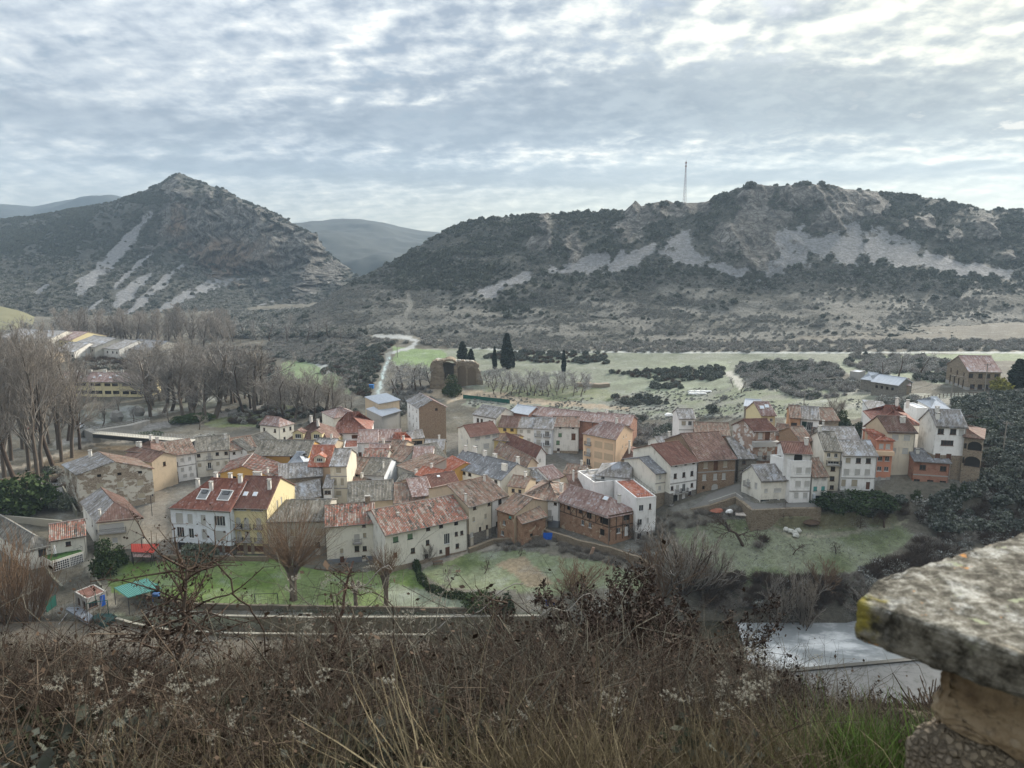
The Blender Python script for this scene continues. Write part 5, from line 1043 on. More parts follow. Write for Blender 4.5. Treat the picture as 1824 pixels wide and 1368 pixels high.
house('small_house', 'small white house with reddish roof beside the frost dusted one', (979, 854), (1004, 848), 6.0, 1.6, 9, 'gx', 1.8, 'white', 'pink', cat='house')
house('town_house', 'white house with red brown roof behind the half timbered house', (1021, 875), (1057, 870), 8.6, 2.6, 11, 'gx', 2.2, 'white', 'brown', cat='house', back=('L', (998, 852)), wall2='sand', rows=[(.9, [.3, .8], .8, .7, 'w')], chim=[(.2, .3, 2.2, .12), (.9, .3, 2.2, .12)])

# --- middle of the village
house('town_house', 'yellow house with dark brown sloping roof beside the long grey block', (771, 875), (822, 868), 7.2, 1.5, 9, 'gx', 2.0, 'paley', 'rust', cat='house', back=('L', (747, 848)), wall2='paley', sky=[(.4, .4, .7, .7)], lr=[(1.0, [.7], .6, .8, 'w')])
house('town_house', 'low house with wide striped grey tile roof in the village centre', (620, 893), (701, 888), 6.8, 1.2, 13, 'gx', 2.3, 'sand', 'grey', cat='house')
house('town_house', 'house with brown roof right of the wide striped grey roof', (702, 895), (756, 893), 6.4, 1.2, 13, 'gx', 2.3, 'sand', 'old', cat='house')
house('town_house', 'house with pinkish brown roof wedged behind the yellow house', (735, 884), (770, 880), 7.4, 1.4, 12, 'gx', 2.2, 'sand', 'pink', cat='house')
f = house('tower_house', 'narrow cream four storey house with frosted roof and dark garage doors', (588, 829), (617, 829), 12.6, 1.6, 11, 'gx', 2.4, 'cream', 'frost', cat='house', rows=[(1.2, [.5], 1.2, 1.3, 'c'), (4.0, [.25, .7], .8, 1.8, 'c'), (6.7, [.45], 1.3, 1.2, 'c'), (9.8, [.28, .72], 1.2, 1.5, 'x')], band=(2.6, 5.5))
house('stone_house', 'brown rubble stone house with two small windows and a frosted roof strip', (497, 852), (574, 846), 9.0, 1.4, 10, 'gx', 1.9, 'stone', 'frost', cat='house', rows=[(1.6, [.7, .9], .9, 1.0, 's')], plinth=(1.0, 'greystone'), wallR='white')
house('small_house', 'low house with frosted brown roof below the rubble stone house', (524, 892), (571, 882), 6.6, 1.2, 11, 'gx', 2.2, 'sand', 'frost', cat='house', back=('L', (524, 868)), wallR='ivory')
house('small_house', 'small cream block with flat roof beside the yellow arched house', (497, 880), (522, 878), 7.2, 1.2, 6, 'flat', .3, 'ivory', 'ice', cat='house', rows=[(1.0, [.5], 2.6, .4, 's')])
f = house('town_house', 'house with bright orange roof and an arched dormer window', (550, 829), (587, 829), 10.6, 2, 10, 'gx', 3.6, 'peach', 'orange', cat='house')
dormer(f, f.W * .5, .6, 2.6, 1.5, 'orange')
house('small_house', 'low house with white frosted hip roof left of the arched dormer house', (506, 832), (549, 832), 8.6, 2, 9, 'gx', 2.6, 'sand', 'ice', cat='house', hl=.9, hr=.9)
house('town_house', 'ochre gabled house with mottled red roof in front of the long grey roof', (392, 842), (491, 851), 8.2, 1.5, 13, 'gy', 2.2, 'ochre', 'mix', cat='house', u0=.42, back=('R', (507, 828)), rows=[(.9, [.25], 1.4, .7, 'o')], chim=[(.85, .1, 1.0, .15)], tile2='mix')
house('long_house', 'long house with grey brown tile roof behind the ochre gabled house', (452, 810), (549, 811), 10.2, 2.2, 11, 'gx', 2.4, 'ochre', 'grey', cat='house', rows=[(1.0, [.7], 1.2, 1.0, 'o')])
f = house('villa', 'yellow villa with brown red hip roof and two gabled dormers', (503, 788), (590, 790), 10.0, 2.8, 14, 'gx', 4.2, 'yellow', 'brown', cat='villa', hl=.9, hr=.9, rows=[(1.0, [.28], .9, .8, 'w')], chim=[(.42, .5, 1.4, .3), (.6, .4, 1.6, .3)])
dormer(f, f.W * .3, 1.0, 3.0, 2.0, 'brown', 'paley'); dormer(f, f.W * .68, 1.0, 3.0, 2.0, 'brown', 'paley')
house('villa', 'detached cream villa with pink tiled hip roof near the poplar bank', (463, 755), (498, 759), 9.6, 3.2, 10, 'gx', 1.9, 'ivory', 'pink', cat='villa', hr=.9, back=('R', (523, 753)), rows=[(1.6, [.2, .75], .8, 1.1, 'w'), (4.3, [.2, .75], .8, 1.1, 'w')], rr=[(1.5, [.3, .75], .8, 1.1, 'w'), (4.2, [.3], .8, 1.1, 'w')])
house('villa', 'white villa with pale pink roof and porch behind the red pyramid roof', (594, 744), (640, 738), 11.5, 4.5, 10, 'gx', 2.0, 'ivory', 'pink', cat='villa', hl=.9, hr=.9, rows=[(2.2, [.25], 1.2, 1.4, 'w'), (1.8, [.78], 1.6, 1.8, 'o')])
house('villa', 'white house with steep red pyramid roof in the north of the village', (593, 771), (660, 769), 10.6, 3, 14, 'gx', 4.2, 'white', 'red', cat='villa', hl=1, hr=1, rows=[(1.6, [.55, .66], 1.2, 1.6, 'x')])
f = house('town_house', 'white house with small orange roofed terrace below the red pyramid roof', (637, 788), (672, 787), 9.6, 2.2, 10, 'gx', 2.2, 'white', 'pink', cat='house', rows=[(3.9, [.1], 1.6, 2.2, 'x')])
house('town_house', 'white terrace block with orange tiled terrace left of its pink roofed neighbour', (612, 800), (637, 799), 8.2, 2.2, 9, 'flat', .5, 'white', 'orange', cat='house', rows=[(2.4, [.85], 1.0, 2.0, 'x')])
house('small_house', 'small white house with bright red hip roof right of the terrace house', (694, 798), (730, 797), 8.0, 2.6, 11, 'gx', 2.8, 'white', 'orange', cat='house', hl=.8, hr=.8)
house('small_house', 'house with frosted red roof behind the small red hip roof', (672, 785), (712, 784), 8.8, 2.6, 9, 'gx', 2.0, 'sand', 'pink', cat='house')
house('shed', 'open timber hut with frosted grey roof near the tall stone house', (728, 781), (755, 779), 7.8, 3.2, 7, 'gx', 1.4, 'sand', 'frost', cat='shed', hl=.6, rows=[(1.6, [.3, .7], 1.8, 1.4, 'o')])
house('stone_house', 'tall stone and white gabled house standing alone on the north slope', (746, 726), (794, 724), 13.6, 4.5, 13, 'gy', 2.2, 'ashlar', 'pink', cat='house', back=('L', (725, 713)), wall2='white', tile2='frost', rows=[(.8, [.65], .8, .8, 'w')], lr=[(1.6, [.2, .5, .8], .6, .8, 'w'), (4.2, [.2, .5, .8], .6, 1.2, 'w'), (6.8, [.2, .5, .8], .6, 1.0, 'w')])
house('town_house', 'plain block with frosted lean-to roof, upper storey, left of the tall stone house', (674, 719), (712, 712), 13.2, 5.5, 7, 'shed', 1.2, 'sand', 'ice', cat='house')
house('small_house', 'lower grey wing with white frosted roof under the lean-to block', (680, 741), (713, 731), 10.2, 4.5, 6, 'shed', 1.6, 'concrete', 'ice', cat='house')
house('town_house', 'white house with grey tile roof in the middle of the village', (641, 844), (684, 846), 7.8, 1.6, 12, 'gx', 2.4, 'bluew', 'grey', cat='house', rows=[(3.4, [.3, .55], 1.3, 1.0, 's')], chim=[(.85, .2, 1.2, .15)])
house('town_house', 'dark stone house with brown roof right of the narrow cream house', (617, 841), (640, 843), 8.0, 1.6, 11, 'gx', 2.3, 'greystone', 'old', cat='house', rows=[(.8, [.7], 1.2, .8, 'o')])
house('small_house', 'house with mottled roof behind the grey tiled white house', (645, 822), (688, 822), 9.2, 2, 9, 'gx', 2.0, 'greyp', 'mix', cat='house')
house('stone_house', 'rough grey plastered house with brown lean-to roof in the centre', (709, 829), (742, 842), 8.2, 1.6, 9, 'shed', 1.8, 'greyp', 'old', cat='house', wall2='greyp')
house('town_house', 'small white fronted house with mottled pink roof near the brown gable', (734, 823), (768, 823), 8.6, 2, 12, 'gx', 2.4, 'white', 'pink', cat='house', rows=[(.9, [.2, .55], .8, .8, 'w')])
house('town_house', 'house with broad grey brown roof left of the cream northern house', (752, 822), (795, 815), 8.0, 2, 12, 'gx', 2.6, 'sand', 'grey', cat='house')
house('small_house', 'grey cream house with weathered roof between two brown roofs', (690, 818), (716, 822), 8.4, 2, 12, 'gx', 2.2, 'ivory', 'old', cat='house', rows=[(1.4, [.5], .7, 1.0, 's')])
house('small_house', 'ochre house with orange roof beside the long grey block', (778, 828), (800, 840), 7.4, 2, 9, 'gx', 1.6, 'ochre', 'orange', cat='house')
house('small_house', 'small house with bright orange roof and chimney in front of the grey plastered house', (741, 845), (778, 852), 8.4, 1.6, 6, 'gx', 1.2, 'greyp', 'orange', cat='house', chim=[(.4, .5, .8, .25)])

# --- low roofs that fill the lanes between the larger houses
for L_, R_, zE, zG, dep, wl, tl, lb in (((576, 868), (590, 868), 8.2, 1.4, 8, 'white', 'frost', 'narrow white house left of the tall cream four storey one'), ((704, 862), (738, 866), 6.6, 1.4, 8, 'greystone', 'grey', 'low dark outhouse in the yard below the rough grey house'), ((617, 868), (641, 870), 6.2, 1.3, 7, 'greystone', 'old', 'low stone outhouse under the dark stone house'), ((690, 800), (716, 802), 9.0, 2.2, 8, 'sand', 'old', 'small brown roofed house below the bright red hip roof'),
        ((756, 800), (790, 800), 8.2, 2.4, 8, 'sand', 'frost', 'frosted lean house behind the broad grey brown roof'), ((655, 806), (690, 806), 9.4, 2.2, 7, 'white', 'pink', 'small white house right of the terrace neighbour'), ((1004, 842), (1040, 846), 6.2, 1.4, 7, 'sand', 'old', 'low brown shed between the long block and the peach tower'), ((905, 864), (935, 868), 6.8, 1.6, 7, 'sand', 'old', 'low brown house in front of the long block gable'),
        ((1448, 776), (1476, 778), 20.0, 13.5, 8, 'brick', 'old', 'brick house with old roof left of the wide frosted roof'), ((1640, 806), (1664, 806), 18.6, 13.5, 7, 'ashlar', 'old', 'dark roofed annex between the coral house and the white gabled villa'), ((1180, 800), (1215, 798), 14.5, 8, 9, 'dirty', 'frost', 'pale house behind the white three storey house'),
        ((498, 812), (520, 812), 9.6, 2, 8, 'ochre', 'brown', 'small ochre house beside the long grey roof'), ((556, 795), (592, 797), 9.8, 2.4, 7, 'sand', 'frost', 'long low frosted roof under the yellow villa')):
    house('small_house', lb, L_, R_, zE, zG, dep, 'gx', None, wl, tl, cat='house', rows=[(1.2, [.3, .7], .8, .9, 'w')], chim=[(.7, .5, .9, .25)])

# --- far left quarter
for i, (x0, x1) in enumerate(((100, 130), (130, 154), (154, 181), (181, 213), (213, 244), (244, 262))):
    house('row_house', ['end yellow row house half hidden by the poplars', 'yellow row house second from the left behind the poplars', 'yellow row house third from the left with two skylights',
          'yellow row house in the middle with red garden wall', 'yellow row house behind the round bare willow', 'last yellow row house at the right end of the terrace'][i], (x0, 679 + i * .3), (x1, 679 + i * .3), 9.0, 3, 11, 'gx', 2.8, 'paley', 'pink', cat='house', rows=[(1.2, [.3, .72], 2.4, 1.1, 'w'), (4.4, [.3, .75], 2.6, 1.4, 'o')], sky=[(.35, .2, .9, .8), (.65, .3, .9, .8)], corr=False, chim=[(.8, .5, .8, .6)])
for (L_, R_, zE, wall, tl, lb, rf_) in (((0, 600), (36, 603), 12.5, 'concrete', 'frost', 'grey industrial hall at the far left edge of the valley', 'gx'), ((38, 602), (88, 604), 12, 'ivory', 'frost', 'wide pale hall with shallow roof beyond the poplars', 'gx'),
        ((88, 604), (126, 606), 11, 'paley', 'pink', 'yellowish long house under the wooded slope', 'gx'), ((128, 612), (168, 618), 10, 'greyp', 'frost', 'white roofed hall behind the bare trees', 'gx'), ((165, 618), (212, 622), 9, 'dirty', 'frost', 'grey hall with shallow roof and white tanks', 'gx'), ((212, 620), (268, 624), 8.5, 'greyp', 'slate', 'long low dark shed in front of the poplar line', 'gx'),
        ((10, 640), (50, 641), 8.5, 'sand', 'brown', 'brown roofed house seen between the left poplars', 'gx'), ((94, 626), (132, 627), 8.5, 'dirty', 'frost', 'white house seen through the poplar crowns', 'gx')):
    house('industrial_hall' if 'hall' in lb or 'shed' in lb else 'farm_house', lb, L_, R_, zE, 4.5, 24, rf_, 3.4, wall, tl, cat='hall' if 'hall' in lb or 'shed' in lb else 'house', rows=[(2, [.15, .35, .55, .75, .9], 1.2, 1.1, 'w')], corr=False)
if False:
    for l in LOG: print('HS', *l)
# ------------------------------------------------------------------ plants
def tubes(segs, n=3):
    """segs array (k,8): p0 xyz, p1 xyz, r0, r1 -> verts, quads"""
    S_ = np.asarray(segs, float); p0, p1 = S_[:, :3], S_[:, 3:6]; d = p1 - p0; d /= np.maximum(np.linalg.norm(d, axis=1, keepdims=True), 1e-9)
    h = np.where(np.abs(d[:, 2:3]) < 0.9, np.array([[0, 0, 1.0]]), np.array([[1.0, 0, 0]])); u = np.cross(d, h); u /= np.linalg.norm(u, axis=1, keepdims=True); w = np.cross(d, u)
    vs = []
    for P_, r in ((p0, S_[:, 6]), (p1, S_[:, 7])):
        for k in range(n):
            a = 2 * math.pi * k / n; vs.append(P_ + (u * math.cos(a) + w * math.sin(a)) * r[:, None])
    V = np.stack(vs, 1).reshape(-1, 3); b = np.arange(len(S_))[:, None] * (2 * n)
    Fc = np.concatenate([b + np.array([[k, (k + 1) % n, n + (k + 1) % n, n + k]]) for k in range(n)], 0)
    return V, Fc
def leaves_np(C, size, rng, flat=0.0, aspect=1.6):
    """leaf quads at centres C"""
    C = np.asarray(C); n = len(C); a = rng.normal(size=(n, 3)); a[:, 2] *= (1 - flat); a /= np.linalg.norm(a, axis=1, keepdims=True)
    b = rng.normal(size=(n, 3)); b = np.cross(a, b); b /= np.linalg.norm(b, axis=1, keepdims=True)
    s = (np.asarray(size) * rng.uniform(.6, 1.3, n))[:, None]; a = a * s * aspect / 2; b = b * s / 2
    V = np.stack([C - a, C + b, C + a, C - b], 1).reshape(-1, 3); return V, np.arange(4 * n).reshape(-1, 4)
def grow(seed, H, r0, levels, nch, ang, ratio, up=0.35, nseg=4, wob=0.18, start=0.25, stems=1, spread=0.0, rmin=0.012, taper=0.55, trunk_h=None, droop=0.0):
    """recursive branching; returns list per level of segments"""
    rng = np.random.default_rng(seed); out = [[] for _ in range(levels)]; tips = []
    def branch(p, d, L, r, lv):
        ns = nseg if lv < 2 else max(2, nseg - 1); pts = [p]; dirs = [d]; rr = [r]
        for i in range(ns):
            t = (i + 1) / ns
            d = d + rng.normal(size=3) * wob; d[2] += up * (0.5 if lv == 0 else 1) * 0.3 - droop * lv * 0.1; d = d / np.linalg.norm(d)
            p = p + d * L / ns; pts.append(p); dirs.append(d); rr.append(max(rmin, r * (1 - t * (1 - (taper if lv == 0 else .35)))))
        for i in range(ns): out[lv].append([*pts[i], *pts[i + 1], rr[i], rr[i + 1]])
        if lv + 1 < levels:
            k = nch[lv]
            for j in range(k):
                t = (start if lv == 0 else 0.15) + (1 - (start if lv == 0 else 0.15)) * (j + rng.uniform(0, 1)) / k; f = min(t * ns, ns - 1e-6); i = int(f)
                q = pts[i] * (1 - (f - i)) + pts[i + 1] * (f - i); dd = dirs[i + 1]
                a = rng.normal(size=3); a -= a.dot(dd) * dd; a /= np.linalg.norm(a)
                an = math.radians(ang[lv] * rng.uniform(.7, 1.25)); nd = dd * math.cos(an) + a * math.sin(an)
                branch(q, nd, L * ratio[lv] * (1.0 - 0.45 * t if lv == 0 else 1 - .3 * t) * rng.uniform(.75, 1.2), max(rmin, (rr[i] * (1 - (f - i)) + rr[i + 1] * (f - i)) * .55), lv + 1)
        else: tips.append(pts[-1])
    for s_ in range(stems):
        a = rng.uniform(0, 2 * math.pi); b = spread * math.sqrt(rng.uniform(0.05, 1)); d = np.array([math.cos(a) * math.sin(b), math.sin(a) * math.sin(b), math.cos(b)])
        branch(np.array([math.cos(a), math.sin(a), 0]) * (r0 * 1.5 if stems > 1 else 0) + np.array([0, 0, -.3]), d, H * rng.uniform(.8, 1.05) if stems > 1 else H, r0, 0)
    return out, np.array(tips)
def bark(key, c, frost=0.0, var=0.3):
    def fn(t, b):
        g = t.n('ShaderNodeNewGeometry'); p = g.outputs['Position']; n = t.noise(p, 0.9, 3, .6); oi = t.n('ShaderNodeObjectInfo').outputs['Random']
        col = t.mix(n, tuple(x * (1 - var) for x in c), tuple(min(1, x * (1 + var)) for x in c))
        col = t.mix(t.math('MULTIPLY', oi, .35), col, (c[0] * .7, c[1] * .65, c[2] * .6))
        if frost:
            nz = t.sep(g.outputs['Normal'])[2]; f = t.math('MULTIPLY', t.maprange(t.math('ADD', nz, t.math('MULTIPLY', n, .8)), 0.2, 1.2), frost); col = t.mix(f, col, (.50, .51, .50))
        t.link(col, b.inputs['Base Color']); b.inputs['Roughness'].default_value = .95; b.inputs['Specular IOR Level'].default_value = .1
    return mat(key, fn)
def leafmat(key, c1, c2, frost=0.0, fcol=(.45, .47, .46), sc=0.35):
    def fn(t, b):
        g = t.n('ShaderNodeNewGeometry'); n = t.noise(g.outputs['Position'], sc, 4, .7); oi = t.n('ShaderNodeObjectInfo').outputs['Random']
        k = t.math('ADD', t.math('MULTIPLY', n, .7), t.math('MULTIPLY', oi, .4)); col = t.mix(t.maprange(k, .3, .8), c1, c2)
        if frost:
            m = t.noise(g.outputs['Position'], 2.3, 3, .7); col = t.mix(t.math('MULTIPLY', t.maprange(m, .42, .66), frost), col, fcol)
        t.link(col, b.inputs['Base Color']); b.inputs['Roughness'].default_value = .85; b.inputs['Specular IOR Level'].default_value = .15
    return mat(key, fn)
BK = bark('grey brown bark', (0.125, .102, .082)); BKT = bark('fine brown twigs', (0.25, .22, .19), .25); BKT2 = bark('fine grey twigs', (0.19, .168, .145), .25); BKD = bark('dark twig bark', (0.085, .062, .048)); BKF = bark('frosted twigs', (0.16, .14, .12), .8)
BKR = bark('reddish willow shoots', (0.17, .115, .075)); BKP = bark('pale twigs', (0.20, .17, .135), .3); LICH = bark('lichen covered bark', (0.19, .18, .14), .3, .5)
EVG = leafmat('evergreen oak leaves', (0.027, .036, .024), (0.068, .076, .05), .35); FRO = leafmat('frosted scrub', (0.10, .094, .076), (0.20, .188, .155), .7)
CYP = leafmat('cypress foliage', (0.010, .018, .012), (0.028, .042, .025)); LAUR = leafmat('laurel leaves', (0.018, .032, .012), (0.05, .075, .025)); OLV = leafmat('olive green leaves', (0.06, .075, .04), (0.11, .125, .075), .3)
def seg_mesh(name, lists, m, n=3, leafC=None, leafS=.1, rng=None, lm=None):
    segs = np.array([s for l in lists for s in l]); V, Fc = tubes(segs, n)
    if leafC is not None and len(leafC):
        V2, F2 = leaves_np(leafC, leafS, rng); Fc = np.concatenate([Fc, F2 + len(V)]); k = len(Fc) - len(F2); V = np.concatenate([V, V2])
        me = np_mesh(name, V, Fc, [m, lm]); mi = np.zeros(len(Fc), np.int32); mi[k:] = 1; me.polygons.foreach_set('material_index', mi); return me
    return np_mesh(name, V, Fc, m)
class Tree:
    def __init__(s, trunk, crown, h, cname='crown'): s.t = trunk; s.c = crown; s.h = h; s.cn = cname
    def place(s, name, p, hgt, label, cat='tree', group=None, wide=1.0, rz=None):
        k = hgt / s.h; r = rnd.uniform(0, 6.28) if rz is None else rz
        root = empty(name, p, r, label=label, cat=cat, group=group); root.scale = (k * wide, k * wide, k)
        if s.t: put('trunk', s.t, root)
        if s.c: put(s.cn, s.c, root)
        return root
def bare_tree(seed, kind='broad', m=BK, mc=None):
    mc = mc or m
    if kind == 'broad': o, t = grow(seed, 8, .24, 4, [10, 9, 8], [48, 44, 42], [.62, .5, .5], .35, 4, .17, .26, rmin=.015)
    elif kind == 'poplar': o, t = grow(seed, 12, .22, 4, [26, 8, 6], [30, 34, 34], [.36, .42, .5], .55, 5, .08, .12, rmin=.016, taper=.12)
    elif kind == 'tall': o, t = grow(seed, 12, .25, 4, [17, 9, 8], [40, 38, 38], [.48, .46, .5], .45, 5, .12, .22, rmin=.014, taper=.25)
    elif kind == 'shrub': o, t = grow(seed, 4, .06, 3, [8, 6], [26, 34], [.5, .45], .4, 4, .14, .15, stems=14, spread=.75, rmin=.014)
    elif kind == 'osier': o, t = grow(seed, 5, .035, 3, [5, 4], [14, 22], [.6, .5], .5, 5, .06, .2, stems=42, spread=.62, rmin=.011)
    elif kind == 'fruit': o, t = grow(seed, 4, .17, 4, [8, 6, 5], [62, 50, 45], [.75, .5, .5], .15, 4, .28, .3, rmin=.018)
    if kind in ('shrub', 'osier'): return Tree(seg_mesh('stems', o[:1], m, 3), seg_mesh('twigs', o[1:], mc, 3), float(np.percentile(t[:, 2], 95)), 'twigs')
    return Tree(seg_mesh('trunk', o[:1], m, 6), seg_mesh('crown', o[1:], mc, 3), float(np.percentile(t[:, 2], 97)))
def ball_pts(rng, n, lobes):
    """points spread in the shells of several lobes (x,y,z,r)"""
    P_ = []
    w = np.array([l[3] ** 2 for l in lobes]); w = w / w.sum()
    for l, k in zip(lobes, (w * n).astype(int)):
        v = rng.normal(size=(k, 3)); v /= np.linalg.norm(v, axis=1, keepdims=True); r = l[3] * rng.uniform(.25, 1, k) ** .45 * (1 + .25 * np.sin(v[:, 0] * 5 + l[0]) * np.cos(v[:, 2] * 4))
        q = v * r[:, None] * np.array([1, 1, l[4] if len(l) > 4 else .85]) + np.array(l[:3]); P_.append(q)
    P_ = np.concatenate(P_); return P_[P_[:, 2] > 0.02]
def leafy(seed, n, lobes, size, m, trunk=None, tm_=BKD, flat=0.0):
    rng = np.random.default_rng(seed); C = ball_pts(rng, n, lobes); V, Fc = leaves_np(C, size, rng, flat)
    t = None
    if trunk: b = MB(); b.bar((0, 0, -.3), (0.05, 0, trunk[0]), trunk[1], 0, 6, trunk[1] * .5); t = b.mesh('trunk', tm_)
    return Tree(t, np_mesh('foliage', V, Fc, m), float(C[:, 2].max()), 'foliage')
def cypress(seed, n=2600):
    rng = np.random.default_rng(seed); z = rng.uniform(0.4, 10, n) ; a = rng.uniform(0, 6.283, n); R = 1.25 * np.sin(np.clip((z + .6) / 10.8, 0, 1) * math.pi) ** .55 * (1 - z / 16) * (1 + .18 * np.sin(a * 3 + z) + .1 * np.sin(z * 3 + a))
    r = R * rng.uniform(.4, 1, n) ** .4; C = np.stack([r * np.cos(a), r * np.sin(a), z], 1); V, Fc = leaves_np(C, .42, rng); b = MB(); b.bar((0, 0, -.4), (0, 0, 2), .2, 0, 6)
    return Tree(b.mesh('trunk', BKD), np_mesh('foliage', V, Fc, CYP), 10.2, 'foliage')
random_lobes = lambda s, n, R: [(0, 0, R * .7, R * .8, .9)] + [(R * .75 * math.cos(a), R * .75 * math.sin(a), R * (.35 + .5 * ((k * 7 + s) % 5) / 5), R * (.38 + .2 * ((k * 3 + s) % 4) / 4), .9) for k, a in enumerate([s + 6.283 * i / n for i in range(n)])]
OAKS = [leafy(100 + i, 420, random_lobes(i, 5, 1.0), .26, EVG) for i in range(2)]
SCRUB = [leafy(200 + i, 330, random_lobes(i, 6, 1.0), .20, FRO) for i in range(2)]
def brush(seed, m, n=70):
    """a rounded bare bush: radiating twigs"""
    rng = np.random.default_rng(seed); sg = []
    for i in range(n):
        a = rng.uniform(0, 6.283); e = math.acos(rng.uniform(.15, 1)); d = np.array([math.cos(a) * math.sin(e), math.sin(a) * math.sin(e), math.cos(e)]); L = rng.uniform(.7, 1.1); p = rng.normal(size=3) * .12 * [1, 1, 0]
        q = p + d * L * .55 + [0, 0, .08]; sg.append([*p, *q, .022, .016])
        for k in range(4):
            dd = d + rng.normal(size=3) * .55; dd[2] += .25; dd /= np.linalg.norm(dd); s0 = p + (q - p) * rng.uniform(.5, 1); sg.append([*s0, *(s0 + dd * L * rng.uniform(.3, .55)), .014, .008])
    V, Fc = tubes(sg); return Tree(None, np_mesh('twigs', V, Fc, m), 1.1, 'twigs')
BRUSH = [brush(300, BKP), brush(301, BKD), brush(302, BKF)]

def geo_scatter(name, pts, scl, src, kind='stuff', tilt=.15):
    """one mass of plants: a point mesh whose points carry copies of a real bush (src object)"""
    pts = np.asarray(pts, np.float32); n = len(pts)
    if n == 0: return
    me = bpy.data.meshes.new(name); me.vertices.add(n); me.vertices.foreach_set('co', pts.ravel())
    rg = np.random.default_rng(n)
    for nm, arr in (('scl', scl), ('rot', rg.uniform(0, 6.28, n)), ('tx', rg.normal(0, tilt, n)), ('ty', rg.normal(0, tilt, n))):
        a = me.attributes.new(nm, 'FLOAT', 'POINT'); a.data.foreach_set('value', np.asarray(arr, np.float32))
    o = link(bpy.data.objects.new(name, me)); tag(o, kind=kind)
    ng = bpy.data.node_groups.new(name, 'GeometryNodeTree'); ng.interface.new_socket('Geometry', in_out='INPUT', socket_type='NodeSocketGeometry'); ng.interface.new_socket('Geometry', in_out='OUTPUT', socket_type='NodeSocketGeometry')
    N = ng.nodes; gi = N.new('NodeGroupInput'); go = N.new('NodeGroupOutput'); ip = N.new('GeometryNodeInstanceOnPoints'); oi = N.new('GeometryNodeObjectInfo'); oi.inputs['Object'].default_value = src; oi.transform_space = 'ORIGINAL'
    def at(nm):
        x = N.new('GeometryNodeInputNamedAttribute'); x.data_type = 'FLOAT'; x.inputs['Name'].default_value = nm; return x.outputs[0]
    cx = N.new('ShaderNodeCombineXYZ'); L_ = ng.links
    L_.new(at('tx'), cx.inputs[0]); L_.new(at('ty'), cx.inputs[1]); L_.new(at('rot'), cx.inputs[2])
    L_.new(gi.outputs[0], ip.inputs['Points']); L_.new(oi.outputs['Geometry'], ip.inputs['Instance']); L_.new(cx.outputs[0], ip.inputs['Rotation']); L_.new(at('scl'), ip.inputs['Scale']); L_.new(ip.outputs[0], go.inputs[0])
    md = o.modifiers.new('scatter', 'NODES'); md.node_group = ng; return o
def seed_bush(tr, name, p, hgt, label, cat='bush'):
    """a real single bush whose mesh also serves the masses around it"""
    o = put(name, tr.c, None, p, 0, (hgt / tr.h,) * 3); tag(o, label, cat); return o
b_oak = seed_bush(OAKS[0], 'oak_bush', gp(1270, 735), 2.6, 'dark evergreen bush beside the narrow white house in the meadow')
b_oak2 = seed_bush(OAKS[1], 'oak_bush', gp(800, 700), 3.0, 'dark bush at the foot of the church ruin')
b_scr = seed_bush(SCRUB[0], 'frosted_bush', gp(1100, 715), 1.6, 'low frosted bush alone on the pale meadow')
b_scr2 = seed_bush(SCRUB[1], 'frosted_bush', gp(1290, 712), 1.6, 'low frosted bush beside the track across the meadow')
b_br = seed_bush(BRUSH[0], 'bare_bush', gp(1352, 975), 1.8, 'small round bare bush in the riverside meadow')
b_brd = seed_bush(BRUSH[1], 'bare_bush', gp(1360, 965), 2.0, 'dark bare bush in the middle of the riverside meadow')
b_brf = seed_bush(BRUSH[2], 'bare_bush', gp(1500, 725), 1.6, 'frosted bare bush beside the upper track')
def sample_grid(G, n, dens, seed):
    rng = np.random.default_rng(seed); X, D, Z = G['X'], G['D'], G['Z']; dx = np.abs(np.diff(X, axis=1))[:-1]; dd = np.hypot(np.diff(D, axis=0), np.diff(Z, axis=0))[:, :-1]
    w = (dx * dd * np.clip(dens[:-1, :-1], 0, 1)).ravel(); vis = ((G['px'] > -60) & (G['px'] < 1890))[:-1, :-1].ravel(); w = w * vis; c = np.cumsum(w); k = np.searchsorted(c, rng.uniform(0, c[-1], n))
    i, j = np.unravel_index(np.minimum(k, w.size - 1), dx.shape); u, v = rng.uniform(size=n), rng.uniform(size=n)
    f = lambda A: (A[i, j] * (1 - u) + A[i, j + 1] * u) * (1 - v) + (A[i + 1, j] * (1 - u) + A[i + 1, j + 1] * u) * v
    P_ = np.stack([f(X), f(D), f(Z) - .25], 1); a, b = proj(P_[:, 0], P_[:, 1], P_[:, 2])
    return P_[~near_line(a, b, [(726, 522, 5), (732, 545, 6), (724, 565, 5), (708, 580, 5), (735, 602, 6), (742, 610, 8)], 1) & ~((np.abs(a - 1131) < 12) & (b < 374))], rng
G_ = RHILL; px, py = G_['px'], G_['py']; NZ = fbm(px / 45, py / 14, 0, 4, 33); bare = np.clip(1 - 1.3 * G_['rock'] - 1.6 * G_['scree'], 0, 1)
up = np.clip((520 - py) / 60, 0, 1)
clump = sum(np.exp(-(((px - a) / s) ** 2 + ((py - b) / (s * .35)) ** 2)) for a, b, s in ((1320, 490, 60), (1240, 483, 40), (1460, 462, 35), (1600, 485, 60), (1750, 490, 80), (1050, 495, 60), (760, 495, 50), (820, 500, 60), (1130, 480, 50), (700, 500, 30), (1700, 470, 50), (900, 540, 40), (1540, 478, 40)))
d_oak = bare * np.clip(up * np.clip(.55 + NZ, 0.08, 1) + .9 * clump + .10 * (NZ > .35), 0, 1)
pts, rg = sample_grid(G_, 12500, d_oak, 1); s_ = rg.uniform(.55, 1.25, len(pts)) ** 1.3 * np.where(rg.uniform(size=len(pts)) < .1, 1.9, 1.0) * 1.15
geo_scatter('hillside_oak_scrub', pts[::2], s_[::2], b_oak); geo_scatter('hillside_evergreen_scrub', pts[1::2], s_[1::2], b_oak2)
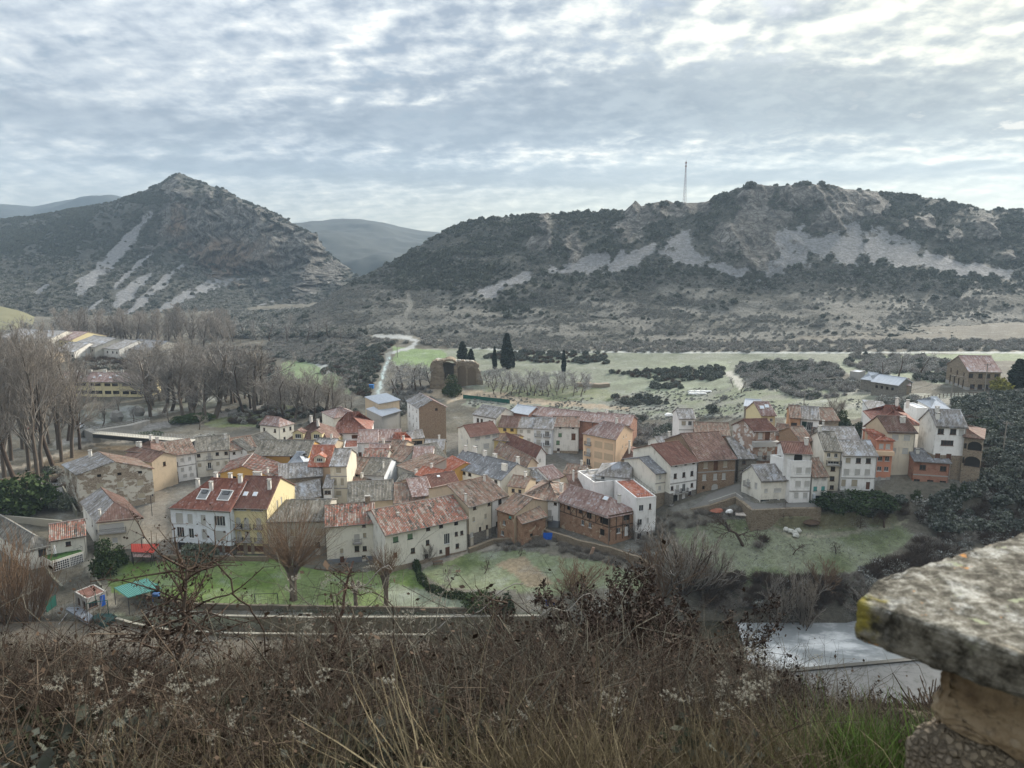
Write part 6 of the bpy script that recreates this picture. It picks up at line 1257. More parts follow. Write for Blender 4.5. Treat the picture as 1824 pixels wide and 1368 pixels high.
terr = np.clip(.45 + .9 * fbm(px / 90, py / 7.5, 0, 3, 44), .06, 1)
d_scr = bare * np.clip((py - 430) / 60, .12, 1) * terr * np.clip(1.1 - .8 * G_['pale'], .25, 1)
pts, rg = sample_grid(G_, 26000, d_scr, 2); s_ = rg.uniform(.4, 1.15, len(pts)) * .95
geo_scatter('hillside_frosted_scrub', pts[::3], s_[::3], b_scr); geo_scatter('hillside_pale_scrub', pts[1::3], s_[1::3], b_scr2); geo_scatter('hillside_bare_brush', pts[2::3], s_[2::3] * 1.2, b_brf)
G_ = MTN; px, py = G_['px'], G_['py']; bare = np.clip(1.05 - 1.25 * G_['rock'] - 1.7 * G_['scree'], 0.02, 1); NZ = fbm(px / 25, py / 16, 0, 4, 35)
pts, rg = sample_grid(G_, 17000, bare * np.clip(.6 + NZ, .1, 1) * np.clip(1.2 - (py - 480) / 200, .3, 1), 3); geo_scatter('mountain_evergreen_scrub', pts, rg.uniform(.9, 2.2, len(pts)), b_oak)
pts, rg = sample_grid(G_, 9000, bare * np.clip((py - 455) / 60, 0, 1) * np.clip(.5 + NZ, .1, 1), 4); geo_scatter('mountain_frosted_scrub', pts, rg.uniform(1.0, 2.2, len(pts)), b_scr)

# ground cover painted by place: hedges, river banks, rough ground
def fill_poly(polys, n, seed, keep=None):
    rng = np.random.default_rng(seed); out = []
    pxm, pym = PX[:, :], PY[:, :]
    m = np.zeros(PX.shape, bool)
    for p in polys: m |= in_poly(PX, PY, p)
    i, j = np.nonzero(m[:-1, :-1]); a = (GD[i, j] * (AG[1] - AG[0])) * np.maximum(GD[i + 1, j] - GD[i, j], .01); c = np.cumsum(a); k = np.searchsorted(c, rng.uniform(0, c[-1], n)); k = np.minimum(k, len(i) - 1); i, j = i[k], j[k]
    u, v = rng.uniform(size=n), rng.uniform(size=n); f = lambda A: (A[i, j] * (1 - u) + A[i, j + 1] * u) * (1 - v) + (A[i + 1, j] * (1 - u) + A[i + 1, j + 1] * u) * v
    P_ = np.stack([f(GX), f(GD), f(GZn) - .1], 1)
    pxx, pyy = proj(P_[:, 0], P_[:, 1], P_[:, 2]); P_ = P_[~(near_line(pxx, pyy, [(672, 708, 14), (680, 680, 11), (686, 655, 9), (693, 640, 8), (690, 630, 7), (700, 626, 7), (735, 618, 8), (742, 608, 8), (728, 602, 7), (690, 599, 6), (655, 597, 5)], 1) | near_line(pxx, pyy, [(1295, 664, 8), (1312, 674, 9), (1318, 690, 10)], 1))]
    if keep is not None: P_ = P_[fbm(P_[:, 0] / keep[0], P_[:, 1] / keep[0], 0, 3, seed) > keep[1]]
    return P_, np.random.default_rng(seed + 1)
band_ = [(480, 590), (700, 596), (860, 608), (1300, 616), (1500, 616), (1900, 612), (1900, 626), (1500, 627), (1300, 628), (1000, 630), (860, 622), (760, 618), (700, 612), (640, 640), (640, 700), (600, 700), (610, 670), (600, 645), (480, 640)]
hedge_dark = [[(1090, 662), (1200, 662), (1285, 655), (1290, 668), (1270, 682), (1180, 684), (1150, 676), (1085, 668)], [(870, 630), (960, 628), (1080, 632), (1082, 650), (1000, 648), (900, 645), (860, 640)], [(1150, 692), (1200, 686), (1215, 694), (1160, 700)], [(1090, 712), (1180, 710), (1190, 722), (1110, 722)],
              [(565, 668), (600, 650), (690, 645), (680, 690), (650, 712), (620, 700), (622, 672)], [(640, 620), (700, 612), (690, 640), (660, 660), (620, 650)]]
brushy = [[(1310, 655), (1380, 645), (1480, 650), (1500, 670), (1530, 690), (1510, 705), (1440, 715), (1380, 700), (1330, 690), (1305, 670)], [(1520, 630), (1640, 636), (1700, 650), (1690, 668), (1560, 668), (1500, 650)], [(1620, 665), (1690, 665), (1700, 685), (1640, 690)],
          [(1560, 715), (1640, 712), (1660, 740), (1580, 738)], [(480, 620), (600, 610), (640, 640), (600, 655), (500, 640), (430, 640)], [(700, 690), (760, 690), (770, 715), (730, 735), (700, 745)], [(1130, 748), (1210, 750), (1208, 790), (1170, 800), (1130, 790)]]
for nm, polys, n, sc, src, sd_, keep in (('far_valley_scrub', [[(380, 560), (660, 555), (640, 603), (400, 606)]], 900, (1.6, 3.2), b_scr, 41, None), ('far_valley_evergreens', [[(380, 560), (660, 555), (640, 603), (400, 606)]], 300, (1.5, 3.0), b_oak, 42, None), ('foot_of_hill_scrub', [band_], 1500, (.7, 1.5), b_scr, 11, None), ('foot_of_hill_brush', [band_], 1300, (1.0, 2.0), b_brf, 12, None), ('field_hedges', hedge_dark, 420, (.8, 1.6), b_oak, 13, None), ('field_hedge_brush', hedge_dark, 420, (1.0, 1.8), b_brd, 14, None),
        ('rough_ground_scrub', brushy, 1500, (.7, 1.5), b_scr2, 15, (12, -.2)), ('rough_ground_brush', brushy, 1500, (1.1, 2.2), b_brf, 16, (12, -.3)), ('rough_ground_dark_scrub', brushy, 700, (.8, 1.7), b_oak2, 17, (15, 0.1))):
    P_, rg = fill_poly(polys, n, sd_, keep); geo_scatter(nm, P_, rg.uniform(*sc, len(P_)), src)
bank = [[(1250, 1035), (1350, 1030), (1450, 1035), (1560, 1010), (1650, 965), (1850, 905), (1850, 1110), (1600, 1120), (1560, 1130), (1480, 1118), (1420, 1100), (1330, 1095), (1240, 1090)]]
slope_e = [[(1700, 720), (1850, 705), (1850, 960), (1760, 960), (1740, 870), (1760, 800), (1700, 760)], [(1600, 905), (1700, 880), (1740, 850), (1850, 820), (1850, 960), (1700, 950), (1640, 940)], [(1480, 905), (1600, 893), (1620, 925), (1500, 930)]]
yard = [[(1150, 925), (1330, 900), (1345, 918), (1260, 935), (1200, 950), (1160, 1000), (1140, 1010), (1130, 975)], [(985, 960), (1130, 990), (1140, 1015), (1100, 1010), (990, 985)], [(880, 965), (980, 960), (970, 975), (890, 985)]]
for nm, polys, n, sc, src, sd_, keep in (('river_bank_brush', bank, 500, (1.0, 2.6), b_brd, 21, (8, -.3)), ('river_bank_scrub', bank, 200, (.6, 1.3), b_scr2, 22, (9, 0)), ('river_bank_bare_brush', bank, 300, (.9, 2.0), b_br, 20, (9, -.2)), ('east_slope_frosted_scrub', slope_e, 260, (.7, 1.4), b_scr, 31, None), ('east_slope_scrub', slope_e, 340, (.9, 2.2), b_oak, 23, None), ('east_slope_brush', slope_e, 560, (1.0, 2.2), b_brd, 24, None), ('garden_wall_brush', yard, 260, (.6, 1.3), b_br, 25, None),
        ('meadow_tufts', [[(1210, 940), (1480, 925), (1640, 940), (1560, 1000), (1330, 1045), (1220, 1000)]], 900, (.06, .17), b_scr, 26, None), ('pale_meadow_tufts', [[(830, 700), (1560, 690), (1520, 745), (1130, 750), (830, 725)]], 3500, (.12, .42), b_scr2, 27, (10, -.1))):
    P_, rg = fill_poly(polys, n, sd_, keep); geo_scatter(nm, P_, rg.uniform(*sc, len(P_)), src)
park_ = [[(380, 735), (480, 725), (640, 735), (620, 752), (540, 765), (470, 770), (420, 765)], [(360, 620), (490, 622), (500, 700), (400, 690)], [(130, 640), (260, 640), (260, 660), (130, 660)], [(240, 790), (380, 775), (400, 790), (260, 800)], [(-20, 870), (60, 850), (110, 830), (115, 870), (60, 885), (-20, 900)]]
for nm, n, sc, src, sd_ in (('park_brush', 900, (1.0, 2.4), b_brd, 28), ('park_scrub', 500, (.7, 1.6), b_scr, 29), ('park_evergreens', 160, (.8, 1.6), b_oak2, 30)):
    P_, rg = fill_poly(park_, n, sd_, (9, -.2)); geo_scatter(nm, P_, rg.uniform(*sc, len(P_)), src)

# ---- single trees
POP = [bare_tree(1, 'poplar', BK, BKT), bare_tree(2, 'poplar', BK, BKT)]; TALL = [bare_tree(3, 'tall', BK, BKT), bare_tree(4, 'tall', BKD, BKT2), bare_tree(5, 'tall', BK, BKT)]
BROAD = [bare_tree(6, 'broad', BK, BKT2), bare_tree(7, 'broad', BK, BKP)]; FRUIT = [bare_tree(8, 'fruit', BKD), bare_tree(9, 'fruit', BKD)]; SHR = [bare_tree(10, 'shrub', BKD, BKP), bare_tree(11, 'shrub', BKR)]; OSI = bare_tree(12, 'osier', BKR, BKR)
FRT = [bare_tree(13, 'broad', BKD, BKF), bare_tree(14, 'tall', BKD, BKF)]
def hpx(p, px_): return px_ * p.y / F / 1.0 * 1.05
rnd = random.Random(11)
for i, (x, y, h) in enumerate(((8, 850, 262), (30, 862, 270), (52, 838, 240), (75, 842, 250), (96, 832, 245), (110, 822, 232), (128, 815, 215), (-12, 830, 250), (40, 800, 200), (88, 790, 190), (120, 785, 180), (5, 780, 185), (62, 775, 170), (142, 800, 170), (20, 820, 230), (104, 800, 205), (-20, 870, 280), (68, 860, 265))):
    p = gp(x, y); TALL[i % 3].place('poplar_tree', p, hpx(p, h), 'tall bare poplar in the grove on the near river bank at the left', group='bare poplars of the left grove', wide=.85)
for i in range(46):
    x = 262 + rnd.uniform(0, 330); y = 712 + rnd.uniform(-10, 34) + (x - 260) * .03; p = gp(x, y)
    [TALL, TALL, BROAD][i % 3][i % 2].place('riverside_tree', p, hpx(p, (y - (606 if x < 475 else 655)) * rnd.uniform(.75, 1.0)), 'bare tree of the dense brown grove between the footbridge and the yellow villa', group='bare trees of the middle grove', wide=1.35)
for i in range(22):
    x = 400 + rnd.uniform(0, 240); y = 722 + rnd.uniform(-8, 12); p = gp(x, y)
    BROAD[i % 2].place('thicket_tree', p, hpx(p, rnd.uniform(26, 46)), 'small dark bare tree in the thicket below the green river field', group='thicket trees by the river bend', wide=1.3)
for i in range(48):
    x = 112 + 300 * i / 47 + rnd.uniform(-4, 4); y = 614 + rnd.uniform(-7, 5) - 4 * (i % 3); p = gp(x, y)
    POP[i % 2].place('poplar_tree', p, hpx(p, rnd.uniform(40, 60)), 'bare poplar in the far line at the foot of the scree mountain', group='far line of poplars', wide=1.9)
for i in range(26):
    x = rnd.choice((rnd.uniform(-20, 150), rnd.uniform(390, 620))); y = 600 + rnd.uniform(-2, 12); p = gp(x, y)
    FRT[i % 2].place('frosted_tree', p, hpx(p, rnd.uniform(22, 42)), 'frosted bare tree in the far valley below the mountain', group='frosted trees of the far valley', wide=1.2)
for i, (x, y, h) in enumerate(((152, 705, 60), (215, 745, 40), (237, 752, 30), (301, 752, 34), (345, 745, 50), (322, 700, 60), (395, 735, 42), (270, 700, 60), (182, 760, 45), (355, 765, 30))):
    p = gp(x, y); BROAD[i % 2].place('park_tree', p, hpx(p, h), 'small bare tree on the park lawn beyond the footbridge', group='small trees of the park', wide=1.2)
p = gp(230, 700); leafy(401, 2500, [(0, 0, 3.0, 3.0, .9)], .35, leafmat('brown willow twigs', (.07, .06, .045), (.12, .10, .08)), (1, .3)).place('weeping_willow', p, hpx(p, 40), 'round dense bare willow in front of the yellow row houses')
# trees near the ruin
for i, (x, y, h) in enumerate(((700, 700, 50), (716, 696, 52), (735, 693, 48), (750, 690, 46), (768, 692, 40), (710, 712, 46), (742, 700, 40))):
    p = gp(x, y); FRT[0].place('frosted_tree', p, hpx(p, h), 'frosted bare tree beside the track left of the church ruin', group='frosted trees left of the ruin', wide=1.25)
k = 0
for r in range(4):
    for c in range(13):
        x = 866 + c * 14 + r * 5 + rnd.uniform(-3, 3); y = 683 + r * 6.5 + rnd.uniform(-1, 1) + c * .3
        if x > 1045 or rnd.random() < .08: continue
        p = gp(x, y); FRT[0].place('orchard_tree', p, hpx(p, rnd.uniform(24, 30)), 'bare tree of the regular plantation in front of the cypresses', group='rows of young trees beside the ruin', wide=1.2)
CYPR = [cypress(1), cypress(2)]
for x, y, h, w, lb in ((903, 657, 62, 1.6, 'tallest and broadest cypress right of the church ruin'), (881, 658, 40, 1.0, 'slim cypress left of the tallest one'), (1004, 664, 40, 1.0, 'single slim cypress at the right end of the young plantation'), (914, 655, 28, 1.2, 'short cypress close behind the tallest one')):
    p = gp(x, y); CYPR[0].place('cypress_tree', p, hpx(p, h), lb, wide=w)
for x, y, h, w, lb in ((824, 645, 36, 2.4, 'dark conifer directly behind the church ruin'), (839, 648, 26, 2.4, 'smaller dark conifer at the right corner of the ruin'), (1812, 690, 50, 3.0, 'broad dark fir right of the stone mansion'), (372, 640, 16, 1.6, 'small dark conifer in the far valley')):
    p = gp(x, y); CYPR[1].place('conifer_tree', p, hpx(p, h), lb, wide=w)
p = gp(1782, 697); leafy(402, 900, random_lobes(2, 5, 1.5), .3, leafmat('yellow green leaves', (.12, .12, .03), (.26, .24, .05))).place('yellow_bush', p, hpx(p, 24), 'yellow green bush beside the stone mansion', 'bush')
EV = [leafy(410, 2600, random_lobes(1, 6, 2.2) + [(0, 0, 3.2, 1.5, 1.1)], .24, LAUR, (1.5, .2)), leafy(411, 2600, random_lobes(3, 7, 2.4), .26, LAUR, (1.2, .2)), leafy(412, 1600, random_lobes(5, 6, 1.8), .2, OLV, (1.0, .15))]
for x, y, h, w, k, lb in ((190, 1022, 72, .8, 0, 'tall dark evergreen laurel in front of the cream corner house'), (215, 1005, 40, .8, 0, 'lighter evergreen shrub right of the tall laurel'), (36, 912, 72, 1.1, 1, 'big round dark evergreen tree at the left edge by the river'), (348, 1008, 46, .9, 2, 'grey green olive tree on the lawn before the white block'), (372, 992, 30, .9, 2, 'second smaller olive tree by the garden wall'),
        (857, 1084, 34, 1.3, 1, 'low dark bush at the end of the garden hedge'), (903, 1092, 44, .7, 0, 'upright evergreen shrub right of the low dark bush'), (113, 905, 26, 1.3, 2, 'grey green bush below the peeling stone house'), (1500, 762, 34, .8, 0, 'dark evergreen tree left of the white walled house'), (1754, 770, 26, 1.2, 1, 'dark round evergreen above the arched stone house'), (805, 705, 40, .9, 0, 'dark evergreen beside the dirt track above the village'),
        (1485, 905, 30, 1.6, 1, 'dark hedge bush under the white tower house'), (1520, 905, 32, 1.5, 1, 'dark hedge bush under the white three storey house'), (1560, 902, 30, 1.6, 1, 'dark hedge bush under the coral house'), (1632, 892, 22, 1.0, 0, 'pointed dark shrub in front of the brick house'), (1696, 888, 30, .7, 0, 'tall pointed shrub at the corner of the brick house'), (1714, 890, 30, .7, 0, 'rightmost pointed shrub before the brick terrace'),
        (470, 780, 16, 1.2, 0, 'small dark shrub in front of the detached cream villa'), (355, 748, 14, 2.5, 1, 'flat green bush patch beside the footbridge ramp'), (330, 752, 14, 2.2, 1, 'flat green bush at the far end of the footbridge'), (265, 782, 14, 2.4, 1, 'low ivy bush below the footbridge')):
    p = gp(x, y); EV[k].place('evergreen_shrub', p, hpx(p, h), lb, 'bush' if h < 40 else 'tree', wide=w)
# pollard willows in the garden
def pollard(seed, stumps, shoots, L, m):
    rng = np.random.default_rng(seed); tr = MB(); sg = []
    tr.bar((0, 0, -.4), (.05, 0, 2.3), .42, 0, 8, .36); tr.bar((.05, 0, 2.3), (0, 0, 3.3), .46, 0, 8, .62)
    for k in range(stumps):
        a = 6.283 * k / stumps + rng.uniform(-.3, .3); e = rng.uniform(.3, .9); q = np.array([math.cos(a) * math.sin(e) * 1.3, math.sin(a) * math.sin(e) * 1.3, 3.2 + math.cos(e) * 1.2]); tr.bar((math.cos(a) * .2, math.sin(a) * .2, 2.9), tuple(q), .26, 0, 6, .2)
        for j in range(shoots):
            d = np.array([math.cos(a) * math.sin(e), math.sin(a) * math.sin(e), math.cos(e)]) + rng.normal(size=3) * .24; d /= np.linalg.norm(d); p = q + rng.normal(size=3) * .12; r = rng.uniform(.02, .035); LL = L * rng.uniform(.6, 1.1)
            for i in range(4):
                d = d + rng.normal(size=3) * .05; d[2] += .07; d /= np.linalg.norm(d); p2 = p + d * LL / 4; sg.append([*p, *p2, r, r * .75]); r *= .75
                if i > 0:
                    for _ in range(2): dd = d + rng.normal(size=3) * .35; dd /= np.linalg.norm(dd); sg.append([*p, *(p + dd * LL * .22), .011, .007])
                p = p2
    return Tree(tr.mesh('trunk', BK), seg_mesh('shoots', [sg], m), 3.3 + L * .9, 'shoots')
PL = pollard(5, 9, 24, 6.8, BKR); PL2 = pollard(6, 7, 18, 3.6, BKR)
p = gp(523, 1068); PL.place('pollard_willow', p, hpx(p, 158), 'big pollarded willow with a broad fan of bare shoots on the lawn', wide=1.05)
p = gp(688, 1080); PL2.place('pollard_willow', p, hpx(p, 100), 'slim pollarded willow before the long cream house', wide=.72)
p = gp(634, 1082); t_ = pollard(7, 5, 5, 1.6, BKP); t_.place('pollard_willow', p, hpx(p, 56), 'stubby pollard trunk with cut branches between the other two', wide=.8)
p = gp(805, 1052); t_ = bare_tree(22, 'fruit', BKP); t_.place('fruit_tree', p, hpx(p, 48), 'pale pruned fruit tree on the lawn behind the hedge', wide=.6)
for x, y, h, k, w, lb in ((862, 1022, 30, 0, .8, 'pollarded stump like tree beside the garden path'), (1325, 972, 56, 1, 1.3, 'dark crooked apple tree standing alone in the riverside meadow'), (1398, 934, 34, 0, 1.1, 'bare tree in front of the retaining wall'), (1575, 940, 44, 1, 1.1, 'bare tree below the dark hedge bushes'), (1532, 940, 24, 0, .9, 'small bare tree left of the hedge corner'), (1412, 988, 24, 1, 1, 'tiny bare tree low in the riverside meadow'), (425, 1080, 30, 0, .8, 'young bare tree left of the swing'), (925, 990, 20, 0, .8, 'tiny bare tree by the stone garden wall'), (1490, 985, 26, 0, 1.0, 'small leaning bare tree at the thicket edge')):
    p = gp(x, y); FRUIT[k].place('fruit_tree', p, hpx(p, h), lb, wide=w)
for x, y, h, w, k, lb in ((1215, 1055, 120, 1.0, 0, 'large many stemmed bare shrub left of the meadow'), (1180, 1062, 95, 1.0, 1, 'reddish bare shrub on the left side of the large one'), (1262, 1050, 80, 1.0, 0, 'thin bare shrub at the right of the large one'), (1030, 1062, 60, 1.5, 1, 'round reddish bare shrub on the vegetable garden'), (1430, 1130, 120, .6, 0, 'slender bare willow stems on the island of the river'), (1385, 1120, 90, .8, 0, 'bare riverside shrub left of the water'),
        (1470, 1050, 50, 1.4, 1, 'dome of brown brambles above the river bend'), (1560, 1100, 58, 1.6, 0, 'dense overhanging shrub at the river edge'), (1130, 960, 40, .8, 0, 'bare shoots beside the tall white house'), (760, 1000, 34, .8, 0, 'bare shrub before the long cream house'), (1640, 760, 26, 1.2, 0, 'bare shrub behind the small white house'), (1490, 745, 34, 1.2, 0, 'bare shrub behind the grey stone house')):
    p = gp(x, y); SHR[k].place('bare_shrub', p, hpx(p, h), lb, 'shrub', wide=w)
for x, y, h, w, lb in ((12, 1125, 175, 1.0, 'big bare osier with tall brown rods at the left edge'), (55, 1118, 120, 1.0, 'second osier bush right of the big one at the left edge'), (60, 905, 40, .9, 'small osier in front of the round evergreen tree')):
    p = gp(x, y); OSI.place('osier_bush', p, hpx(p, h), lb, 'shrub', wide=w)
for i, (x, y, h) in enumerate(((1600, 672, 44), (1570, 676, 36), (1640, 668, 40), (1450, 660, 22), (1320, 700, 26), (1306, 690, 18))):
    p = gp(x, y); FRT[0].place('frosted_tree', p, hpx(p, h), 'frosted bare tree among the scrub behind the long stone barn', group='frosted trees by the barn', wide=1.3)
# skyline trees on the ridge
for x, y, lb in ((1578, 345, 'flat crowned tree alone on the ridge skyline'), (1335, 330, 'dark tree on top of the highest left crag'), (1435, 328, 'dark tree on the highest rock of the ridge'), (1290, 350, 'dark tree at the left end of the crags'), (1182, 362, 'dark tree beside the rock needle'), (1780, 376, 'tree on the skyline near the right edge'), (1695, 366, 'small skyline tree on the right shoulder'), (1027, 381, 'lone tree on the low left skyline')):
    p = pd(x, y + 6, 590 if x > 1100 else 620); o = OAKS[0].place('ridge_tree', p, rnd.uniform(4, 6), lb, wide=1.1)
# palm by the river
p = gp(88, 880); rt_ = empty('palm_tree', p, 0, label='small palm tree on the river promenade at the left', cat='tree'); m = MB(); m.bar((0, 0, -.2), (0, 0, 5.0), .22, 0, 7, .18); m.build('trunk', BK, rt_)
rg = np.random.default_rng(5); V = []; Fc = []
for k in range(26):
    a = rg.uniform(0, 6.28); e = rg.uniform(-.2, 1.1); pt_ = np.array([0, 0, 5.0]); d = np.array([math.cos(a) * math.cos(e), math.sin(a) * math.cos(e), math.sin(e)]); w_ = np.array([-math.sin(a), math.cos(a), 0]) * .28
    pr = [pt_]
    for i in range(4): d = d + np.array([0, 0, -.28]); d /= np.linalg.norm(d); pr.append(pr[-1] + d * .55)
    for i in range(4): b0 = len(V); V += [pr[i] - w_ * (1 - i * .2), pr[i] + w_ * (1 - i * .2), pr[i + 1] + w_ * (.8 - i * .2), pr[i + 1] - w_ * (.8 - i * .2)]; Fc.append([b0, b0 + 1, b0 + 2, b0 + 3])
put('fronds', np_mesh('fronds', V, Fc, LAUR), rt_)
# garden hedge
def hedge(name, pts, w, h, label, m=LAUR, size=.2, dens=60):
    rng = np.random.default_rng(len(pts) + int(h * 10)); P_ = [gp(*q) for q in pts]; C = []
    for a, b in zip(P_, P_[1:]):
        L_ = (b - a).length; n = int(L_ * dens); t = rng.uniform(size=n); c = np.array(a)[None] * (1 - t[:, None]) + np.array(b)[None] * t[:, None]; v = rng.normal(size=(n, 3)); v /= np.linalg.norm(v, axis=1, keepdims=True); v *= rng.uniform(.5, 1, n)[:, None] ** .4
        wv = 1 + .25 * np.sin(t * L_ * 1.1); C.append(c + np.stack([v[:, 0] * w * wv, v[:, 1] * w * wv, np.abs(v[:, 2]) * h * wv], 1))
    C = np.concatenate(C); V, Fc = leaves_np(C, size, rng); o = link(bpy.data.objects.new(name, np_mesh(name, V, Fc, m))); tag(o, label, 'hedge')
hedge('garden_hedge', [(740, 1005), (748, 1030), (765, 1052), (800, 1064), (850, 1068), (880, 1070)], .75, 1.3, 'trimmed green hedge curving round the lawn', dens=260)
hedge('dark_hedge', [(1492, 775), (1520, 778), (1545, 782)], 1.2, 3.2, 'tall dark hedge behind the frosted roof of the eastern quarter', CYP, .3, 300)
hedge('low_hedge', [(490, 1088), (560, 1090), (640, 1092), (760, 1094)], .4, .5, 'low scrubby hedge along the garden wall', OLV, .15, 100)
# ------------------------------------------------------------------ walls, river works, bridge, ruin, street furniture
def wall_line(name, label, P_, h, w, m, cap=None, down=2.0, cat='wall', flat_top=None, capn='coping'):
    root = empty(name, P_[0], 0, label=label, cat=cat); o = Vector(P_[0]); P_ = [Vector(p) - o for p in P_]
    ns = []
    for i in range(len(P_)):
        a = P_[max(0, i - 1)]; b = P_[min(len(P_) - 1, i + 1)]; d = Vector((b.x - a.x, b.y - a.y, 0)).normalized(); ns.append(Vector((-d.y, d.x, 0)))
    def strip(z0f, z1f, hw):
        mb = MB()
        for i in range(len(P_) - 1):
            q = [P_[i] - ns[i] * hw, P_[i + 1] - ns[i + 1] * hw, P_[i + 1] + ns[i + 1] * hw, P_[i] + ns[i] * hw]; idx = [i, i + 1, i + 1, i]
            mb.hexa([Vector((p.x, p.y, z0f(k))) for p, k in zip(q, idx)] + [Vector((p.x, p.y, z1f(k))) for p, k in zip(q, idx)])
        return mb
    jit = [rnd.uniform(-.05, .05) * h for _ in P_]
    top = lambda k: (flat_top - o.z if flat_top is not None else P_[k].z + h + (0 if cap else jit[k]))
    strip(lambda k: P_[k].z - down, top, w / 2).build('masonry', m, root)
    if cap: strip(top, lambda k: top(k) + .14, w / 2 + .05).build(capn, cap, root)
    return root
def dense(pts, n=6):
    out = []
    for a, b in zip(pts, pts[1:]):
        for i in range(n): t = i / n; out.append(tuple(a[k] * (1 - t) + b[k] * t for k in range(len(a))))
    return out + [pts[-1]]
G = lambda pts, n=4: [gp(x, y) for x, y in dense(pts, n)]
PALEC = plain('pale concrete coping', (0.27, .255, .21)); DSTONE = stone('dark mossy rubble', (0.16, .14, .105), (0.095, .085, .065), (0.14, .12, .09)); TSTONE = stone('tan rubble wall', (0.26, .21, .15), (0.16, .125, .09), (0.22, .18, .13), 2.6); CANALM = plaster('stained canal concrete', (0.20, .18, .13), .7, (0.07, .06, .035))
wall_line('canal_wall', 'far concrete wall of the canal with pale coping below the garden', [pz(x, y, -1.0) for x, y in dense([(962, 1097), (760, 1099), (560, 1100), (400, 1097), (300, 1087), (245, 1071), (210, 1052)], 5)], 0, .5, CANALM, PALEC, 6)
wall_line('canal_wall', 'near concrete wall of the canal with thin pale edge', [pz(x, y, -1.2) for x, y in dense([(760, 1131), (560, 1130), (400, 1128), (300, 1122), (235, 1110), (196, 1098), (172, 1086)], 5)], 0, .4, CANALM, PALEC, 6)
mb = MB(); q = [pz(x, y, -1.7) for x, y in ((-60, 1120), (170, 1092), (230, 1113), (300, 1125), (400, 1131), (560, 1133), (765, 1134), (765, 1190), (-60, 1190))]
b0 = [tuple(p) for p in q]; mb.poly(b0[::-1]); mb.poly([(x, y, -2.0) for x, y, z in b0])
tag(mb.build('canal_path', plain('damp brown path', (0.11, .095, .075), .9, .3, .6)), kind='structure')
wall_line('garden_wall', 'low dark stone wall between the lawn and the canal path', G([(235, 1058), (270, 1070), (330, 1082), (430, 1086), (560, 1088), (700, 1090), (860, 1093)], 5), 1.0, .5, DSTONE)
wall_line('garden_wall', 'rubble wall in front of the white block and the yellow house', G([(296, 996), (380, 998), (478, 999)], 5), .9, .5, TSTONE)
wall_line('garden_wall', 'tumbled stone wall under the half timbered house', G([(968, 955), (1030, 975), (1085, 988), (1140, 1006), (1160, 1020)], 4), 1.6, .6, TSTONE)
wall_line('garden_wall', 'rough stone bank beside the brown barn', G([(835, 985), (880, 968), (960, 962)], 4), 1.0, .7, TSTONE)
RW = [(1176, 912, 6.5), (1215, 908, 8), (1262, 899, 10), (1310, 883, 11.3), (1322, 892, 11.0), (1340, 907, 10.6), (1400, 904, 10.7), (1462, 903, 11.0)]
wall_line('retaining_wall', 'high rubble retaining wall below the village square and the pillared house', [pz(x, y + 1, z) for x, y, z in dense(RW, 3)], 0, .8, stone('retaining wall rubble', (0.25, .20, .14), (0.15, .115, .08), (0.24, .20, .15), 1.7), None, 4.5)
mb = MB(); t_ = [pz(x, y, z) for x, y, z in RW]; bk = [pz(x, y, z + .1) for x, y, z in ((1192, 900, 8.5), (1222, 893, 9), (1262, 880, 10.2), (1312, 862, 11.6), (1345, 868, 11.3), (1400, 880, 10.9), (1470, 890, 11.1), (1490, 890, 11.2))]
for i in range(len(t_) - 1): mb.poly([t_[i], t_[i + 1], bk[i + 1], bk[i]])
tag(mb.build('street', plain('worn asphalt', (0.15, .145, .135), .9, .2)), kind='structure')
wall_line('parapet', 'thin pale parapet on the retaining wall beside the ramp', [pz(x, y, z) for x, y, z in dense(RW[2:5], 3)], .7, .22, CONC, None, .2)
for x, z in ((1360, 10.6), (1383, 10.6), (1405, 10.6), (1424, 10.8), (1446, 10.8)):
    p = pz(x, 893, z); m = MB(); m.box(-.22, .22, -.22, .22, -.6, 1.9); tag(m.build('concrete_pillar', plain('painted pillar', (.5, .53, .56)), None, (p.x, p.y - .9, z)), 'square pillar under the cream corner house and the white tower', 'pillar', 'pillars of the open ground floor')
# garden walls and yard at lower left
YS = plaster('mossy concrete wall', (0.20, .19, .16), .6, (0.07, .08, .04))
wall_line('yard_wall', 'sloping concrete yard wall left of the pump house', G([(82, 1015), (95, 1035), (112, 1052)], 3), .9, .4, YS)
wall_line('yard_wall', 'concrete wall along the garden path under the laurel', G([(170, 1000), (172, 1040), (190, 1062)], 3), 1.0, .3, YS)
wall_line('river_parapet', 'pale stone parapet along the river road behind the cottages', [pz(x, y, 2.2) for x, y in dense([(-60, 918), (0, 921), (78, 928), (110, 931)], 3)], .5, .4, PALEC, None, 2)
wall_line('river_parapet', 'long stone parapet beside the promenade at the left', [pz(x, y, 2.2) for x, y in dense([(112, 868), (122, 885), (136, 912)], 3)], .4, .3, YS, None, 2)
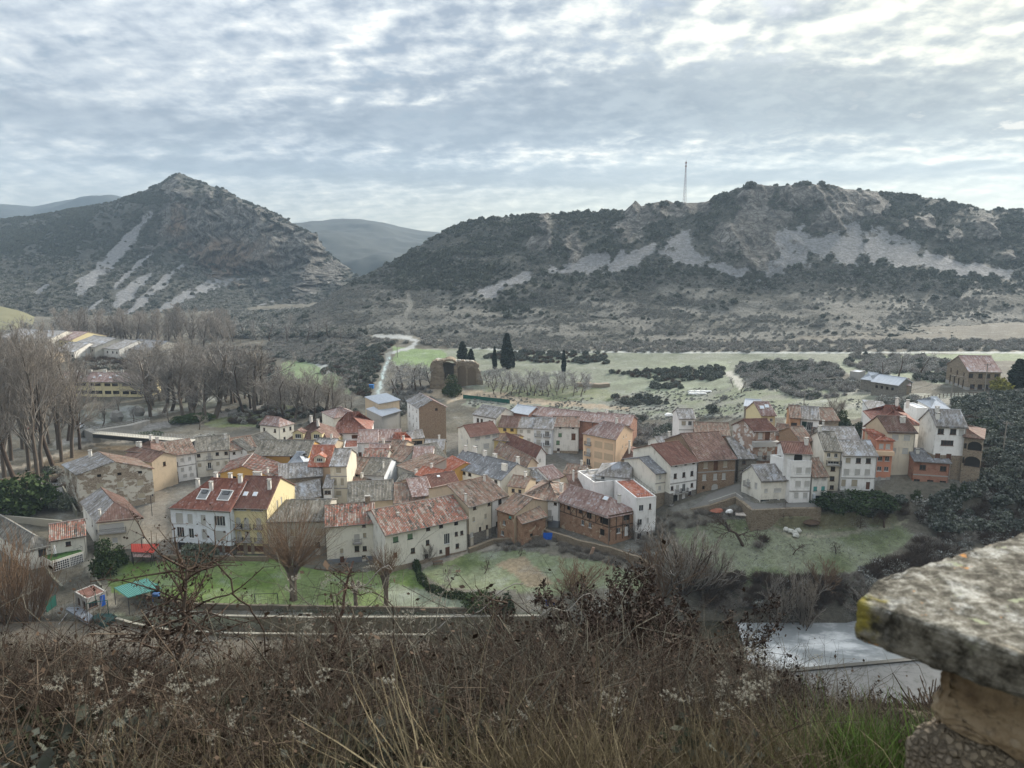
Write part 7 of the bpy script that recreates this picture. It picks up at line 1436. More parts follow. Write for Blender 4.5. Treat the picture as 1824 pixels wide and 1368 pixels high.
# green roof terrace with parasol
p0, p1 = pz(91, 1000, 3.0), pz(149, 982, 3.0); u = (p1 - p0).normalized(); rz = math.atan2(u.y, u.x); W_ = (p1 - p0).length
t = empty('roof_terrace', (p0.x, p0.y, .4), rz, label='roof terrace with artificial grass and white gridded glass front', cat='terrace')
m = MB(); m.box(0, W_, 0.02, 4.6, -2, 2.6); m.build('terrace_wall', wm('ivory'), t); m = MB(); m.box(.1, W_ - .1, .12, 4.5, 2.6, 2.66); m.build('artificial_grass', plain('artificial grass', (0.035, .085, .02), .9, .2), t)
for xa, xb in ((.3, W_ * .52), (W_ * .56, W_ - .3)):
    m = MB(); m.poly([(xa, -.02, .0), (xb, -.02, .0), (xb, -.02, 2.2), (xa, -.02, 2.2)]); gl = m.build('glass_front', GLASS, t); m = MB(); n = 7 if xa < 1 else 8
    for k in range(n + 1): x = xa + (xb - xa) * k / n; m.box(x - .035, x + .035, -.08, -.03, 0, 2.2)
    for k in range(6): z = 2.2 * k / 5; m.box(xa, xb, -.075, -.035, z - .03, z + .03)
    m.build('glazing_bars', WHITE, gl)
m = MB()
for a, b in (((.1, .1), (W_ - .1, .1)), ((W_ - .1, .1), (W_ - .1, 4.4))):
    a, b = Vector(a + (2.6,)), Vector(b + (2.6,)); m.bar(a + Vector((0, 0, .95)), b + Vector((0, 0, .95)), .025)
    for k in range(7): q = a.lerp(b, k / 6); m.bar(q, q + Vector((0, 0, .95)), .02)
m.build('railing', IRON, t)
p = pz(99, 990, 3.1); t = empty('parasol', p, 0, label='closed white parasol on the green roof terrace', cat='parasol'); m = MB(); m.bar((0, 0, 0), (0, 0, 2.3), .03); m.box(-.25, .25, -.25, .25, 0, .08); m.build('pole', IRON, t)
m = MB(); m.bar((0, 0, .5), (0, 0, 2.2), .30, 0, 8, .06); m.build('folded_canopy', WHITE, t)
p = pz(94, 985, 3.1); t = empty('garden_table', p, .4, label='wooden garden table beside the white parasol', cat='table'); m = MB(); m.box(-.7, .7, -.4, .4, .68, .74); m.build('table_top', TIMBER, t)
for sx in (-.6, .6):
    for sy in (-.3, .3): m = MB(); m.box(sx - .04, sx + .04, sy - .04, sy + .04, 0, .68); m.build('leg', TIMBER, t)
# pump house
f = house('pump_house', 'small pump house with rusty flat roof and a bright blue door over the canal', (133, 1055), (155, 1068), 1.7, -1.0, 4, 'flat', .12, 'concrete', 'rust', cat='pump house', back=('R', (189, 1054)), rows=[(1.3, [.28, .72], .9, 1.2, 'w')], rr=[(1.3, [.28], 1.6, 1.1, 'w')], wallR='concrete')
m = MB(); x = f.SD * .78; m.box(x - .42, x + .42, -.06, -.004, f.H - 2.35, f.H - .35); o = m.build('door', BLUE, f.root); o.location = (f.W, 0, 0); o.rotation_euler = (0, 0, math.atan2(f.sd[1], f.sd[0]))
m = MB(); m.bar((0, 0, 0), (.0, 0, .1), .03); mm = MB(); mm.box(.2, .26, -.1, -.06, 0, .2)
a = pz(118, 1086, -.9); b = pz(157, 1106, -.9); c = pz(160, 1090, -.9)
m = MB(); q = [pz(117, 1085, -.7), pz(156, 1108, -.7), pz(165, 1096, -.7), pz(132, 1072, -.7)]; m.hexa([v - Vector((0, 0, .5)) for v in q] + q); m2 = m
tag(m.build('grey_platform', plain('grey metal deck', (.20, .22, .25), .6)), 'tilted grey metal platform over the canal beside the pump house', 'platform')
m = MB(); q = [pz(162, 1100, -1), pz(186, 1112, -1), pz(209, 1098, -1), pz(186, 1086, -1)]; m.hexa([v - Vector((0, 0, 2.2)) for v in q] + q)
tag(m.build('sluice_box', plain('dark green sluice paint', (.018, .05, .045), .7, .3)), 'dark green metal sluice box below the blue door', 'sluice')
m = MB(); base = pz(156, 1100, -1)
for dx, dy in ((0, 0), (3.0, 1.2)): m.bar(base + Vector((dx, dy, 0)), base + Vector((dx, dy, 2.6)), .06)
m.bar(base + Vector((0, 0, 2.6)), base + Vector((3.0, 1.2, 2.6)), .06); m.bar(base + Vector((1.4, .6, 2.6)), base + Vector((1.4, .6, 5)), .05); tag(m.build('sluice_gantry', GREENF), 'dark green steel frame in front of the pump house', 'frame')
m = MB(); m.bar(pz(120, 1092, -.8), pz(100, 1118, -2), .07); tag(m.build('handrail', STEEL), 'pale sloping handrail under the grey platform', 'handrail')
def fence_panel(name, label, a, b, h, m, cat='fence', step=1.0, drop=.2):
    t = empty(name, a, 0, label=label, cat=cat); d = Vector(b) - Vector(a); n = max(1, int(d.length / step))
    k = MB(); v = Vector((-d.y, d.x, 0)).normalized() * .015; Z = Vector((0, 0, 1))
    k.hexa([-v, d - v, d + v, v, -v + Z * h, d - v + Z * h, d + v + Z * h, v + Z * h]); k.build('mesh_panel', m, t)
    for i in range(n + 1): q = d * (i / n); k = MB(); k.bar(q - Z * drop, q + Z * (h + .08), .04); k.build('post', IRON, t)
    return t
fence_panel('metal_fence', 'dark green metal gate left of the pump house', gp(83, 1092), gp(101, 1078), 2.1, GREENF)
fa = gp(825, 710); fb = gp(908, 719); fence_panel('green_screen', 'long green screen fence by the dirt track above the village', fa, fb, 1.5, GREENF, step=3)
def canopy(name, label, corners, zs, m, post_h, cat='canopy'):
    q = [pz(x, y, z) for (x, y), z in zip(corners, zs)]; c = sum(q, Vector()) / 4; g = gz(c.x, c.y); t = empty(name, (c.x, c.y, g), 0, label=label, cat=cat); o = Vector((c.x, c.y, g)); mb = MB()
    q = [v - o for v in q]; a, b, c_, d = q
    slope(mb, a, b, d, c_, 0, True, .05); mb.build('sheet_roof', m, t)
    for v in q: k = MB(); k.bar((v.x, v.y, -.3), (v.x, v.y, v.z - .06), .06); k.build('post', IRON, t)
    return t
canopy('red_canopy', 'bright red sheet roof of an open shed by the street', [(234, 983), (273, 985), (284, 969), (233, 969)], [3.0, 3.0, 3.4, 3.4], RED, 3)
canopy('red_shed_roof', 'low faded red awning just below the bright red roof', [(237, 992), (268, 993), (270, 986), (236, 986)], [2.3, 2.3, 2.6, 2.6], tm('pink'), 2)
canopy('teal_canopy', 'teal corrugated carport roof on thin posts in the garden', [(228, 1065), (288, 1048), (262, 1030), (203, 1047)], [2.2, 2.2, 2.6, 2.6], TEAL, 3)
m = MB(); p = gp(279, 1070); m.box(-.55, .55, -.4, .4, 0, 1.3); m.box(-.6, .6, -.45, .45, 1.3, 1.42); tag(m.build('blue_bin', plain('blue plastic', (.06, .14, .34), .5), None, p), 'blue plastic bin under the edge of the teal carport', 'bin')
m = MB(); p = gp(276, 1058); m.box(-.6, .6, -.4, .4, 0, 1.8); m.box(-.65, .65, -.45, .45, 1.8, 1.86); tag(m.build('green_cupboard', GREENF, None, p), 'dark green cupboard next to the teal carport', 'cupboard')
# tarpaulin, laundry, debris
p = gp(977, 962); m = MB()
for i in range(6):
    x0, x1 = -1.1 + i * .37, -.73 + i * .37; y0, y1 = .08 * math.sin(i * 2), .08 * math.sin((i + 1) * 2); m.hexa([(x0, y0, .1), (x1, y1, .1), (x1, y1 + .04, .1), (x0, y0 + .04, .1), (x0, y0, 1.6), (x1, y1, 1.55), (x1, y1 + .04, 1.55), (x0, y0 + .04, 1.6)])
tag(m.build('blue_tarpaulin', plain('blue tarpaulin', (.015, .11, .50), .5), None, p), 'bright blue tarpaulin hung between the brown barn and the half timbered house', 'tarpaulin')
f = HALF; yy = f.SD * .62; m = MB()
for i in range(4): x0, x1 = -.42 + i * .21, -.21 + i * .21; m.hexa([(x0, -.28 + .04 * (i % 2), 0), (x1, -.28 + .04 * ((i + 1) % 2), 0), (x1, -.25 + .04 * ((i + 1) % 2), 0), (x0, -.25 + .04 * (i % 2), 0), (x0, -.28, 2.0), (x1, -.28, 2.0), (x1, -.25, 2.0), (x0, -.25, 2.0)])
wp = f.root.matrix_basis @ Vector((f.W + f.sd[0] * yy, f.sd[1] * yy, 1.2)); tag(m.build('hanging_sheet', WHITE, None, wp, f.rz + math.atan2(f.sd[1], f.sd[0])), 'white bed sheet hung on the right wall of the half timbered house', 'laundry')
def rock(name, p, s, m, label, cat='rock', seed=0, group=None):
    rg = np.random.default_rng(seed); v = []; f_ = []
    n, k = 7, 4
    for j in range(k + 1):
        for i in range(n): a = 6.283 * i / n; e = math.pi * j / k; r = rg.uniform(.8, 1.15); v.append((s[0] * r * math.cos(a) * math.sin(e), s[1] * r * math.sin(a) * math.sin(e), s[2] * (r if 0 < j < k else 1) * math.cos(e) + s[2] * .7))
    for j in range(k):
        for i in range(n): f_.append((j * n + i, (j + 1) * n + i, (j + 1) * n + (i + 1) % n, j * n + (i + 1) % n))
    me = bpy.data.meshes.new(name); me.from_pydata(v, [], f_); me.materials.append(m); o = put(name, me, None, p); tag(o, label, cat, group); return o
GREYR = plain('grey rock', (.24, .23, .21), .9, .3)
for i, (x, y, s, lb) in enumerate(((208, 750, 2.6, 'left of two big boulders on the park lawn'), (249, 740, 2.3, 'right of two big boulders on the park lawn'))): rock('boulder', gp(x, y), (s, s * .8, s * .9), GREYR, lb, seed=i)
rock('white_boulder', gp(1192, 742), (1.6, 1.2, .7), WHITE, 'white boulder on the meadow left of the narrow white house', seed=5)
rock('white_bag', gp(1299, 915), (.9, .7, .6), WHITE, 'white sack against the retaining wall', 'sack', 6); rock('rubble_heap', gp(1277, 913), (1.6, 1, .5), plain('red rubble', (.3, .11, .07)), 'heap of red rubble against the retaining wall', 'rubble', 7)
m = MB(); p = gp(1318, 918); m.hexa([(-1, -.4, .1), (1, -.9, .1), (1.2, .1, .1), (-.8, .5, .1), (-1, -.4, .35), (1, -.9, .3), (1.2, .1, .55), (-.8, .5, .6)]); tag(m.build('leaning_board', plain('pale board', (.5, .45, .4)), None, p), 'pale board lying by the retaining wall', 'board')
rock('brush_pile', gp(1444, 935), (1.8, 1.2, .7), TIMBER, 'dark brush pile on the brown terrace meadow', 'brush pile', 8)
for i, (x, y) in enumerate(((1408, 949), (1416, 952), (1422, 948), (1400, 946), (1418, 957))): rock('pale_stone', gp(x, y), (.7, .6, .5), plain('pale stone', (.42, .42, .38)), 'pale stone in the heap beside the riverside path', 'stone', 10 + i, 'stones of the heap beside the path')
# garden things: swing, tables, benches
p = gp(475, 1080); t = empty('garden_swing', p, .05, label='thin dark metal swing frame on the lawn', cat='swing')
for sx in (-2.0, 2.0): m = MB(); m.bar((sx, -.6, 0), (sx, 0, 2.4), .05); m.bar((sx, .6, 0), (sx, 0, 2.4), .05); m.build('side_frame', IRON, t)
m = MB(); m.bar((-2, 0, 2.4), (2, 0, 2.4), .06); m.build('top_bar', IRON, t)
for x in (-1.1, 0, 1.1):
    m = MB(); m.box(x - .22, x + .22, -.12, .12, .5, .54); o = m.build('swing_seat', TIMBER, t)
    for dx in (-.2, .2): m = MB(); m.bar((x + dx, 0, .5), (x + dx, 0, 2.4), .015); m.build('rope', IRON, o)
def bench(p, rz, label, m_, L=1.6):
    t = empty('garden_bench', p, rz, label=label, cat='bench'); m = MB(); m.box(-L / 2, L / 2, -.22, .22, .42, .48); m.build('seat', m_, t)
    for s in (-1, 1): m = MB(); m.box(s * (L / 2 - .15) - .06, s * (L / 2 - .15) + .06, -.18, .18, 0, .42); m.build('leg', m_, t)
bench(gp(650, 1086), .1, 'white bench on the lawn near the canal wall', WHITE, 1.9); bench(gp(548, 1097), 0, 'low pale bench on the canal path', PALEC)
p = gp(780, 1006); t = empty('picnic_table', p, .25, label='dark wooden picnic table beside the garden path', cat='table'); m = MB(); m.box(-1, 1, -.4, .4, .7, .76); m.build('table_top', TIMBER, t)
for s in (-1, 1): m = MB(); m.box(-1, 1, s * .75 - .13, s * .75 + .13, .42, .47); m.build('bench_plank', TIMBER, t); m = MB(); m.bar((s * .8, -.75, 0), (s * .8, .25, .7), .05); m.bar((s * .8, .75, 0), (s * .8, -.25, .7), .05); m.build('leg', TIMBER, t)
m = MB(); p = gp(755, 1042); m.bar((0, 0, 0), (0, 0, .5), .16, 0, 6); m.bar((0, 0, .5), (0, 0, 1.0), .3, 0, 8, .26); tag(m.build('stone_lantern', GREYR, None, p), 'small stone ornament at the inner bend of the hedge', 'ornament')
p = gp(428, 992); t = empty('dog_house', p, 0, label='little wooden dog kennel by the rubble wall', cat='kennel'); m = MB(); m.box(-.5, .5, -.4, .4, 0, .6); m.build('body', wm('dirty'), t); m = MB(); m.hexa([(-.6, -.5, .6), (.6, -.5, .6), (.6, .5, .6), (-.6, .5, .6), (-.6, 0, .95), (.6, 0, .95), (.6, .02, .95), (-.6, .02, .95)]); m.build('roof', TIMBER, t)
for i, (x, y) in enumerate(((975, 1078), (985, 1080))): m = MB(); p = gp(x, y); m.bar((0, 0, 0), (0, 0, 1.0), .32, 0, 8, .35); tag(m.build('blue_barrel', BLUE, None, p), ['left blue barrel behind the round reddish shrub', 'right blue barrel behind the round reddish shrub'][i], 'barrel')
m = MB(); p = gp(1052, 990); m.hexa([(-.3, -.3, 0), (.3, -.3, 0), (.3, .3, 0), (-.3, .3, 0), (.3, -.2, 1.8), (.8, -.2, 1.7), (.8, .2, 1.7), (.3, .2, 1.8)]); tag(m.build('plank_panel', plain('old brown planks', (.3, .2, .14)), None, p), 'old brown plank panel leaning on the tumbled wall', 'panel')
# weir and apron on the right
a, b = pz(1478, 1188, -3.4), pz(1665, 1171, -3.4); b = a + (b - a) * 2.2
t = empty('weir', a, 0, label='low weir with dark crest and sloping concrete apron across the river', cat='weir'); d = b - a; n_ = Vector((d.y, -d.x, 0)).normalized(); Z = Vector((0, 0, 1)); a = a - (b - a) * .35; d = b - t.location; a = a - t.location
m = MB(); m.hexa([a + n_ * .4 - Z * 3, d + n_ * .4 - Z * 3, d - n_ * .4 - Z * 3, a - n_ * .4 - Z * 3, a + n_ * .4 + Z * .12, d + n_ * .4 + Z * .12, d - n_ * .4 + Z * .12, a - n_ * .4 + Z * .12]); m.build('weir_crest', plain('dark wet concrete', (.05, .05, .045), .4), t)
m = MB(); m.hexa([a + n_ * 10 - Z * 6, d + n_ * 10 - Z * 6, d + n_ * .41 - Z * 6, a + n_ * .41 - Z * 6, a + n_ * 10 - Z * 2.3, d + n_ * 10 - Z * 2.3, d + n_ * .41 - Z * .15, a + n_ * .41 - Z * .15]); m.build('weir_apron', plaster('wet apron slabs', (.20, .20, .20), .7, (.07, .07, .06)), t)
# footbridge
A0, B0 = pz(171, 770, 5.4), pz(345, 785, 5.4); t = empty('footbridge', A0, 0, label='pale arched footbridge with dark girder and steel railings over the river', cat='bridge'); D_ = B0 - A0; n_ = Vector((-D_.y, D_.x, 0)).normalized() * 1.5
N_ = 12; pt_ = lambda s: D_ * s + Z * (0.55 * math.sin(math.pi * s)) + n_ * (-1.2 * math.sin(math.pi * s))
def ribbon(off0, off1, z0, z1, nm, mt_):
    m = MB()
    for i in range(N_):
        p, q = pt_(i / N_), pt_((i + 1) / N_); k0, k1 = n_ * off0, n_ * off1; m.hexa([p + k0 + Z * z0, q + k0 + Z * z0, q + k1 + Z * z0, p + k1 + Z * z0, p + k0 + Z * z1, q + k0 + Z * z1, q + k1 + Z * z1, p + k1 + Z * z1])
    m.build(nm, mt_, t)
ribbon(-1, 1, -.22, 0, 'deck', plain('pale deck concrete', (.52, .49, .42))); ribbon(-.9, .9, -1.35, -.225, 'girder', IRON)
for s_ in (-1, 1):
    m = MB()
    for i in range(37): q = pt_(i / 36) + n_ * s_ * .95; m.bar(q, q + Z * 1.1, .035)
    for i in range(N_):
        p, q = pt_(i / N_) + n_ * s_ * .95, pt_((i + 1) / N_) + n_ * s_ * .95
        for zz in (1.1, .75, .4): m.bar(p + Z * zz, q + Z * zz, .03)
    m.build('railing', STEEL, t)
for (L_, lb) in (([(171, 770, 5.4), (155, 764, 4.6), (140, 772, 3.6)], 'left ramp of the footbridge with steel handrail'), ([(345, 785, 5.4), (362, 778, 4.8), (385, 786, 3.6)], 'right ramp of the footbridge behind the white row'), ([(171, 766, 5.3), (230, 757, 4.4), (262, 748, 3.6)], 'long rear ramp of the footbridge')):
    P_ = [pz(*q) for q in L_]; r = wall_line('bridge_ramp', lb, P_, 0, 2.2, CONC, None, 4, 'ramp'); m = MB()
    for a, b in zip(P_, P_[1:]):
        d = (b - a); nn = Vector((-d.y, d.x, 0)).normalized()
        for s_ in (-1, 1):
            for zz in (1.05, .55): m.bar(a - P_[0] + nn * s_ + Z * zz, b - P_[0] + nn * s_ + Z * zz, .035)
            for k in range(7): q = a.lerp(b, k / 6) - P_[0] + nn * s_; m.bar(q, q + Z * 1.05, .03)
    m.build('railing', STEEL, r)
# cars
def car(p, rz, c, label, dark=False):
    t = empty('parked_car', p, rz, label=label, cat='car'); paint_ = plain('car paint ' + label[:10], c, .35, .05, spec=.5)
    prof = [(-2.1, .35), (-2.15, .75), (-1.6, .9), (-1.0, 1.4), (.55, 1.45), (1.2, .95), (2.0, .82), (2.1, .4)]
    m = MB(); n = len(prof)
    for s_ in (-1, 1): m.poly([(x, s_ * .85, z) for x, z in (prof if s_ < 0 else prof[::-1])])
    for i in range(n): a, b = prof[i], prof[(i + 1) % n]; m.poly([(a[0], -.85, a[1]), (a[0], .85, a[1]), (b[0], .85, b[1]), (b[0], -.85, b[1])])
    m.build('body', paint_, t); m = MB()
    for s_ in (-1, 1): q = [(-1.35, s_ * .86, .95), (-.95, s_ * .86, 1.33), (.5, s_ * .86, 1.36), (1.0, s_ * .86, .97)]; m.poly(q if s_ < 0 else q[::-1])
    m.poly([(.62, -.75, 1.42), (.62, .75, 1.42), (1.17, .75, 1.0), (1.17, -.75, 1.0)][::-1]); m.poly([(-1.55, -.75, .96), (-1.55, .75, .96), (-1.03, .75, 1.37), (-1.03, -.75, 1.37)][::-1]); o = m.build('windows', GLASS, t); o.location = (.0, 0, .012)
    for x in (-1.35, 1.3):
        for s_ in (-1, 1): m = MB(); m.bar((x, s_ * .68, .32), (x, s_ * .9, .32), .33, 0, 10); w = m.build('wheel', DARK, t)
    for s_ in (-1, 1): m = MB(); m.box(2.06, 2.12, s_ * .6 - .15, s_ * .6 + .15, .6, .74); m.build('headlight', FRW, t)
car(gp(142, 762) + Z * .05, -1.3, (.62, .64, .66), 'small white car on the road behind the footbridge'); car(gp(62, 766) + Z * .05, .2, (.28, .03, .025), 'red car half hidden behind the poplar trunks'); car(gp(56, 757) + Z * .05, .1, (.04, .04, .045), 'dark car parked behind the red one')
m = MB(); p = gp(478 + 184, 692); m.box(-.9, .9, -.7, .7, 0, 1.5); m.box(-1, 1, -.8, .8, 1.5, 1.6); tag(m.build('blue_container', plain('blue container', (.03, .14, .36)), None, p), 'small blue container beside the frosty track', 'container')
# lattice mast on the ridge
p = pd(1219, 366, 598); h = 33.0; t = empty('radio_mast', p, .3, label='thin lattice radio mast on the ridge skyline', cat='mast'); m = MB(); k = 3
leg = lambda a, z: Vector((math.cos(a) * (1.25 * (1 - z / h) + .28), math.sin(a) * (1.25 * (1 - z / h) + .28), z)); MR = plain('red white mast paint', (.25, .16, .15))
for i in range(3):
    a = 2.094 * i; m.bar(leg(a, -2), leg(a, h), .09)
    for j in range(14):
        z0, z1 = j * h / 14, (j + 1) * h / 14; m.bar(leg(a, z0), leg(a + 2.094, z1), .055); m.bar(leg(a, z1), leg(a + 2.094, z1), .055)
m.build('lattice', MR, t); m = MB(); m.bar((0, 0, h), (0, 0, h + 1.6), .08); m.build('aerial', MR, t)
for z in (h - 1.5, h - 4): m = MB(); m.box(-.5, .5, -.5, .5, z, z + 1.2); m.build('antenna_box', MR, t)
# utility poles and wires
def pole(x, y, hp, label, name='utility_pole'):
    p = gp(x, y); H_ = hpx(p, hp); t = empty(name, p, 0, label=label, cat='utility pole'); m = MB(); m.bar((0, 0, -.3), (0, 0, H_), .16, 0, 6, .11); m.build('pole_shaft', plain('grey wood pole', (.22, .2, .17)), t); m = MB(); m.box(-.9, .9, -.06, .06, H_ - .5, H_ - .36)
    for s_ in (-.8, 0, .8): m.box(s_ - .04, s_ + .04, -.04, .04, H_ - .36, H_ - .18)
    m.build('crossarm', IRON, t); return p + Z * (H_ - .2)
T1 = pole(1786, 812, 62, 'wooden utility pole on the slope right of the arched house'); T2 = pole(1753, 704, 56, 'utility pole in front of the stone mansion'); T3 = pole(1694, 712, 44, 'utility pole by the upper track right of the long barn'); T4 = pole(1431, 733, 30, 'utility pole behind the white house with green shutters')
T5 = pole(708, 636, 26, 'utility pole beside the bend of the frosty track'); T6 = pole(1760, 735, 26, 'short utility pole below the stone mansion'); T7 = pole(566, 680, 16, 'small pole at the edge of the green river field')
def wire(a, b, sag, label): 
    m = MB(); pr = None
    for i in range(13): s_ = i / 12; q = a.lerp(b, s_) - Z * (sag * 4 * s_ * (1 - s_)); (m.bar(pr, q, .03, 0, 3) if pr is not None else None); pr = q
    tag(m.build('power_line', IRON), label, 'wire')
wire(T1, T6, 1.2, 'cable from the slope pole to the short pole'); wire(T6, T2, 1.0, 'cable between the two poles near the mansion'); wire(T2, T3, 1.5, 'cable from the mansion pole to the barn pole'); wire(T3, T4, 3.5, 'long cable along the upper track')
for (x, y, z, lb) in ((271, 905, 2, 'street lamp post at the corner of the peeling house'), (255, 985, .8, 'street lamp on the corner of the cream corner house')):
    p = pz(x, y + 12, z); t = empty('street_lamp', p, 0, label=lb, cat='street lamp'); m = MB(); m.bar((0, 0, -.3), (0, 0, 4.6), .07); m.bar((0, 0, 4.6), (.5, 0, 4.9), .04); m.build('lamp_post', IRON, t); m = MB(); m.bar((.5, 0, 4.9), (.5, 0, 4.5), .1, 0, 6, .2); m.build('lamp_head', IRON, t)
# upper track fence
P_ = G([(1640, 712), (1700, 706), (1760, 706), (1830, 708)], 3); t = empty('field_fence', P_[0], 0, label='post and rail fence along the upper track', cat='fence'); m = MB()
for a, b in zip(P_, P_[1:]):
    for z in (.5, 1.0): m.bar(a - P_[0] + Z * z, b - P_[0] + Z * z, .05)
m.build('rails', TIMBER, t)
for a, b in zip(P_, P_[1:]):
    for k in range(3): q = a.lerp(b, k / 3) - P_[0]; m = MB(); m.bar(q - Z * .2, q + Z * 1.15, .09); m.build('post', TIMBER, t)
P_ = G([(1398, 730), (1440, 727), (1490, 731)], 2); t = empty('field_fence', P_[0], 0, label='thin rail fence with pale posts above the orange brick house', cat='fence'); m = MB()
for a, b in zip(P_, P_[1:]):
    for z in (.7, 1.4): m.bar(a - P_[0] + Z * z, b - P_[0] + Z * z, .05)
    m.bar(a - P_[0], a - P_[0] + Z * 1.6, .1)
m.build('rails', plain('pale rail', (.4, .4, .38)), t)
# church ruin
p = gp(812, 692); p.y += 2; sc_ = p.y / F * 1.05; R_ = empty('church_ruin', p, 0.05, label='ruined church apse of tan stone with a tall open arch', cat='ruin')
RS = stone('weathered tan church stone', (0.27, .215, .15), (0.13, .10, .07), (0.2, .16, .115), .7)
def slab_wall(name, outline, y0, y1, m_, parent, hole=None):
    """thick wall from an outline in x,z; real depth y0..y1"""
    o2 = []
    for (xa, za), (xb, zb) in zip(outline, outline[1:] + outline[:1]):
        for q in range(5): t_ = q / 5; zz = za + (zb - za) * t_; j = .28 if zz > 1.5 and name != 'blind_arch' else 0; o2.append((xa + (xb - xa) * t_ + rnd.uniform(-j, j), zz + rnd.uniform(-j, j)))
    outline = o2; mb = MB(); n = len(outline); mb.poly([(x, y0, z) for x, z in outline]); mb.poly([(x, y1, z) for x, z in outline][::-1])
    for i in range(n): a, b = outline[i], outline[(i + 1) % n]; mb.poly([(a[0], y0, a[1]), (a[0], y1, a[1]), (b[0], y1, b[1]), (b[0], y0, b[1])][::1])
    return mb.build(name, m_, parent)
k = sc_
X = lambda px_: (px_ - 812) * k; Zp = lambda py_: (692 - py_) * k * .88
slab_wall('left_pier', [(X(766), -1.5), (X(794), -1.5), (X(793), Zp(675)), (X(789), Zp(650)), (X(791), Zp(636)), (X(776), Zp(637)), (X(771), Zp(641)), (X(768), Zp(648)), (X(769), Zp(670))], -1.5, 2.5, RS, R_)
slab_wall('broken_pier', [(X(786), -1.5), (X(807), -1.5), (X(808), Zp(680)), (X(803), Zp(668)), (X(799), Zp(664)), (X(795), Zp(672)), (X(789), Zp(680))], -4.0, -1.6, RS, R_)
slab_wall('right_wall', [(X(812), -1.5), (X(860), -1.5), (X(857), Zp(676)), (X(855), Zp(664)), (X(850), Zp(655)), (X(852), Zp(648)), (X(845), Zp(643)), (X(834), Zp(641)), (X(822), Zp(640)), (X(812), Zp(642))], 1.0, 3.2, RS, R_)
for x0, x1, zt in ((815, 829, 649), (832, 846, 652)):
    arc = [(X(x0), 0.0)] + [(X(x0), Zp(zt + 8))] + [(X((x0 + x1) / 2) - (X(x1) - X(x0)) / 2 * math.cos(a), Zp(zt + 8) + (Zp(zt) - Zp(zt + 8)) * math.sin(a)) for a in np.linspace(0, math.pi, 9)][1:-1] + [(X(x1), Zp(zt + 8)), (X(x1), 0.0)]
    slab_wall('blind_arch', arc[::-1][::-1], .86, .99, plain('painted recess shade', (.12, .09, .06), .9, .3), R_)  # dark slab proud of the wall; its colour paints the shade of a recess
slab_wall('back_wall', [(X(789), -1.5), (X(818), -1.5), (X(818), Zp(648)), (X(789), Zp(646))], 6.0, 7.0, DSTONE, R_)
slab_wall('side_wall', [(X(809), -1.5), (X(814), -1.5), (X(815), Zp(641)), (X(808), Zp(652))], -.8, 6.0, RS, R_)
mb = MB(); c_ = X(801); r0 = (X(814) - X(789)) / 2; zc_ = Zp(652)   # half barrel vault
for i in range(10):
    a0, a1 = math.pi * i / 10, math.pi * (i + 1) / 10; q = lambda a, r, y: (c_ - r * math.cos(a), y, zc_ + r * math.sin(a) * .95)
    for ra, rb in ((r0, r0 + .8),): mb.hexa([q(a0, ra, -.5), q(a1, ra, -.5), q(a1, rb, -.5), q(a0, rb, -.5), q(a0, ra, 6.5), q(a1, ra, 6.5), q(a1, rb, 6.5), q(a0, rb, 6.5)])
mb.build('vault', RS, R_)
m = MB()
for i in range(9): x0 = 776 + i * 7.4; z0 = 638 + i * .55; m.hexa([(X(x0), 1.2 + (i % 2) * .5, Zp(z0 + 1)), (X(x0 + 9), .8, Zp(z0 + 1.4)), (X(x0 + 9), 5.8, Zp(z0 + 1.4)), (X(x0), 6, Zp(z0 + 1)), (X(x0 + 1.5), 1.8, Zp(z0 - 1.2 - (i % 3))), (X(x0 + 7), 1.6, Zp(z0 - .8 - (i % 2))), (X(x0 + 7), 5, Zp(z0 - .8)), (X(x0 + 1.5), 5, Zp(z0 - 1.2))])
m.build('rubble_top', plain('frosted rubble', (.34, .32, .28), .9, .4, .8), R_)
for i, (x0, x1, y, zt, lb) in enumerate(((1028, 1052, 688, 11.6, 'low stone walled enclosure wall at the edge of the big field'), (1050, 1084, 689, 11.2, 'right part of the low field enclosure'))):
    wall_line('field_wall', lb, [gp(x0, y), gp((x0 + x1) / 2, y + .5), gp(x1, y - 1)], 1.4, 3.0, stone('pale field stones', (.30, .24, .18), (.22, .17, .13), (.28, .25, .2)), None, 1)
m = MB()
for i in range(7):
    p = gp(1232 + (i % 4) * 10, 699 + (i // 4) * 4)
    rock('pale_trough', p, (1.5, .7, .5), WHITE, 'small white trough in the row on the meadow', 'trough', 30 + i, 'white troughs on the meadow')
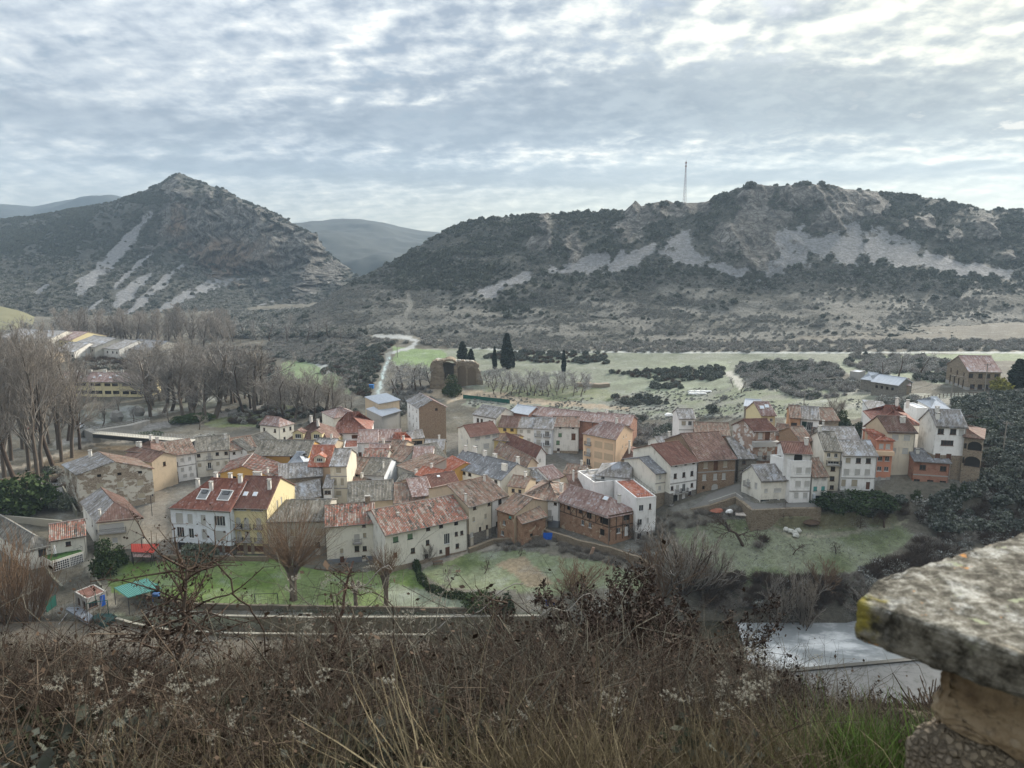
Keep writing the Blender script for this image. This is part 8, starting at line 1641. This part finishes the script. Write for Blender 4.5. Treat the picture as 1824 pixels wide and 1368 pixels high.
# ------------------------------------------------------------------ foreground slope: brambles, twigs, seed heads, grass, and the stone parapet
FB = bark('dark bramble stems', (0.05, .037, .03), 0, .4); FB2 = bark('brown dry stems', (0.115, .09, .068), 0, .4); FB3 = bark('grey green twigs', (0.13, .122, .098), 0, .3)
SEEDM = leafmat('dark brown seed heads', (.022, .015, .012), (.060, .042, .034), sc=9); DRYL = leafmat('dry brown leaves', (.035, .024, .017), (.095, .065, .045), sc=7)
BRAM = leafmat('bramble leaves', (.013, .018, .009), (.042, .048, .027), .3, (.30, .31, .28), 5); FLUFF = plain('fluffy seed heads', (0.36, .34, .28), .95, .2, 20)
DRYG = leafmat('dry grass', (.10, .082, .048), (.29, .24, .15), sc=4); GRNG = leafmat('fresh grass', (.04, .075, .015), (.13, .20, .045), .15, (.4, .42, .3), sc=6)
def tangle(seed, n, H, R, m, leafn=0, ls=.03, lm=DRYL, wob=.28, r=(.0018, .0045), arch=.25, name='stems'):
    rg = np.random.default_rng(seed); sg = []; C = []
    for i in range(n):
        a = rg.uniform(0, 6.283); rr = R * math.sqrt(rg.uniform(0, 1)); p = np.array([rr * math.cos(a), rr * math.sin(a), -.05]); d = np.array([rg.normal() * .45, rg.normal() * .45, 1.0]); L = H * rg.uniform(.5, 1.25); q = rg.uniform(*r); ns = 6
        for k in range(ns):
            d = d + rg.normal(size=3) * wob; d[2] -= arch * k / ns * .6; d /= np.linalg.norm(d); p2 = p + d * L / ns; sg.append([*p, *p2, q, q * .85]); q *= .85
            if rg.uniform() < .75:
                e = d + rg.normal(size=3) * .8; e /= np.linalg.norm(e); l = L * rg.uniform(.12, .3); p3 = p2 + e * l; sg.append([*p2, *p3, q * .6, q * .35])
                e2 = e + rg.normal(size=3) * .6; e2 /= np.linalg.norm(e2); m1 = (p2 + p3) / 2; p4 = m1 + e2 * l * .6; sg.append([*m1, *p4, q * .45, q * .3]); C += [p3, p4]
            p = p2
        C.append(p)
    C = np.array(C)
    if leafn:
        k = rg.integers(0, len(C), leafn); L_ = C[k] + rg.normal(size=(leafn, 3)) * .02; return seg_mesh(name, [sg], m, 3, L_, ls, rg, lm)
    return seg_mesh(name, [sg], m, 3)
def blades(seed, n, H, R, m, w=.004, lean=.5, name='grass_blades'):
    rg = np.random.default_rng(seed); V = []; Fc = []
    for i in range(n):
        a = rg.uniform(0, 6.283); rr = R * math.sqrt(rg.uniform()); p = np.array([rr * math.cos(a), rr * math.sin(a), -.02]); d = np.array([rg.normal() * lean, rg.normal() * lean, 1.]); d /= np.linalg.norm(d); s_ = np.cross(d, rg.normal(size=3)); s_ /= np.linalg.norm(s_); L = H * rg.uniform(.5, 1.2); ww = w * rg.uniform(.6, 1.3); b0 = len(V); ns = 4
        for k in range(ns + 1):
            t = k / ns; V += [p - s_ * ww * (1 - t * .9), p + s_ * ww * (1 - t * .9)]; d = d + np.array([rg.normal() * .12, rg.normal() * .12, -.22 * t]); d /= np.linalg.norm(d); p = p + d * L / ns
        for k in range(ns): q = b0 + 2 * k; Fc.append([q, q + 1, q + 3, q + 2])
    return np_mesh(name, V, Fc, m)
def fluff(seed, n, R):
    rg = np.random.default_rng(seed); V = []; Fc = []
    for i in range(n):
        c = rg.normal(size=3) * R * [1, 1, .45]
        for k in range(16):
            d = rg.normal(size=3); d /= np.linalg.norm(d); s_ = np.cross(d, rg.normal(size=3)); s_ /= np.linalg.norm(s_); L = rg.uniform(.010, .020); b0 = len(V); V += [c - s_ * .0012, c + s_ * .0012, c + d * L + s_ * .0018, c + d * L - s_ * .0018]; Fc.append([b0, b0 + 1, b0 + 2, b0 + 3])
    return np_mesh('seed_fluff', V, Fc, FLUFF)
def seedhead(seed):
    """upright stem carrying a dark pointed seed cluster"""
    rg = np.random.default_rng(seed); sg = []; C = []
    for s_ in range(4):
        p = np.array([rg.normal() * .05, rg.normal() * .05, 0]); d = np.array([rg.normal() * .2, rg.normal() * .2, 1.]); L = rg.uniform(.6, 1.0); q = .005
        for k in range(5):
            d = d + rg.normal(size=3) * .12; d /= np.linalg.norm(d); p2 = p + d * L / 5; sg.append([*p, *p2, q, q * .85]); q *= .85
            if k > 1:
                for _ in range(2):
                    e = d + rg.normal(size=3) * .5; e /= np.linalg.norm(e); p3 = p2 + e * rg.uniform(.1, .22); sg.append([*p2, *p3, q * .7, q * .5]); C += [p3 + rg.normal(size=3) * [.01, .01, .025] for _ in range(9)]
            p = p2
        C += [p + rg.normal(size=3) * [.01, .01, .035] for _ in range(14)]
    return seg_mesh('seed_stems', [sg], FB, 3, np.array(C), .022, rg, SEEDM)
def ivyleaf(seed, n, R, H):
    rg = np.random.default_rng(seed); v = rg.normal(size=(n, 3)); v /= np.linalg.norm(v, axis=1, keepdims=True); v *= rg.uniform(.4, 1, n)[:, None] ** .4; C = v * [R, R, H]; C = C[C[:, 2] > -.05]; V, Fc = leaves_np(C, .03, rg, 0, 1.3); return np_mesh('leaves', V, Fc, BRAM)
def on_slope(x, y): return Vector((x, y, float(hs(x, y))))
def one(name, me, x, y, s, label, cat, dz=0.0): o = put(name, me, None, on_slope(x, y) + Z * dz, rnd.uniform(0, 6), (s, s, s)); tag(o, label, cat); return o
rnd = random.Random(5)
fg = [('bramble_tangle', tangle(1, 60, .60, .42, FB, 70, .016), 2.2, 5.2, 'tangle of dark bramble stems on the slope'), ('dry_bramble', tangle(2, 60, .60, .42, FB2, 80, .013), 1.6, 5.6, 'bunch of dry brown stems on the slope'), ('grey_twigs', tangle(3, 50, .60, .4, FB3, 40, .014), .6, 6.2, 'bunch of grey green twigs on the slope'),
      ('seed_head_stems', seedhead(4), -2.6, 4.6, 'upright stems with dark seed heads at the left'), ('bramble_leaves', ivyleaf(5, 700, .34, .22), -1.1, 3.2, 'mound of dark bramble leaves in the lower left'), ('seed_fluff', fluff(6, 16, .045), -1.4, 4.4, 'pale fluffy seed head among the brambles'),
      ('dry_grass_tuft', blades(7, 170, .48, .16, DRYG), 1.0, 2.9, 'tuft of long dry grass at the bottom'), ('green_grass_tuft', blades(8, 260, .36, .22, GRNG, .0045, .55), 1.62, 3.3, 'tuft of fresh green grass beside the stone wall')]
SRC = {}
for nm, me, x, y, lb in fg: SRC[nm] = one(nm, me, x, y, 1.0, lb, 'grass' if 'grass' in nm else 'plant', .25 if nm == 'seed_fluff' else 0)
rgF = np.random.default_rng(77)
def spots(n, y0, y1, dens, spread=.95, pw=1.0):
    y = y0 + (y1 - y0) * rgF.uniform(size=n) ** pw; x = (rgF.uniform(-1, 1, n)) * (y * spread + .8); pxx, _ = proj(x, y, hs(x, y)); k = rgF.uniform(size=n) < dens(pxx, y, x); x, y = x[k], y[k]; return np.stack([x, y, hs(x, y)], 1)
wallfree = lambda x, y: ~((x > .95) & (y < 2.1))
lim = lambda px, y, x: np.where(px > 1330, .35, 1.0) * np.where((px > 1440) & (y > 5.5), .25, 1.0) * wallfree(x, y)
YT = ([-400, 0, 150, 300, 450, 520, 620, 760, 900, 1000, 1330, 1450, 1640, 2200], [1150, 1145, 1160, 1180, 1170, 1130, 1115, 1150, 1125, 1115, 1160, 1235, 1262, 1262]); YG = ([-400, 0, 700, 1300, 1640, 2200], [1285, 1285, 1280, 1272, 1278, 1278]); YN = ([-400, 2200], [1306, 1306])
def sc(nm, P_, lo, hi, tilt=.2, line=YT, H=.6):
    """plants keep the height that the sight line over the slope allows"""
    pxx, _ = proj(P_[:, 0], P_[:, 1], P_[:, 2]); y = np.interp(pxx, *line) + 14 * fbm(pxx / 60, P_[:, 1], 0, 3, 9); v = (CY - y) / F; tn = -(v * CT - ST) / (CT + v * ST); h = EYE - tn * P_[:, 1] - P_[:, 2]
    k = h > .09; P_, h = P_[k], h[k] * .8; geo_scatter(nm + 's_on_the_slope', P_, np.clip(rgF.uniform(lo, hi, len(P_)) * h / H * np.where((rgF.uniform(size=len(P_)) < .07) & ('green' not in nm), 1.5, 1), .15, 2.2), SRC[nm], tilt=tilt)
sc('bramble_tangle', spots(1500, 3.0, 8.5, lambda p, y, x: wallfree(x, y) * .9), .55, 1.1)
sc('dry_bramble', spots(1500, 2.8, 9.5, lambda p, y, x: wallfree(x, y) * .9), .5, 1.1)
sc('grey_twigs', spots(900, 3.2, 9.5, lambda p, y, x: wallfree(x, y) * .8), .6, 1.15)
sc('seed_head_stems', spots(520, 4.0, 8.5, lambda p, y, x: np.where(p < 330, .8, np.where((p > 1180) & (p < 1680), .5, .04)) * wallfree(x, y)), .7, 1.15, .15, H=.8)
sc('bramble_leaves', spots(620, 2.8, 6.5, lambda p, y, x: np.where(p < 1000, .9, .25) * wallfree(x, y)), .35, .9, H=.35)
sc('dry_grass_tuft', spots(1900, 2.6, 6.0, lambda p, y, x: np.where(p > 900, .8, np.where(p > 400, .35, .2)) * wallfree(x, y) * np.where((p > 1480), .3, 1.0), pw=1.3), .5, 1.1, .3, YG, .45)
sc('green_grass_tuft', spots(3600, 2.8, 4.4, lambda p, y, x: np.where((p > 1450) & (p < 1760), .95, np.where((p > 1390) & (p < 1760), .3, .0)) * wallfree(x, y)), .6, 1.1, .25, YN, .33)
# fluffy clematis seed heads draped over the brambles, in bands
P_ = []
for cx_, cy_, sx_, sy_, n in ((480, 1165, 150, 28, 50), (300, 1235, 150, 30, 50), (200, 1270, 120, 24, 22), (140, 1250, 60, 50, 22), (600, 1075, 60, 50, 34), (420, 1290, 120, 24, 20), (1000, 1270, 120, 14, 26), (1330, 1190, 50, 26, 26), (1190, 1250, 60, 10, 14), (700, 1150, 200, 30, 26), (950, 1130, 60, 30, 12), (60, 1180, 60, 30, 8), (780, 1090, 60, 20, 10)):
    for _ in range(n):
        a, b = cx_ + rgF.normal() * sx_ * .9, cy_ + rgF.normal() * sy_ * 1.1; D = rgF.uniform(4.2, 6.2) if b < 1200 else rgF.uniform(3.0, 4.4); q = pd(a, b, D); g = float(hs(q.x, q.y))
        if g + .05 < q.z < g + 1.5: P_.append(tuple(q))
P_ = np.array(P_); geo_scatter('clematis_seed_heads', P_, rgF.uniform(.18, .62, len(P_)), SRC['seed_fluff'], tilt=.4)
# cover farther down the slope
y = rgF.uniform(12, 100, 700); x = rgF.uniform(-1, 1, 700) * (y * .8 + 6); geo_scatter('lower_slope_brush', np.stack([x, y, hs(x, y)], 1), rgF.uniform(.6, 1.5, 700), b_brd)
# the seed-bearing shrub in the middle
def shrub_fg(seed, H, n, nm, label, x, y, lm, leafs, rad=.016, spread=.9, ls=.035, m=FB3):
    o, tips = grow(seed, H, rad, 4, [6, 5, 4], [30, 36, 40], [.62, .55, .5], .35, 4, .13, .22, stems=n, spread=spread, rmin=.0022)
    rg = np.random.default_rng(seed); C = np.repeat(tips[tips[:, 2] > H * .3], leafs, 0); C = C + rg.normal(size=C.shape) * [.016, .016, .026]; r = empty(nm, on_slope(x, y), 0, label=label, cat='shrub')
    put('stems', seg_mesh('stems', o[:2], m, 4), r); put('twigs', seg_mesh('twigs', o[2:], FB, 3), r)
    if leafs: V, Fc = leaves_np(C, ls, rg, 0, 2.2); put('seed_clusters', np_mesh('seed_clusters', V, Fc, lm), r)
    return r
q = pd(1095, 1285, 6.0); shrub_fg(31, 1.05, 9, 'seed_shrub', 'wide bare shrub with dark brown drooping seed clusters in the middle foreground', q.x, 6.0, SEEDM, 8, spread=.9, ls=.019)
q = pd(1235, 1270, 6.6); shrub_fg(32, .85, 6, 'seed_shrub', 'smaller shrub with dark seed clusters just right of the wide one', q.x, 6.6, SEEDM, 7, ls=.018)
q = pd(960, 1290, 6.4); shrub_fg(33, .85, 6, 'seed_shrub', 'smaller shrub with dark seed clusters left of the wide one', q.x, 6.4, SEEDM, 6, ls=.017)
# hawthorn at the left: one lichened trunk with spiky side branches
def thorn(nm, label, base_px, D, top_px, seed, crown_r, m, nb, buds):
    bx = pd(*base_px, D); tp = pd(*top_px, D); g = on_slope(bx.x, D); h = tp.z - g.z; r = empty(nm, g, 0, label=label, cat='tree'); rg = np.random.default_rng(seed); tr = []; br = []; C = []
    p = np.array([0, 0, -.1]); top = np.array([tp.x - g.x, 0, h]); pts = [p]; ns = 10
    for i in range(1, ns + 1): pts.append(top * i / ns + rg.normal(size=3) * [.012, .012, 0])
    for i in range(ns): tr.append([*pts[i], *pts[i + 1], .024 * (1 - .07 * i), .024 * (1 - .07 * (i + 1))])
    for k in range(nb):
        t = rg.uniform(.35, 1); i = min(int(t * ns), ns - 1); q_ = pts[i] + (pts[i + 1] - pts[i]) * (t * ns - i); a = rg.uniform(0, 6.283); d = np.array([math.cos(a), math.sin(a), rg.uniform(-.35, .6)]); d /= np.linalg.norm(d); L = crown_r * rg.uniform(.45, 1.1) * (1.1 - .3 * t); rr = .0085
        for s_ in range(7):
            d = d + rg.normal(size=3) * .16; d /= np.linalg.norm(d); q2 = q_ + d * L / 7; br.append([*q_, *q2, rr, rr * .86]); rr *= .86
            for _ in range(2):
                e = d * .4 + rg.normal(size=3) * .8; e /= np.linalg.norm(e); l = rg.uniform(.03, .16); q3 = q2 + e * l; br.append([*q2, *q3, rr * .5, rr * .3]); C += [q3] * (2 if rg.uniform() < buds else 0); C += [(q2 + q3) / 2] * (1 if rg.uniform() < buds else 0)
            q_ = q2
    C = np.array(C); C = C + rg.normal(size=C.shape) * .006; put('trunk', seg_mesh('trunk', [tr], m, 7), r); put('branches', seg_mesh('branches', [br], BKD, 4), r); V, Fc = leaves_np(C, .016, rg, 0, 1.1); put('dry_berries', np_mesh('dry_berries', V, Fc, SEEDM), r)['kind'] = 'stuff'
thorn('hawthorn_tree', 'slim dark hawthorn with berry covered branches at the left foreground', (318, 1270), 4.6, (330, 1010), 41, .72, BK, 50, .6)
thorn('thorn_sapling', 'lichened reddish trunk top wrapped in pale seed heads left of the middle', (560, 1190), 5.2, (628, 1000), 42, .36, bark('lichened pink bark', (.17, .115, .095), 0, .5), 12, .3)
thorn('bare_sapling', 'thin bare dark sapling in the centre foreground', (725, 1260), 4.4, (712, 1145), 43, .35, BKD, 9, .15)
thorn('bare_sapling', 'spiky grey sapling right of the garden hedge', (880, 1200), 5.4, (905, 1075), 44, .5, FB3, 14, .1)
for i, (a, b, D, L, lb) in enumerate((((600, 1060), (700, 1010), 5.2, .004, 'long pale bare twig crossing before the slim pollard'), ((960, 1100), (1060, 1060), 5.5, .004, 'pale arching twig left of the seed shrub'), ((385, 1075), (300, 1240), 4.5, .005, 'long dark hanging stem right of the hawthorn'), ((700, 1080), (560, 1010), 5.0, .004, 'dark twig beside the leaning trunk'), ((380, 1000), (470, 1120), 4.5, .006, 'arching dark berry twig over the lawn'), ((780, 1120), (930, 1040), 5.4, .004, 'pale straight twig over the hedge end'))):
    p, q = pd(*a, D), pd(*b, D + .2); m = MB(); pr = p; d = q - p; base = on_slope(p.x, D)
    m.bar(base, p, .006, 0, 5, .005) if p.z < q.z else None
    if p.z >= q.z: m.bar(on_slope(q.x, D + .2), q, .006, 0, 5, .005)
    for k in range(1, 11): v = p + d * (k / 10) + Z * (.04 * math.sin(k * .31 * math.pi)) + Vector((rnd.uniform(-.01, .01),) * 3); m.bar(pr, v, L, 0, 5); e = v + Vector((rnd.uniform(-.08, .08), rnd.uniform(-.06, .06), rnd.uniform(-.05, .09))); m.bar(v, e, .0022, 0, 3, .001); pr = v
    tag(m.build('long_twig', BKP if 'pale' in lb else BKD), lb, 'twig')
# ---------------- stone parapet with lichened capstone
def lichen_fn(t, b):
    p = t.n('ShaderNodeNewGeometry').outputs['Position']; g = t.n('ShaderNodeNewGeometry').outputs['Normal']; nz = t.sep(g)[2]
    n = t.noise(p, 34, 6, .75); f = t.noise(p, 150, 4, .7); b1 = t.noise(t.vmath('ADD', p, (3, 1, 0)), 13, 6, .7, .3); b2 = t.noise(t.vmath('ADD', p, (9, 4, 2)), 17, 5, .65, .3); b3 = t.noise(t.vmath('ADD', p, (5, 7, 1)), 32, 4, .6)
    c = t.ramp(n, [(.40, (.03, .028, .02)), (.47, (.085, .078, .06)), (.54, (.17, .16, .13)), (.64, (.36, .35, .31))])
    c = t.mix(t.math('MULTIPLY', t.maprange(f, .5, .62), .55), c, (.10, .085, .07))
    c = t.mix(t.math('MULTIPLY', t.maprange(b1, .54, .66), .6), c, t.mix(t.maprange(f, .4, .6), (.22, .22, .20), (.60, .60, .56)))
    c = t.mix(t.math('MULTIPLY', t.maprange(b2, .61, .66), .7), c, (.30, .33, .21)); c = t.mix(t.math('MULTIPLY', t.maprange(b3, .665, .70), .85), c, (.50, .22, .05))
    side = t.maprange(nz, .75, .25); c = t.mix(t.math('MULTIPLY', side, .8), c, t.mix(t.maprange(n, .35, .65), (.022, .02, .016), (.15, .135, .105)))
    d = t.vmath('LENGTH', t.vmath('SUBTRACT', p, tuple(pz(1531, 1095, 61.37))))
    ymask = t.maprange(t.math('ADD', d, t.math('MULTIPLY', t.math('SUBTRACT', t.noise(p, 26, 4, .6), .5), .12)), .045, .015); c = t.mix(t.math('MULTIPLY', ymask, .85), c, t.mix(f, (.10, .09, .02), (.32, .26, .04)))
    t.link(c, b.inputs['Base Color']); b.inputs['Roughness'].default_value = .95; bump(t, b, t.math('ADD', n, t.math('MULTIPLY', f, .5)), .8, .006)
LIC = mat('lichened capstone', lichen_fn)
def sand_fn(t, b):
    p = t.n('ShaderNodeNewGeometry').outputs['Position']; n = t.noise(p, 9, 6, .65); v = t.voro(p, 22, 'F1', 'Distance'); f = t.noise(p, 55, 4, .7)
    c = t.ramp(n, [(.35, (.13, .09, .055)), (.5, (.27, .20, .125)), (.65, (.38, .30, .20))]); c = t.mix(t.math('MULTIPLY', t.maprange(f, .52, .66), .6), c, (.09, .07, .05)); c = t.mix(t.math('MULTIPLY', t.maprange(v, .25, .1), .4), c, (.42, .36, .27)); t.link(c, b.inputs['Base Color']); bump(t, b, t.math('ADD', n, t.math('MULTIPLY', f, .6)), .9, .01)
SAND = mat('weathered sandstone block', sand_fn)
def puddle_fn(t, b):
    p = t.n('ShaderNodeNewGeometry').outputs['Position']; p2 = t.vmath('ADD', p, t.vmath('SCALE', t.n('ShaderNodeTexNoise').outputs['Color'])) if 0 else p; v = t.voro(p2, 60, 'F1', 'Color'); e = t.voro(p2, 75, 'DISTANCE_TO_EDGE', 'Distance'); n = t.noise(p, 12, 5, .7)
    c = t.mix(t.sep(v)[0], (.13, .105, .078), (.28, .235, .18)); c = t.mix(t.maprange(e, .12, .0), c, (.20, .165, .12)); c = t.mix(t.maprange(n, .40, .58), c, (.24, .195, .135)); t.link(c, b.inputs['Base Color']); bump(t, b, t.maprange(e, 0, .2), .9, .012)
PUD = mat('pebbly mortar rubble', puddle_fn)
def rough_block(name, corners, z0, z1, m, parent, bev=.02, sub=5, amp=.012, scale=.08):
    me = bpy.data.meshes.new(name); v = [(c[0], c[1], z0) for c in corners] + [(c[0], c[1], z1) for c in corners]; n = len(corners)
    me.from_pydata(v, [], [tuple(range(n))[::-1], tuple(range(n, 2 * n))] + [(i, (i + 1) % n, n + (i + 1) % n, n + i) for i in range(n)]); me.materials.append(m); o = put(name, me, parent)
    b = o.modifiers.new('bevel', 'BEVEL'); b.width = bev; b.segments = 3; b.limit_method = 'NONE'
    s_ = o.modifiers.new('sub', 'SUBSURF'); s_.subdivision_type = 'SIMPLE'; s_.levels = s_.render_levels = sub
    for i, (sc_2, am) in enumerate(((scale, amp), (scale * .25, amp * .45))):
        tx = bpy.data.textures.new(name + str(i), 'CLOUDS'); tx.noise_scale = sc_2; tx.noise_depth = 3; dd = o.modifiers.new('rough', 'DISPLACE'); dd.texture = tx; dd.texture_coords = 'GLOBAL'; dd.strength = am * 2; dd.mid_level = .5
    me.polygons.foreach_set('use_smooth', [True] * len(me.polygons)); return o
PW = empty('parapet_wall', (0, 0, 0), 0, label='lichen covered stone parapet with overhanging capstone at the right foreground', cat='wall')
zt = 61.40; c0 = pz(1527, 1070, zt); cb = pz(1824, 960, zt); cf = pz(1824, 1168, zt); cb = c0 + (cb - c0) * 2.2; cf = c0 + (cf - c0) * 2.4
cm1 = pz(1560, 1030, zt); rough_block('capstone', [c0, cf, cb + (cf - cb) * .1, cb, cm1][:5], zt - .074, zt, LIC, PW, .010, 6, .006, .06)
fdir = (cf - c0).normalized(); bdir = (cb - c0).normalized()
s0 = pd(1645, 1200, 1.20); inner = Vector((s0.x, s0.y, 0)) + bdir.xy.to_3d() * .02
def quad(o, w, d): return [o, o + fdir * w, o + fdir * w + bdir * d, o + bdir * d]
rough_block('neck_stone', quad(inner, .9, .5), zt - .245, zt - .083, SAND, PW, .03, 5, .022, .12)
rough_block('base_course', quad(inner - fdir * .03 - bdir * .02, 1.0, .56), zt - 1.35, zt - .243, PUD, PW, .05, 6, .012, .07)
